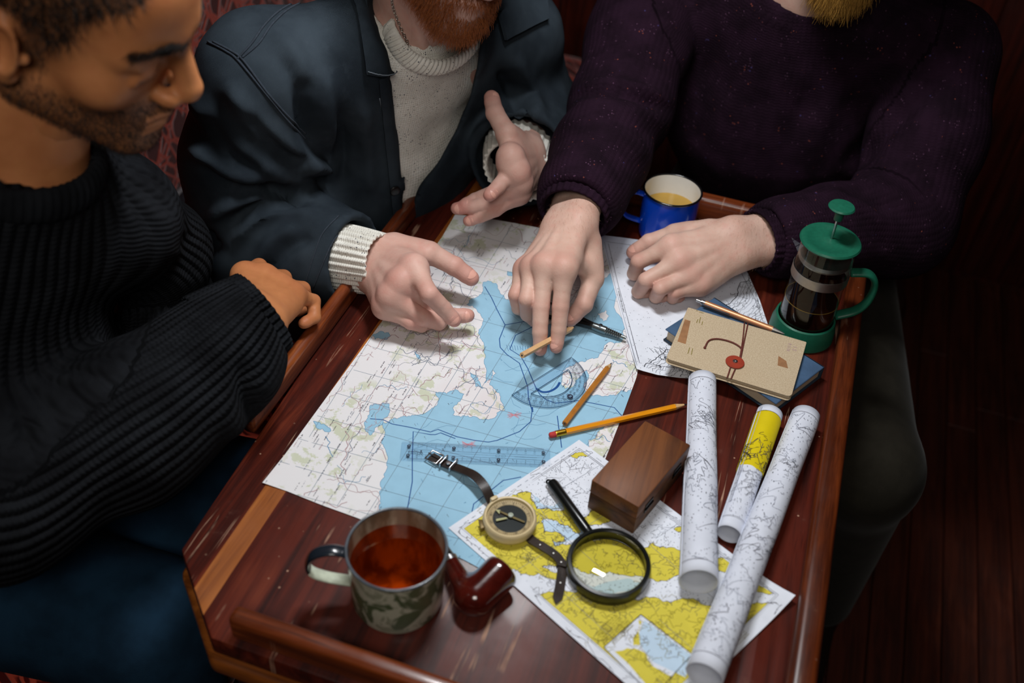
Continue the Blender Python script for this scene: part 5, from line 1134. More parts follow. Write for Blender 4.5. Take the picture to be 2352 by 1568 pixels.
def rot_head(yaw, pitch, roll):
    ca, sa, cb, sb, cc_, s3 = math.cos(yaw), math.sin(yaw), math.cos(pitch), math.sin(pitch), math.cos(roll), math.sin(roll)
    return np.array([[ca, -sa, 0], [sa, ca, 0], [0, 0, 1]])@np.array([[cb, 0, sb], [0, 1, 0], [-sb, 0, cb]])@np.array([[1, 0, 0], [0, cc_, -s3], [0, s3, cc_]])
def build_head(h=0.0026, mouth_open=0.0, jaw=1.0):
    """head in its own axes: x forward, y to its left, z up, origin between the ears"""
    F_ = Field((-0.135, -0.105, -0.20), (0.15, 0.105, 0.16), h)
    F_.ell((-0.012, 0, 0.045), (0.097, 0.076, 0.087), 0.01); F_.ell((0.040, 0, -0.015), (0.056, 0.061, 0.082), 0.03)
    for q in (-1, 1):
        F_.cone((0.002, 0.056*q, -0.050), (0.080, 0.016*q, -0.098), 0.018, 0.017*jaw, 0.022); F_.ball((0.060, 0.046*q, -0.014), 0.022, 0.02); F_.cone((0.070, 0.048*q, 0.026), (0.093, 0.012*q, 0.034), 0.012, 0.012, 0.014)
    F_.ball((0.088, 0, -0.100), 0.019, 0.018); F_.ell((0.070, 0, -0.066), (0.034, 0.036, 0.034), 0.02)
    F_.ell((0.066, 0, 0.062), (0.034, 0.052, 0.042), 0.03)
    for q in (-1, 1): F_.ball((0.101, 0.034*q, 0.008), 0.0175, 0.010, cut=True)
    for q in (-1, 1): F_.ball((0.0795, 0.0325*q, 0.0085), 0.0150, 0.004); F_.cone((0.088, 0.019*q, 0.000), (0.083, 0.047*q, 0.001), 0.0050, 0.0045, 0.004); F_.cone((0.090, 0.022*q, 0.019), (0.082, 0.047*q, 0.018), 0.0050, 0.0045, 0.004)
    F_.cone((0.096, 0, 0.024), (0.118, 0, -0.020), 0.0085, 0.0115, 0.010); F_.ball((0.117, 0, -0.024), 0.0125, 0.006)
    for q in (-1, 1): F_.ell((0.105, 0.0150*q, -0.031), (0.013, 0.0085, 0.0085), 0.006)
    for q in (-1, 1): F_.ell((0.112, 0.0075*q, -0.0375), (0.006, 0.0035, 0.004), 0.002, cut=True)
    m = mouth_open
    F_.cone((0.094, -0.020, -0.0625), (0.1035, 0, -0.0585), 0.0055, 0.0075, 0.006); F_.cone((0.094, 0.020, -0.0625), (0.1035, 0, -0.0585), 0.0055, 0.0075, 0.006)
    F_.cone((0.092, -0.018, -0.068-m), (0.100, 0, -0.0735-m), 0.0055, 0.0085, 0.006); F_.cone((0.092, 0.018, -0.068-m), (0.100, 0, -0.0735-m), 0.0055, 0.0085, 0.006)
    F_.cone((0.098, -0.021, -0.0650-m*0.5), (0.1145, 0, -0.0655-m*0.5), 0.0014, 0.0016+m*0.5, 0.002, cut=True); F_.cone((0.098, 0.021, -0.0650-m*0.5), (0.1145, 0, -0.0655-m*0.5), 0.0014, 0.0016+m*0.5, 0.002, cut=True)
    for q in (-1, 1):        # ears
        a_ = (unit((1, 0.45*q, 0.12)), unit((-0.45, 1*q, 0)), unit((-0.12, 0, 1)))
        F_.ell((-0.012, 0.0790*q, 0.002), (0.0185, 0.0085, 0.032), 0.006, axes=a_); F_.ell((-0.008, 0.0865*q, 0.006), (0.0115, 0.0070, 0.020), 0.003, cut=True, axes=a_); F_.ball((-0.004, 0.0765*q, -0.0265), 0.0085, 0.005); F_.ball((0.006, 0.0755*q, -0.002), 0.0055, 0.003)
        F_.cone((-0.016, 0.0850*q, 0.012), (-0.012, 0.0830*q, -0.010), 0.0030, 0.0026, 0.003)
    F_.cone((-0.020, 0, -0.035), (-0.032, 0, -0.105), 0.054, 0.052, 0.03)
    return F_.mesh(1)
def place(V, Rm, o): return V@Rm.T+A3(o)
def skin(name, base, redc, dark, stub=None):
    m = pm(name, base, 0.52, spec=0.35, sss=0.08, vary=0); t = NT(m); a = t.attr('red'); n = t.noise(90, detail=5); n2 = t.noise(22, detail=3)
    c = t.mix(t.step(n2, 0.3, 0.7), lin(base), lin(dark)); c = t.mix(t.math('MULTIPLY', t.step(n, 0.45, 0.75), 0.22), c, lin(redc)); c = t.mix(t.math('MULTIPLY', a.outputs['Fac'], 0.75, clamp=True), c, lin(redc))
    if stub:
        b = t.attr('stubble'); s2 = t.noise(420, detail=2); c = t.mix(t.math('MULTIPLY', b.outputs['Fac'], t.math('ADD', 0.55, t.math('MULTIPLY', t.step(s2, 0.42, 0.62), 0.4)), clamp=True), c, lin(stub))
    t.color(c); v = t.voro(420, out='Distance'); t.normal(t.bump(t.math('ADD', v, t.math('MULTIPLY', t.noise(150, detail=4), 1.4)), 0.16, 0.0006)); return m
def knit(name, base, dark, fleck=None, rib=1.0, purl=260.0, fuzz=0.3, twist=0.0, depth=0.0022):
    """ribbed knitting that follows the limbs"""
    m = pm(name, base, 0.92, spec=0.08, sheen=0.0, vary=0); t = NT(m); a = t.attr('rib'); s = t.n('ShaderNodeSeparateXYZ'); t.l(a.outputs['Vector'], s.inputs[0]); rn_ = t.attr('ribn')
    ang = t.math('ARCTAN2', s.outputs[1], s.outputs[0]); ph = t.math('ADD', t.math('MULTIPLY', ang, rn_.outputs['Fac']), t.math('MULTIPLY', s.outputs[2], twist))
    r = t.math('ADD', t.math('MULTIPLY', t.math('SINE', ph), 0.5), 0.5)
    st_ = t.math('ADD', t.math('MULTIPLY', t.math('SINE', t.math('ADD', t.math('MULTIPLY', s.outputs[2], purl*6.2832), t.math('MULTIPLY', t.math('ABSOLUTE', t.math('SINE', t.math('MULTIPLY', ph, 0.5))), 2.2))), 0.5), 0.5)
    f = t.noise(1400, detail=2); hgt = t.math('ADD', t.math('MULTIPLY', t.math('POWER', r, 0.7), rib), t.math('ADD', t.math('MULTIPLY', st_, 0.30), t.math('MULTIPLY', f, fuzz)))
    n = t.noise(26, detail=5); c = t.mix(t.step(n, 0.3, 0.7), lin(dark), lin(base)); c = t.mix(t.math('MULTIPLY', t.step(f, 0.4, 0.7), 0.3), c, lin(dark))
    for cc_, sc_, th in (fleck or []):
        v = t.n('ShaderNodeTexVoronoi'); v.inputs['Scale'].default_value = sc_; t.l(t.coord(), v.inputs['Vector']); k = t.math('MULTIPLY', t.step(v.outputs['Distance'], 0.26, 0.16), t.step(t.noise(sc_*0.31, detail=1), th, th+0.03)); c = t.mix(k, c, lin(cc_))
    t.color(c); t.normal(t.bump(hgt, 0.9, depth)); return m
def hairs(name, parent, roots, dirs, length, radius, mat, seg=6, curl=0.15, droop=(0, 0, -0.3), seed=1, label=None):
    """strands growing from points"""
    r = np.random.RandomState(seed); n = len(roots); P = np.zeros((n, seg, 3)); P[:, 0] = roots; d = dirs/(np.linalg.norm(dirs, axis=1)[:, None]+1e-9); L = np.broadcast_to(length, (n,))*r.uniform(0.6, 1.15, n); ph = r.uniform(0, 6.28, (n, 3))
    for k in range(1, seg):
        d = d+A3(droop)*0.35+np.sin(ph+k*1.3)*curl; d /= np.linalg.norm(d, axis=1)[:, None]+1e-9; P[:, k] = P[:, k-1]+d*(L/(seg-1))[:, None]
    hc = bpy.data.hair_curves.new(name); hc.add_curves([seg]*n); o0 = ORG[parent.name]
    hc.position_data.foreach_set('vector', (P-o0).astype(np.float32).ravel())
    a = hc.attributes.get('radius') or hc.attributes.new('radius', 'FLOAT', 'POINT'); a.data.foreach_set('value', np.tile(np.linspace(radius, radius*0.35, seg), n).astype(np.float32))
    hc.materials.append(mat); o = bpy.data.objects.new(name, hc); COL.objects.link(o); o.parent = parent; ORG[o.name] = o0
    return _setup(o, label, kind='stuff')
def scatter(V, F, mask, n, seed=1):
    r = np.random.RandomState(seed); ar = np.linalg.norm(np.cross(V[F[:, 2]]-V[F[:, 0]], V[F[:, 3]]-V[F[:, 1]]), axis=1)*mask[F].mean(1); ar = ar/ar.sum(); ix = r.choice(len(F), n, p=ar); u, v = r.rand(n, 1), r.rand(n, 1); q = V[F[ix]]
    N = normals(V, F); return (q[:, 0]*(1-u)+q[:, 1]*u)*(1-v)+(q[:, 3]*(1-u)+q[:, 2]*u)*v, N[F[ix]].mean(1)
E3 = np.array([0, 0, 1.0])
def sm(x, a, b): t = np.clip((x-a)/(b-a), 0, 1); return t*t*(3-2*t)
def torso(F_, J, fwd, rc=0.165, fl=1.30, k=0.06, neck_r=0.062, shr=0.072):
    F_.cone(J['hip'], J['chest'], rc*0.98, rc*1.02, k, (fwd, fl)); F_.cone(J['chest'], J['chest']*0.45+J['neck']*0.55, rc*1.0, rc*0.62, k, (fwd, fl))
    F_.cone(J['shR'], J['neck']*0.65+J['chest']*0.35, shr, shr*1.05, 0.05); F_.cone(J['shL'], J['neck']*0.65+J['chest']*0.35, shr, shr*1.05, 0.05)
    F_.cone(J['shR']*0.55+J['neck']*0.45, J['neck'], shr*0.82, neck_r, 0.04); F_.cone(J['shL']*0.55+J['neck']*0.45, J['neck'], shr*0.82, neck_r, 0.04)
def sleeve(F_, pts, radii, k=0.03):
    for i in range(len(pts)-1): F_.cone(pts[i], pts[i+1], radii[i], radii[i+1], k)
def legs(J, fwd, kneeR, kneeL, footR, footL, r=0.085, h=0.008):
    pts = np.array([J['hip'], kneeR, kneeL, footR, footL]); F_ = Field(pts.min(0)-0.2, pts.max(0)+0.2, h); lat = unit(J['shL']-J['shR'])
    for kn, ft, s in ((kneeR, footR, -1), (kneeL, footL, 1)):
        hj = J['hip']+lat*0.09*s-np.array([0, 0, 0.02]); F_.cone(hj, kn, r*1.12, r*0.80, 0.04); F_.cone(kn, ft, r*0.78, r*0.55, 0.03)
    F_.cone(J['hip']-lat*0.09, J['hip']+lat*0.09, 0.125, 0.125, 0.05)
    return F_
def shoe(parent, heel, toe, mat):
    heel, toe = A3(heel), A3(toe); F_ = Field(np.minimum(heel, toe)-0.09, np.maximum(heel, toe)+0.09, 0.006); F_.cone(heel+(0, 0, 0.035), toe+(0, 0, 0.025), 0.040, 0.036, 0.02); F_.cone(heel+(0, 0, 0.03), heel+(0, 0, 0.10), 0.042, 0.046, 0.03); F_.plane((*heel[:2], -0.748), (0, 0, -1)); V, F = F_.mesh(1); mk('shoe', (V, F), mat, parent, smooth=60)
M['shoe'] = pm('dark_shoe_leather', (30, 24, 20), 0.5)
def simple_core(J, neck_top, shR, elR, wrR, shL, elL, wrL):
    """the body inside the clothes, so the figure is one whole"""
    pts = np.array([J['hip'], neck_top, shR, elR, wrR, shL, elL, wrL]); F_ = Field(pts.min(0)-0.16, pts.max(0)+0.16, 0.012)
    bk_ = unit(np.cross(E3, shL-shR))*0.03; F_.cone(J['hip']+bk_, J['chest']+bk_, 0.09, 0.085, 0.05); F_.cone(J['chest']+bk_, J['neck']+bk_*0.2-(0, 0, 0.03), 0.062, 0.028, 0.03); F_.cone(J['neck'], neck_top, 0.05, 0.045, 0.02)
    for a, b, c in ((shR, elR, wrR), (shL, elL, wrL)): F_.cone(J['neck']-(0, 0, 0.03), a, 0.04, 0.04, 0.04); F_.cone(a, b, 0.038, 0.032, 0.02); F_.cone(b, c, 0.032, 0.024, 0.02)
    return F_.mesh()
def body_obj(parent, parts, mat):
    """parts = [(V, F, red, stubble)] joined into the one skin mesh"""
    V, F = cat([(p[0], p[1]) for p in parts]); red = np.concatenate([p[2] if p[2] is not None else np.zeros(len(p[0])) for p in parts]); stb = np.concatenate([p[3] if p[3] is not None else np.zeros(len(p[0])) for p in parts])
    return mk('body', (V, F), mat, parent, smooth=180, attrs={'red': ('FLOAT', red), 'stubble': ('FLOAT', stb)})
def cuff(parent, w, fa, r0, r1, length, start, mat, ribs, name='cuff', amp=0.0015, flat=None, ref=None):
    """ribbed cuff: open tube round the wrist, thick edge; start = distance from the wrist towards the elbow of its open end"""
    w, fa = A3(w), A3(fa); x = unit(fa-w); n = 260; P = []
    y = unit(np.cross(x, ref if ref is not None else (0.1, 0.3, 1))); z = np.cross(x, y); prof = []
    m = 20
    for i in range(m): prof.append((start+length*i/(m-1), r0+(r1-r0)*(i/(m-1))**1.2+0.0012*math.sin(i/(m-1)*math.pi)))
    prof = [(start+length, r1-0.0062), (start+length*0.5, (r0+r1)/2-0.0060), (start+0.012, r0-0.0052), (start+0.002, r0-0.0048), (start-0.0006, r0-0.0022)]+prof
    V = []
    for (d, r) in prof:
        for j in range(n):
            a = 2*math.pi*j/n; rr = r*(1+0.018*math.cos(2*a))+amp*math.cos(a*ribs)*(1 if r > r0-0.004 else 0); f = flat or (1, 1)
            V.append(w+x*d+y*rr*math.cos(a)*f[0]+z*rr*math.sin(a)*f[1])
    F = [(i*n+j, i*n+(j+1) % n, (i+1)*n+(j+1) % n, (i+1)*n+j) for i in range(len(prof)-1) for j in range(n)]
    V = np.array(V); at = chains_attr(V, [([w-x*0.02, w+x*start*0.5, w+x*(start+length*0.5), w+x*(start+length)], ribs, 0.05, ref if ref is not None else (0.1, 0.3, 1))])
    return mk(name, (V, F), mat, parent, smooth=180, attrs=at)
def px_poly_dist(X, poly):
    """signed distance (m, negative inside) of points to the prism the pixel polygon sweeps from the lens"""
    p, dep = proj(X); d, _ = near_line(p, np.vstack([poly, poly[:1]])); ins = inside(p, np.array(poly, float)); return np.where(ins, -d, d)*dep/FPX
def carve(F_, poly, cond, k=0.006):
    G = F_.points().reshape(*F_.n, 3); sel = (np.abs(F_.D) < 0.09)
    X = G[sel]; c = cond(X); d = px_poly_dist(X, poly); v = F_.D[sel]; F_.D[sel] = np.where(c, -Field.smin(-v, d.astype(np.float32), k), v)
def hand_of(key): return {n: A3(v) for n, v in zip(HKEY, HANDS[key])}
def scalp(VH): return np.maximum(sm(VH[:, 2]-0.22*VH[:, 0], 0.058, 0.070)*(VH[:, 0] < 0.092), sm(-VH[:, 0], 0.02, 0.035)*sm(VH[:, 2], -0.03, -0.01))*(np.abs(VH[:, 1]) < 0.0775)
def brows(t, VH, FH, Rm, o, mat, seed):
    m_ = np.zeros(len(VH))
    for q_ in (-1, 1): d_, _ = near_line(VH, [(0.102, 0.011*q_, 0.0345), (0.096, 0.030*q_, 0.0400), (0.077, 0.052*q_, 0.0350)]); m_ = np.maximum(m_, sm(-d_, -0.0075, -0.003))
    p_, n_ = scatter(VH, FH, m_, 700, seed); hairs('eyebrow', t, place(p_, Rm, o), (n_*0.35+np.c_[-0.35*np.ones(len(p_)), np.sign(p_[:, 1])*0.9, 0.1*np.ones(len(p_))])@Rm.T, 0.009, 0.0002, mat, curl=0.1, droop=(0, 0, 0), seed=seed)
E3 = np.array([0, 0, 1.0])
M['skinA'] = skin('fair_skin', (208, 170, 156), (198, 122, 112), (196, 152, 138), stub=(96, 60, 36)); M['skinC'] = skin('fair_skin_second', (208, 174, 158), (200, 128, 116), (194, 156, 140), stub=(150, 114, 64)); M['skinB'] = skin('brown_skin', (192, 126, 80), (176, 100, 70), (172, 108, 66), stub=(30, 22, 18))
M['nailA'] = pm('fingernail_pink', (224, 168, 152), 0.36, spec=0.5, vary=0.05); M['nailB'] = pm('fingernail_brown', (180, 118, 88), 0.42, vary=0.05)

# ================= man in the grey-blue jacket
for n_, zz in (('i1', .127), ('i2', .122), ('i3', .116)):      # forefinger held clear of the palm
    q = A3(HANDS['AL'][HKEY.index(n_)]); d_ = q-CAMP; HANDS['AL'][HKEY.index(n_)] = list(CAMP+d_*((zz-CH)/d_[2]))
for n_, zz in (('i0', .087), ('m0', .077)):
    q = A3(HANDS['AR'][HKEY.index(n_)]); d_ = q-CAMP; HANDS['AR'][HKEY.index(n_)] = list(CAMP+d_*((zz-CH)/d_[2]))
hR, hL = hand_of('AR'), hand_of('AL')
J = dict(shR=T1(604, 178, .245), shL=T1(1165, 85, .205), hip=np.array([-0.79, 1.29, -0.22]))
mid = (J['shR']+J['shL'])/2; lat = unit(J['shL']-J['shR']); fwd = unit(np.cross(lat, E3))
J['neck'] = mid+fwd*0.035+E3*0.050; J['chest'] = mid-fwd*0.065-E3*0.15
elR, elL = T1(562, 548, .005), T1(1218, 250, .04)
tA = thing('person', 'red-bearded man in a grey-blue jacket and cream sweater gesturing with both hands', 'person', (-0.76, 1.27, -0.30))
Rh = rot_head(math.radians(-44), math.radians(24), math.radians(-4)); oh = T1(1052, 66, .335)-Rh@np.array([0.092, 0, -0.112])
VH, FH = build_head(mouth_open=0.004); VHw = place(VH, Rh, oh); hm = scalp(VH); lowA = VH
nk = Field(np.minimum(oh, J['neck'])-0.14, np.maximum(oh, J['neck'])+0.14, 0.004)
nk.cone(oh+Rh@np.array([-0.02, 0, -0.04]), J['neck']-E3*0.02-fwd*0.012, 0.056, 0.050, 0.02); nk.cone(J['neck']-E3*0.02-lat*0.02, J['neck']-E3*0.07-lat*0.11, 0.045, 0.03, 0.03); nk.cone(J['neck']-E3*0.02+lat*0.02, J['neck']-E3*0.07+lat*0.11, 0.045, 0.03, 0.03)
for q in (-1, 1): nk.cone(oh+Rh@np.array([0.0, 0.055*q, -0.05]), J['neck']+fwd*0.050-E3*0.02+lat*0.010*q, 0.010, 0.008, 0.012)
NK = nk.mesh(1)
VR, FR, rR, nR, jR, _ = build_hand('AR', False, 1.12, arm_end=hR['w']+unit(elR-hR['w'])*0.12); VL, FL, rL, nL, jL, _ = build_hand('AL', True, 1.12, arm_end=hL['w']+unit(elL-hL['w'])*0.12)
core = simple_core(J, oh-E3*0.02, J['shR'], elR, hR['w']+unit(elR-hR['w'])*0.05, J['shL'], elL, hL['w']+unit(elL-hL['w'])*0.05)
bA = body_obj(tA, [(VHw, FH, None, hm), (*NK, None, None), (VR, FR, rR, None), (VL, FL, rL, None), (*core, None, None)], M['skinA'])
for n_ in nR+nL: mk('fingernail', n_, M['nailA'], bA, smooth=180)
# beard, moustache, hair
M['beardA'] = pm('red_brown_beard_hair', (150, 84, 40), 0.5, vary=0.3, vscale=300); M['hairA'] = pm('brown_hair', (70, 44, 26), 0.5, vary=0.2)
mk_b = sm(-VH[:, 2], 0.042, 0.062)*sm(VH[:, 0], -0.005, 0.03)*(1-sm(-VH[:, 2], 0.118, 0.130))*(1-((np.abs(VH[:, 1]) < 0.020) & (VH[:, 2] > -0.079) & (VH[:, 0] > 0.085)))*(VH[:, 0] < 0.2)
mk_b = mk_b*((VH[:, 2] < -0.075) | (np.abs(VH[:, 1]) > 0.022))
mous = ((VH[:, 2] > -0.057) & (VH[:, 2] < -0.046) & (VH[:, 0] > 0.088) & (np.abs(VH[:, 1]) < 0.026)).astype(float)
p_, n_ = scatter(VH, FH, np.maximum(mk_b, mous), 5200, 2); w_ = place(p_, Rh, oh); d_ = n_@Rh.T*0.8+Rh@np.array([0.25, 0, -0.75]); hairs('beard', tA, w_, d_, 0.020, 0.00026, M['beardA'], curl=0.38, droop=Rh@np.array([0, 0, -0.5]), seed=3, label='short red-brown beard')
p_, n_ = scatter(VH, FH, hm, 8000, 5); hairs('hair', tA, place(p_, Rh, oh), (n_*0.6+np.array([-0.7, 0, 0.1]))@Rh.T, 0.035, 0.00035, M['hairA'], curl=0.2, droop=(0, 0, -0.3), seed=6, label='brown hair'); brows(tA, VH, FH, Rh, oh, M['hairA'], 61)
# sweater, shirt, jacket share one torso
wcL = hL['w']+CR[2]*0.012+(T1(1190, 398, .10)-T1(1216, 380, .10))      # the loose left cuff hangs below the wrist
def torsoA(F_, g, sleeves=False): torso(F_, J, fwd, 0.158+g, 1.32, 0.06, 0.066+g, 0.066+g)
allp = np.array([J['shR'], J['shL'], J['hip'], elR, elL, hR['w'], hL['w']]); lo, hi = allp.min(0)-0.20, allp.max(0)+0.16
Fs = Field(lo, hi, 0.006); torsoA(Fs, -0.011, False)
Fs.cone(oh+Rh@np.array([-0.02, 0, -0.05])+fwd*0.004, J['neck']+fwd*0.004+E3*0.018, 0.058, 0.054, 0.012, cut=True)
V, F = Fs.mesh(2); V = creases(V, F, [([(1000, 200), (985, 300), (960, 420)], 0.02, -0.003), ([(1060, 200), (1030, 290), (985, 380)], 0.018, -0.003)])
M['cream'+'knit'] = knit('cream_knit', (238, 236, 228), (214, 211, 202), [((92, 94, 104), 230, 0.57), ((140, 134, 126), 300, 0.50)], rib=0.25, purl=300, fuzz=0.35, depth=0.0012)
ck = [([J['hip'], J['chest'], J['neck']], 150, 0.15, fwd)]
swA = mk('sweater', (V, F), M['creamknit'], tA, smooth=180, attrs=chains_attr(V, ck)); bvs = bvh_of(V, F)
P, Nn = drape(bvs, [(880, 52), (900, 100), (935, 140), (992, 158), (1048, 140), (1092, 95), (1118, 45)], 0.003, 90)
if len(P) > 10:
    P = P.copy()
    for _ in range(12): P[1:-1] = (P[:-2]+P[2:]+2*P[1:-1])/4
    V = []; F = []; n = 12; k = len(P); Tn = np.gradient(P, axis=0); Tn /= np.linalg.norm(Tn, axis=1)[:, None]; Up = unit(J['neck']-J['chest'])
    ups = np.array([unit(unit(oh-p)*0.9+fwd*0.25) for p in P]); kk = 6*k; idx = np.linspace(0, k-1, kk); P2 = np.array([np.interp(idx, np.arange(k), P[:, i]) for i in range(3)]).T; U2 = np.array([np.interp(idx, np.arange(k), ups[:, i]) for i in range(3)]).T; T2 = np.gradient(P2, axis=0); T2 /= np.linalg.norm(T2, axis=1)[:, None]
    for i in range(kk):
        u = unit(U2[i]-T2[i]*np.dot(U2[i], T2[i])); o_ = np.cross(T2[i], u); o_ = o_ if np.dot(o_, CAMP-P2[i]) > 0 else -o_; rib_ = 0.0013*math.sin(i*2*math.pi/15)
        for j in range(n):
            a = 2*math.pi*j/n; V.append(P2[i]+u*(0.006+0.0135*math.cos(a))+o_*((0.0052+rib_)*math.sin(a)+0.0015))
    F = [(i*n+j, i*n+(j+1) % n, (i+1)*n+(j+1) % n, (i+1)*n+j) for i in range(kk-1) for j in range(n)]
    V = np.array(V); mk('ribbed_collar', (V, F), M['creamknit'], tA, smooth=180, attrs={'rib': ('FLOAT_VECTOR', np.tile([1.0, 0.0, 0.0], (len(V), 1))), 'ribn': ('FLOAT', np.zeros(len(V)))})
cuff(tA, hR['w'], hR['w']+(elR-hR['w']), 0.0430, 0.0480, 0.070, -0.006, M['creamknit'], 30, 'cuff', flat=(1.0, 0.88), ref=fwd)
cuff(tA, wcL, elL, 0.0490, 0.0550, 0.070, 0.000, M['creamknit'], 30, 'cuff', flat=(1.0, 0.86), ref=(0.6, 0, 1))
# jacket
M['jacket'] = pm('washed_blue_grey_twill', (62, 74, 88), 0.88, spec=0.12, sheen=0.0, vary=0)
q = NT(M['jacket']); tw = q.n('ShaderNodeTexWave', bands_direction='DIAGONAL'); tw.inputs['Scale'].default_value = 420; q.l(q.coord((1, 1, 1)), tw.inputs['Vector']); n1 = q.noise(7, detail=6); n2 = q.noise(60, detail=5)
c_ = q.mix(q.step(n1, 0.35, 0.68), lin((30, 37, 44)), lin((54, 63, 71))); c_ = q.mix(q.math('MULTIPLY', q.step(n2, 0.55, 0.72), 0.10), c_, lin((70, 80, 90))); q.color(c_); q.normal(q.bump(q.math('ADD', tw.outputs['Fac'], q.math('MULTIPLY', q.noise(900), 0.6)), 0.35, 0.0006))
M['seam'] = pm('jacket_seam', (40, 48, 58), 0.9, vary=0.2, vscale=200); M['stitch'] = pm('pale_stitching', (104, 114, 124), 0.9, vary=0.1)
Fj = Field(lo, hi, 0.0048); torso(Fj, J, fwd, 0.166, 1.32, 0.06, 0.074, 0.074)
Fj.cone(J['neck']+lat*0.02, oh+Rh@np.array([-0.03, 0, -0.05]), 0.086, 0.078, 0.02)      # standing collar round the neck
Fj.cone(oh+Rh@np.array([-0.01, 0, -0.06])+fwd*0.01, J['neck']+fwd*0.014-E3*0.02, 0.066, 0.076, 0.008, cut=True)
Fj.plane(oh+Rh@np.array([-0.02, 0, -0.055]), unit(oh-J['neck']), oh, 0.16)
openA = np.array([(893, -500), (893, 60), (898, 165), (903, 260), (913, 340), (921, 420), (920, 500), (935, 500), (968, 425), (1010, 365), (1048, 300), (1078, 230), (1098, 150), (1109, 80), (1120, -20), (1200, -500)], float)
ch = J['chest']; carve(Fj, openA, lambda X: ((X-ch)@fwd > -0.01))
def add_sleeve(Ft, pts, radii, k, w_, el, off, hole, depth=0.035, kk=0.03):
    G_ = Field(lo, hi, Ft.h); sleeve(G_, pts, radii, k); x_ = unit(el-w_); e0 = w_+x_*off; G_.plane(e0, -x_, e0-x_*0.03, 0.10); G_.cone(e0-x_*0.02, e0+x_*depth, hole, hole*0.9, 0.004, cut=True); Ft.D = Field.smin(Ft.D, G_.D, kk)
for (w_, el, sh, off, r_) in ((hR['w'], elR, J['shR'], 0.036, (0.078, 0.078, 0.074, 0.068, 0.060)), (wcL, elL, J['shL'], 0.040, (0.074, 0.072, 0.074, 0.074, 0.072))):
    wE = w_+unit(el-w_)*(off-0.004); add_sleeve(Fj, [sh, sh*0.5+el*0.5+np.array([-0.010, 0, 0]), el+np.array([0, 0, -0.004]), el*0.45+wE*0.55, wE], r_, 0.035, w_, el, off, r_[-1]-0.006)
V, F = Fj.mesh(1)
fA = [([(440, 215), (500, 300), (575, 365), (650, 405)], 0.013, 0.007), ([(430, 330), (500, 385), (580, 420), (660, 440)], 0.012, 0.006), ([(470, 260), (540, 345), (610, 395)], 0.010, -0.007), ([(455, 375), (530, 420), (620, 440)], 0.010, -0.006),
      ([(520, 190), (600, 290), (690, 350), (718, 372)], 0.013, 0.007), ([(560, 250), (640, 335), (700, 375)], 0.009, -0.006), ([(600, 430), (650, 446), (710, 452)], 0.011, -0.016), ([(530, 455), (590, 445), (650, 458)], 0.009, -0.010), ([(478, 500), (536, 462), (600, 452), (655, 462)], 0.011, 0.008), ([(470, 530), (475, 560), (500, 575)], 0.012, -0.008), ([(528, 530), (560, 495), (612, 472), (690, 478)], 0.010, -0.007), ([(535, 560), (580, 510), (650, 485), (730, 500)], 0.012, 0.006), ([(570, 640), (620, 560), (690, 520)], 0.013, 0.005), ([(600, 640), (660, 570), (720, 540)], 0.010, -0.005),
      ([(690, 375), (712, 378), (722, 392)], 0.014, 0.012), ([(702, 172), (704, 260), (706, 344)], 0.011, -0.007), ([(740, 150), (752, 260), (750, 420)], 0.014, 0.006), ([(783, 250), (790, 340), (786, 430)], 0.010, -0.006), ([(830, 220), (842, 330), (850, 440)], 0.013, 0.005), ([(620, 60), (690, 150), (715, 260)], 0.014, 0.004), ([(648, 130), (690, 220), (700, 330)], 0.010, -0.004), ([(1150, 160), (1190, 250), (1205, 300)], 0.012, -0.007), ([(1180, 120), (1225, 220), (1240, 280)], 0.013, 0.006), ([(1120, 330), (1150, 360), (1165, 400)], 0.01, -0.006)]
V = creases(V, F, [(a_, w_*0.85, h_*2.0) for a_, w_, h_ in fA]); wn = np.array([mnoise.noise(Vector(v*14))+0.5*mnoise.noise(Vector(v*34)) for v in V]); V = V+normals(V, F)*(wn*0.0030)[:, None]
jk = mk('jacket', (V, F), M['jacket'], tA, smooth=180); bvj = bvh_of(V, F)
def seam(pxs, w=0.0028, mat='seam', lift=0.0006, n=60, name='seam'):
    P, N_ = drape(bvj, pxs, lift, n)
    if len(P) > 4: mk(name, tube(P, w/2, 6), M[mat], jk, smooth=180)
for o_ in (0, 12): seam([(478+o_, 96), (520+o_, 118), (548+o_, 140), (610+o_*.5, 215), (672, 290-o_), (702, 318-o_)])
for o_ in (0, 16): seam([(545+o_*0.7, 136-o_*0.2), (578+o_, 100), (610+o_, 55), (650+o_, 20), (712+o_, -8)])
seam([(806, 512), (770, 545), (748, 590), (720, 660)], 0.0022); seam([(778, 496), (742, 535), (722, 585), (700, 655)], 0.0020)
seam([(872, 225), (888, 300), (898, 380), (905, 470)], 0.0018, 'stitch')
for qd in ([(818, -60), (906, -60), (899, 172), (836, 166)], [(1102, -70), (1240, -60), (1252, 48), (1150, 92)]):
    VF = patch(bvj, qd, 14, 22, 0.006, 0.0045); cl = mk('collar_flap', VF, M['jacket'], jk, smooth=50)
seam([(838, 158), (868, 163), (895, 164)], 0.0014, 'stitch', lift=0.0118)
VF = patch(bvj, [(868, 180), (905, 165), (925, 470), (900, 490)], 6, 40, 0.002, 0.0035); mk('front_placket', VF, M['jacket'], jk, smooth=50)
P, N_ = drape(bvj, [(903, 432)], 0.0065)
M['button'] = pm('black_button', (14, 14, 16), 0.3, vary=0)
def button_on(bv, px, r, parent, lift=0.006):
    P, N_ = drape(bv, [px], lift)
    if len(P): z = unit(N_[0]); x = unit(np.cross(z, (0.1, 1, 0.2))); mk('button', xf(lathe([(0, 0), (r, 0), (r*1.02, 0.0012), (r*0.85, 0.0022), (r*0.5, 0.0014), (0, 0.0014)], 24), frame(P[0], x, np.cross(z, x), z)), M['button'], parent)
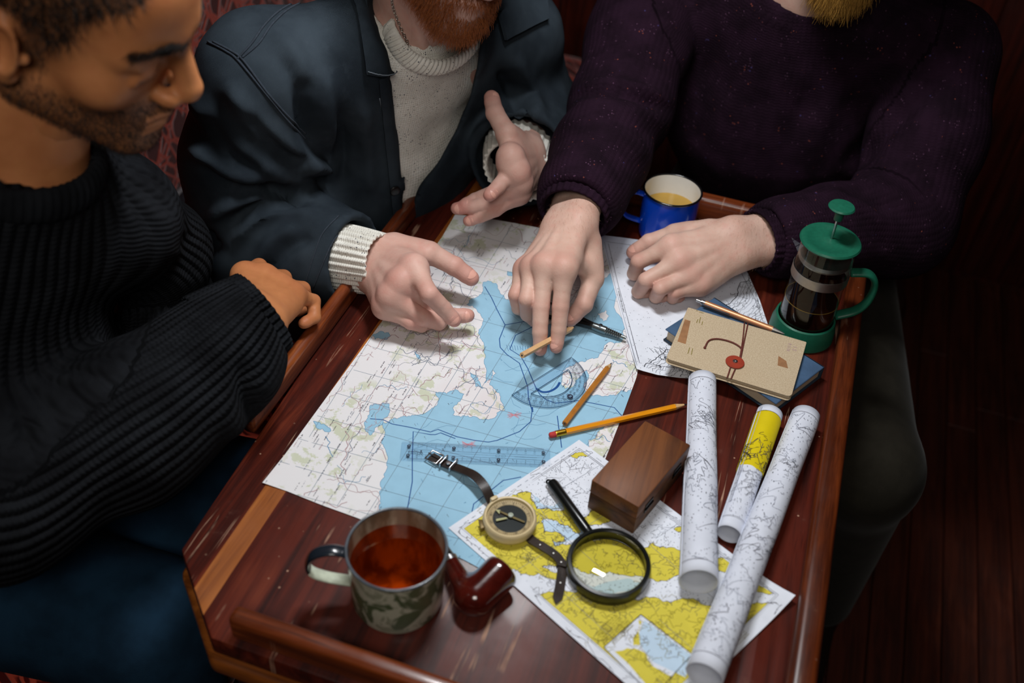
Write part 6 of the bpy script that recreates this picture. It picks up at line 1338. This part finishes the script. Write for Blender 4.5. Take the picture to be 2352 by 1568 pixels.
button_on(bvj, (903, 432), 0.0075, jk)
# chain necklace
M['silver'] = pm('silver_chain', (196, 192, 184), 0.3, metal=1.0, vary=0)
bvn = bvh_of(np.concatenate([VHw, NK[0], V]), np.concatenate([FH, NK[1]+len(VHw), F+len(VHw)+len(NK[0])]))
nl = thing_chain = None
P, N_ = drape(bvn, [(903, -20), (905, 12), (918, 50), (935, 90), (947, 115), (955, 132)], 0.0025, 60)
def chain(P, N_, parent, step=0.0042, r=0.0022):
    acc = np.r_[0, np.cumsum(np.linalg.norm(np.diff(P, axis=0), axis=1))]; s_ = np.arange(0, acc[-1], step); Q = np.array([np.interp(s_, acc, P[:, i]) for i in range(3)]).T; parts = []
    for i in range(len(Q)-1):
        x = unit(Q[i+1]-Q[i]); nn = N_[min(len(N_)-1, int(i/len(Q)*len(N_)))]; y = unit(np.cross(nn, x)); z = np.cross(x, y)
        if i % 2: y, z = z, -y
        parts.append(xf(tube([(1.35*r*math.cos(a), r*0.8*math.sin(a), 0) for a in np.linspace(0, 2*math.pi, 11)], 0.00055, 6, up=(0, 0, 1), caps=False), frame(Q[i], x, y, z)))
    return mk('necklace', join(parts), M['silver'], parent, smooth=180, label='silver chain necklace')
if len(P) > 8 and np.linalg.norm(np.diff(P, axis=0), axis=1).max() < 0.03: chain(P, N_, tA)
P, N_ = drape(bvn, [(1066, 102), (1070, 90), (1076, 78)], 0.0025, 20)
if len(P) > 6 and np.linalg.norm(np.diff(P, axis=0), axis=1).max() < 0.02: chain(P, N_, tA)
M['denim'] = pm('blue_denim', (20, 42, 60), 0.9, spec=0.12, vary=0.3, vscale=18, bump=0.5, bscale=900)
M['darktrouser'] = pm('dark_trousers', (40, 42, 48), 0.9, spec=0.12, vary=0.15)
def wear_legs(t, J, fwd, kR, kL, fR, fL, mat, r=0.085):
    F_ = legs(J, fwd, A3(kR), A3(kL), A3(fR), A3(fL), r); V, F = F_.mesh(1); mk('trousers', (V, F), mat, t, smooth=180)
    for f_ in (fR, fL): f_ = A3(f_); shoe(t, (f_[0]-fwd[0]*0.03, f_[1]-fwd[1]*0.03, -0.75), (f_[0]+fwd[0]*0.16, f_[1]+fwd[1]*0.16, -0.75), M['shoe'])
wear_legs(tA, J, fwd, (-0.40, 1.02, -0.215), (-0.31, 1.20, -0.215), (-0.44, 1.03, -0.68), (-0.35, 1.22, -0.68), M['darktrouser'], 0.075)

# ================= man in the black ribbed sweater
hB = hand_of('BR')
J = dict(shR=np.array([-0.800, 0.405, 0.235]), shL=T1(248, 500, .20), hip=np.array([-0.87, 0.58, -0.20]))
oB, RB = np.array([-0.6006, 0.6636, 0.4765]), rot_head(0.2427, 0.457, 0.1787)
J['neck'] = np.array([-0.685, 0.640, 0.318]); lat = unit(J['shL']-J['shR']); fwd = unit(np.cross(lat, E3)); fwd = unit(fwd*0.5+np.array([0.5, 0, 0])); J['chest'] = (J['shR']+J['shL'])/2-fwd*0.03-E3*0.14
elB, elBL, wBL = T1(10, 1130, .045), T1(385, 700, -.005), T1(335, 950, .02)
tB = thing('person', 'dark-haired man in a black ribbed sweater looking down, fist on the rail', 'person', (-0.87, 0.58, -0.30))
VH, FH = build_head(0.0024); VHw = place(VH, RB, oB)
nk = Field(np.minimum(oB, J['neck'])-0.15, np.maximum(oB, J['neck'])+0.14, 0.005); nk.cone(oB+RB@np.array([-0.03, 0, -0.03]), J['neck']-E3*0.05, 0.056, 0.062, 0.02); nk.cone(J['neck']-E3*0.03, J['neck']-E3*0.10, 0.06, 0.06, 0.03); NK = nk.mesh(1)
VR, FR, rR, nR, jR, _ = build_hand('BR', False, 1.02, arm_end=hB['w']+unit(elB-hB['w'])*0.10)
stb = sm(-VH[:, 2]+0.25*np.maximum(0, 0.03-VH[:, 0]), 0.026, 0.050)*sm(VH[:, 0], -0.03, -0.005)*(VH[:, 2] > -0.16)
stb *= 1-((np.abs(VH[:, 1]) < 0.024) & (VH[:, 2] > -0.081) & (VH[:, 2] < -0.0535) & (VH[:, 0] > 0.088)); stb = np.maximum(stb, ((VH[:, 2] > -0.056) & (VH[:, 2] < -0.045) & (VH[:, 0] > 0.088) & (np.abs(VH[:, 1]) < 0.03))*0.9)*0.85
stb = np.maximum(stb, 0.8*sm(0.014-np.abs(VH[:, 0]-0.010), 0, 0.010)*sm(VH[:, 2], -0.03, -0.01)*(np.abs(VH[:, 1]) > 0.055)*(np.abs(VH[:, 1]) < 0.076)*(VH[:, 2] < 0.07))
hp_ = np.array([(-400, -400), (345, -400), (338, 5), (296, 34), (240, 42), (190, 62), (160, 104), (122, 112), (100, 100), (62, 56), (25, 22), (-100, -10), (-400, -10)], float)
mir = VH*np.array([1, 0, 1])-np.abs(VH)*np.array([0, 1, 0]); hq, _ = proj(place(mir, RB, oB)); hd_, _ = near_line(hq, np.vstack([hp_, hp_[:1]])); hi_ = inside(hq, hp_); hairm = sm(np.where(hi_, hd_, -hd_), -3, 9)*(VH[:, 2] > 0.0)*(np.abs(VH[:, 1]) < 0.0785)
hairm = np.maximum(hairm, sm(-VH[:, 0], 0.015, 0.03)*sm(VH[:, 2], -0.045, -0.02)*(np.abs(VH[:, 1]) < 0.0775)); hairm = np.maximum(hairm, sm(VH[:, 2], 0.105, 0.112)*(VH[:, 0] < 0.06))
stub_all = np.maximum(stb, hairm)
brow = np.zeros(len(VH))
for q_ in (-1, 1): d_, _ = near_line(VH, [(0.102, 0.011*q_, 0.0345), (0.096, 0.030*q_, 0.0400), (0.077, 0.052*q_, 0.0350)]); brow = np.maximum(brow, sm(-d_, -0.0075, -0.003))
stub_all = np.maximum(stub_all, brow*0.9)
lid = np.zeros(len(VH))
for q_ in (-1, 1): d_, _ = near_line(VH, [(0.0945, 0.021*q_, 0.0015), (0.0955, 0.033*q_, -0.0035), (0.089, 0.0455*q_, 0.001)]); lid = np.maximum(lid, sm(-d_, -0.0036, -0.0014))
stub_all = np.maximum(stub_all, lid)
core = simple_core(J, oB-E3*0.03, J['shR'], elB, hB['w']+unit(elB-hB['w'])*0.05, J['shL'], elBL, wBL)
wl = Field(wBL-0.12, wBL+0.12, 0.004); wx = unit(wBL-elBL); wl.cone(wBL-wx*0.06, wBL, 0.026, 0.024, 0.01); wl.cone(wBL, wBL+wx*0.05, 0.024, 0.026, 0.01)
lw_ = unit(np.cross(wx, E3))
for k in range(4):
    a = wBL+wx*0.055+lw_*(0.026-0.0175*k); wl.cone(wBL+lw_*(0.012-0.008*k), a, 0.014, 0.0115, 0.008); wl.cone(a, a+wx*0.035-E3*0.006, 0.0098, 0.0088, 0.003); wl.cone(a+wx*0.035-E3*0.006, a+wx*(0.052-0.004*abs(k-1.4))-E3*0.022, 0.0088, 0.0070, 0.003)
wl.cone(wBL+lw_*0.016, wBL+wx*0.035+lw_*0.040-E3*0.012, 0.014, 0.011, 0.008); wl.cone(wBL+wx*0.035+lw_*0.040-E3*0.012, wBL+wx*0.062+lw_*0.038-E3*0.020, 0.0105, 0.0085, 0.004)
WL = wl.mesh(1)
bB = body_obj(tB, [(VHw, FH, None, stub_all), (*NK, None, None), (VR, FR, rR*0.6, None), (*core, None, None), (*WL, None, None)], M['skinB'])
for n_ in nR: mk('fingernail', n_, M['nailB'], bB, smooth=180)
M['hairB'] = pm('black_hair', (12, 10, 9), 0.55, vary=0.1)
p_, n_ = scatter(VH, FH, hairm, 9000, 7); hairs('hair', tB, place(p_, RB, oB), (n_*0.8+np.array([0.25, 0, -0.1]))@RB.T, 0.014, 0.00030, M['hairB'], curl=0.35, droop=(0, 0, -0.1), seed=8, label='short black hair')
p_, n_ = scatter(VH, FH, brow, 900, 9); hairs('eyebrow', tB, place(p_, RB, oB), (n_*0.35+np.c_[-0.35*np.ones(len(p_)), np.sign(p_[:, 1])*0.9, 0.1*np.ones(len(p_))])@RB.T, 0.009, 0.00022, M['hairB'], curl=0.1, droop=(0, 0, 0), seed=10)
p_, n_ = scatter(VH, FH, stb*(hairm < 0.1), 5200, 17); hairs('beard', tB, place(p_, RB, oB), (n_*0.8+np.array([0.2, 0, -0.8]))@RB.T, 0.0045, 0.00018, M['hairB'], seg=4, curl=0.2, droop=(0, 0, -0.3), seed=18, label='black stubble')
M['blackknit'] = knit('black_ribbed_knit', (30, 32, 36), (19, 20, 23), rib=1.6, purl=190, fuzz=0.25, depth=0.0042)
allp = np.array([J['shR'], J['shL'], J['hip'], elB, elBL, hB['w'], wBL]); lo, hi = allp.min(0)-0.22, allp.max(0)+0.18
Fb = Field(lo, hi, 0.0052); torso(Fb, J, fwd, 0.155, 1.25, 0.07, 0.070, 0.070)
wE = hB['w']+unit(elB-hB['w'])*0.002; x_ = unit(elB-hB['w'])
armR = [J['shR'], J['shR']*0.5+elB*0.5+np.array([-0.03, -0.01, 0]), elB+np.array([-0.012, 0, 0]), elB*0.5+wE*0.5+np.array([0.004, -0.010, -0.012]), elB*0.2+wE*0.8+np.array([0.006, -0.006, -0.010]), wE]
Gb = Field(lo, hi, Fb.h); sleeve(Gb, armR, [0.084, 0.084, 0.088, 0.074, 0.062, 0.050], 0.035)
Gb.cone(elB*0.55+wE*0.45+np.array([0.018, -0.020, -0.030]), elB*0.14+wE*0.86+np.array([0.028, -0.014, -0.024]), 0.064, 0.036, 0.03)   # slack of the sleeve hanging by the cuff
armL = [J['shL'], J['shL']*0.5+elBL*0.5+np.array([0.01, 0.02, 0.01]), elBL, elBL*0.5+wBL*0.5, wBL]
sleeve(Fb, armL, [0.068, 0.058, 0.054, 0.048, 0.042], 0.03)
Gb.plane(wE, -x_, wE-x_*0.03, 0.075); Gb.cone(wE-x_*0.02, wE+x_*0.02, 0.040, 0.036, 0.003, cut=True); Fb.D = Field.smin(Fb.D, Gb.D, 0.02)
Fb.cone(oB+RB@np.array([-0.03, 0, -0.05]), J['neck']+fwd*0.004, 0.062, 0.070, 0.010, cut=True)
V, F = Fb.mesh(2)
V = creases(V, F, [([(640, 1000), (585, 930), (560, 860), (575, 815)], 0.012, -0.010), ([(610, 1040), (540, 985), (500, 935)], 0.016, 0.006), ([(600, 830), (570, 900), (590, 990)], 0.010, -0.006), ([(70, 950), (55, 1010), (20, 1050)], 0.018, -0.010), ([(130, 960), (85, 1010), (60, 1080)], 0.018, 0.003), ([(470, 1190), (520, 1090), (560, 1000)], 0.014, -0.007), ([(420, 530), (440, 580), (430, 640)], 0.012, -0.006), ([(380, 480), (400, 540), (390, 600)], 0.012, 0.005)])
at = chains_attr(V, [([J['hip'], J['chest'], J['neck']], 46, 0.17, fwd), (armR, 44, 0.075, (0.3, -0.3, 1)), (armL, 38, 0.065, (0.3, 0.3, 1))])
swB = mk('sweater', (V, F), M['blackknit'], tB, smooth=180, attrs=at)
cuff(tB, hB['w'], elB, 0.0490, 0.0600, 0.062, -0.010, M['blackknit'], 34, 'cuff', flat=(1.0, 0.92), ref=(0.3, -0.3, 1))
def neck_ring(t, c, ax, f, rx, ry, tube_r, hgt, mat, name='collar', ribs=64):
    ax = unit(ax); f = unit(f-ax*np.dot(f, ax)); s_ = np.cross(ax, f); n, m = 384, 12; V = []
    for i in range(n):
        a = 2*math.pi*i/n; rd = f*math.cos(a)*rx+s_*math.sin(a)*ry; ru = unit(f*math.cos(a)+s_*math.sin(a)); rib_ = 0.0012*math.cos(a*ribs)
        for j in range(m):
            b = 2*math.pi*j/m; V.append(c+rd+ru*((tube_r+rib_)*math.cos(b))+ax*hgt*math.sin(b)-f*0)
    F = [(i*m+j, ((i+1) % n)*m+j, ((i+1) % n)*m+(j+1) % m, i*m+(j+1) % m) for i in range(n) for j in range(m)]; V = np.array(V)
    return mk(name, (V, F), mat, t, smooth=180, attrs={'rib': ('FLOAT_VECTOR', np.tile([1.0, 0.0, 0.0], (len(V), 1))), 'ribn': ('FLOAT', np.zeros(len(V)))})
neck_ring(tB, J['neck']+fwd*0.006+E3*0.006, unit(oB-J['neck']+E3*0.12), fwd, 0.078, 0.076, 0.0085, 0.020, M['blackknit'])
wear_legs(tB, J, fwd, T1(340, 1440, -.20), (-0.40, 0.74, -0.215), (-0.46, 0.40, -0.68), (-0.42, 0.78, -0.68), M['denim'], 0.100)

# ================= man in the purple sweater
hR, hL = hand_of('CR'), hand_of('CL')
J = dict(shR=T1(1505, -38, .222), shL=T1(2160, 130, .205), hip=np.array([0.03, 1.70, -0.20]))
mid = (J['shR']+J['shL'])/2; lat = unit(J['shL']-J['shR']); fwd = unit(np.cross(lat, E3)); J['neck'] = mid+fwd*0.045+E3*0.055; J['chest'] = mid-fwd*0.02-E3*0.13
elR, elL = T1(1428, 238, .128), T1(2052, 512, .035)
tC = thing('person', 'blond-bearded man in a purple sweater pointing at the map with a pencil', 'person', (0.03, 1.70, -0.30))
Rh = rot_head(math.radians(-88), math.radians(34), 0.0); oh = T1(1930, -34, .345)-Rh@np.array([0.092, 0, -0.112])
VH, FH = build_head(0.0032); VHw = place(VH, Rh, oh); hm = scalp(VH)
nk = Field(np.minimum(oh, J['neck'])-0.15, np.maximum(oh, J['neck'])+0.14, 0.006); nk.cone(oh+Rh@np.array([-0.03, 0, -0.03]), J['neck']-E3*0.04, 0.058, 0.064, 0.02); NK = nk.mesh(1)
VR, FR, rR, nR, jR, dR_ = build_hand('CR', False, 1.05, 0.034, arm_end=hR['w']+unit(elR-hR['w'])*0.13); VL, FL, rL, nL, jL, dL_ = build_hand('CL', True, 1.05, 0.034, arm_end=hL['w']+unit(elL-hL['w'])*0.13)
core = simple_core(J, oh-E3*0.03, J['shR'], elR, hR['w']+unit(elR-hR['w'])*0.06, J['shL'], elL, hL['w']+unit(elL-hL['w'])*0.06)
bC = body_obj(tC, [(VHw, FH, None, hm), (*NK, None, None), (VR, FR, rR, None), (VL, FL, rL, None), (*core, None, None)], M['skinC'])
for n_ in nR+nL: mk('fingernail', n_, M['nailA'], bC, smooth=180)
M['beardC'] = pm('blond_beard_hair', (176, 132, 62), 0.5, vary=0.3, vscale=300); M['hairC'] = pm('fair_hair', (140, 104, 56), 0.5, vary=0.2)
bm_ = sm(-VH[:, 2], 0.040, 0.060)*sm(VH[:, 0], 0.0, 0.03)*(VH[:, 2] > -0.128)*((VH[:, 2] < -0.077) | (np.abs(VH[:, 1]) > 0.022)); p_, n_ = scatter(VH, FH, bm_, 5600, 12)
hairs('beard', tC, place(p_, Rh, oh), (n_*0.45+np.array([0.25, 0, -1.0]))@Rh.T, 0.050, 0.00030, M['beardC'], seg=9, curl=0.26, droop=Rh@np.array([0.1, 0, -0.7]), seed=13, label='long blond beard')
p_, n_ = scatter(VH, FH, hm, 8000, 14); hairs('hair', tC, place(p_, Rh, oh), (n_*0.6+np.array([-0.7, 0, 0.1]))@Rh.T, 0.035, 0.00035, M['hairC'], curl=0.2, droop=(0, 0, -0.3), seed=15, label='fair hair'); brows(tC, VH, FH, Rh, oh, M['hairC'], 62)
M['armhair'] = pm('fair_arm_hair', (176, 134, 104), 0.6, vary=0)
for key, (V_, F__), hd_, el_, sd in (('R', (VR, FR), hR, elR, 31), ('L', (VL, FL), hL, elL, 32)):
    x_ = unit(el_-hd_['w']); t_ = (V_-hd_['w'])@x_; dn = normals(V_, F__)@(dR_ if key == 'R' else dL_); msk = sm(t_, -0.055, -0.01)*sm(dn, -0.1, 0.5); p_, n_ = scatter(V_, F__, msk, 900, sd)
    hairs('arm_hair', bC, p_, n_*0.45-x_*0.7+np.cross(x_, E3)*0.35, 0.009, 0.00005, M['armhair'], seg=5, curl=0.25, droop=(0, 0, -0.2), seed=sd)
M['purple'] = knit('purple_knit', (42, 24, 39), (27, 15, 25), [((128, 66, 56), 190, 0.665), ((70, 62, 112), 170, 0.70), ((86, 58, 80), 230, 0.60)], rib=0.45, purl=230, fuzz=0.9, depth=0.0016)
allp = np.array([J['shR'], J['shL'], J['hip'], elR, elL, hR['w'], hL['w']]); lo, hi = allp.min(0)-0.20, allp.max(0)+0.17
Gc = Field(lo, hi, 0.0055); Fc = Field(lo, hi, 0.0055); torso(Fc, J, fwd, 0.172, 1.25, 0.07, 0.075, 0.078)
wE = hR['w']+unit(elR-hR['w'])*0.030; xR_ = unit(elR-hR['w']); armR = [J['shR'], J['shR']*0.5+elR*0.5+np.array([0, 0, -0.004]), elR+np.array([0, 0, -0.006]), elR*0.5+wE*0.5+np.array([0, 0, -0.004]), elR*0.15+wE*0.85, wE]
sleeve(Gc, armR, [0.082, 0.076, 0.071, 0.063, 0.053, 0.047], 0.035)
wL = hL['w']+unit(elL-hL['w'])*0.042; xL_ = unit(elL-hL['w']); armL = [J['shL'], J['shL']*0.5+elL*0.5+np.array([0.012, 0, 0]), elL+np.array([0.006, 0.004, 0]), elL*0.5+wL*0.5, elL*0.15+wL*0.85, wL]
sleeve(Gc, armL, [0.082, 0.078, 0.074, 0.060, 0.049, 0.044], 0.035)
for e0, x_ in ((wE, xR_), (wL, xL_)): Gc.plane(e0, -x_, e0-x_*0.03, 0.08); Gc.cone(e0-x_*0.02, e0+x_*0.025, 0.040, 0.037, 0.003, cut=True)
Fc.D = Field.smin(Fc.D, Gc.D, 0.012)
Fc.cone(oh+Rh@np.array([-0.03, 0, -0.05]), J['neck'], 0.064, 0.074, 0.01, cut=True)
V, F = Fc.mesh(2)
V = creases(V, F, [([(1325, 205), (1400, 192), (1470, 205), (1535, 232)], 0.008, 0.009), ([(1330, 222), (1400, 212), (1470, 226), (1530, 252)], 0.007, -0.010), ([(1318, 238), (1390, 232), (1460, 250), (1520, 285)], 0.008, 0.006), ([(1380, 262), (1450, 280), (1500, 320)], 0.009, -0.006), ([(1400, 300), (1450, 330), (1480, 365)], 0.012, 0.005), ([(2185, 155), (2080, 250), (1990, 340), (1935, 400)], 0.016, -0.014), ([(1935, 398), (1990, 415), (2060, 455), (2100, 500)], 0.014, 0.009), ([(1930, 425), (1990, 445), (2050, 490)], 0.012, -0.010), ([(1900, 440), (1980, 470), (2040, 520)], 0.011, 0.006), ([(1960, 480), (2010, 530), (2040, 580)], 0.010, -0.006),
                     ([(1640, 120), (1600, 230), (1590, 360)], 0.014, -0.005), ([(1690, 200), (1650, 330), (1660, 450)], 0.016, 0.004), ([(2000, 120), (1900, 260), (1860, 380)], 0.018, 0.005), ([(1880, 180), (1800, 330), (1790, 440)], 0.018, -0.005)])
at = chains_attr(V, [([J['hip'], J['chest'], J['neck']], 74, 0.18, fwd), (armR, 52, 0.072, (0.2, 0, 1)), (armL, 52, 0.074, (0.2, 0, 1))]); mk('sweater', (V, F), M['purple'], tC, smooth=180, attrs=at)
cuff(tC, hR['w'], elR, 0.0445, 0.0500, 0.055, 0.018, M['purple'], 30, 'cuff', 0.0008, flat=(1.0, 0.92), ref=(0.2, 0, 1)); cuff(tC, hL['w'], elL, 0.0430, 0.0470, 0.055, 0.030, M['purple'], 30, 'cuff', 0.0008, flat=(1.0, 0.92), ref=(0.2, 0, 1))
neck_ring(tC, J['neck']+E3*0.004, unit(oh-J['neck']+E3*0.2), fwd, 0.080, 0.082, 0.010, 0.018, M['purple'], ribs=50)
M['moleskin'] = pm('olive_grey_trousers', (40, 37, 31), 0.92, spec=0.06, sheen=0.05, vary=0.12, vscale=40, bump=0.4, bscale=700)
wear_legs(tC, J, fwd, (-0.16, 1.28, -0.215), T1(1985, 1075, -.205), (-0.14, 1.18, -0.68), T1(1890, 1370, -.66), M['moleskin'], 0.095)

# ================= tobacco pipe (shares the smooth-body builder)
M['briar'] = pm('dark_red_briar', (66, 16, 10), 0.16, coat=0.7, vary=0.3, vscale=60); M['vulcanite'] = pm('black_pipe_stem', (12, 11, 11), 0.2, coat=0.4, vary=0); M['char'] = pm('charred_bowl', (14, 12, 12), 0.9, vary=0.2)
ba, bb = T1(1092, 1372, .020), T1(1146, 1318, .0245); sa_ = T1(1076, 1368, .016); sb_ = T1(1036, 1290, .017); bd_ = unit(bb-ba)
Fp = Field(np.minimum(np.minimum(ba, bb), sb_)-0.05, np.maximum(np.maximum(ba, bb), sb_)+0.05, 0.0012)
Fp.cone(ba, bb, 0.0178, 0.0185, 0.006); Fp.cone(sa_, sb_, 0.0125, 0.0078, 0.012); Fp.plane(bb+bd_*0.008, bd_, bb, 0.05, 0.004); Fp.cone(bb+bd_*0.02, ba+bd_*0.004, 0.0105, 0.0095, 0.002, cut=True)
Fp.plane((0, 0, 0.0012), (0, 0, -1), ba, 0.06); V, F = Fp.mesh(1)
tp = thing('tobacco_pipe', 'dark red briar tobacco pipe lying beside the tea mug', 'pipe', (ba[0], ba[1], 0.001)); mk('bowl', (V, F), M['briar'], tp, smooth=180)
zx = unit(bd_); yx = unit(np.cross(zx, E3)); mk('chamber', xf(lathe([(0.0, 0.0), (0.0088, 0.0), (0.0098, 0.022)], 30, close=False), frame(ba+bd_*0.006, yx, np.cross(zx, yx), zx)), M['char'], tp)
sd_ = unit(sb_-sa_); mk('band', tube([sb_-sd_*0.001, sb_+sd_*0.004], 0.0082, 24), M['steel'], tp)
e_ = T1(1003, 1232, 0.013); e2_ = T1(985, 1196, 0.010); mk('stem', tube(smooth_path([sb_+sd_*0.003, sb_*0.5+e_*0.5, e_, e2_], 24), np.linspace(0.0068, 0.0038, 24), 14), M['vulcanite'], tp, smooth=180)
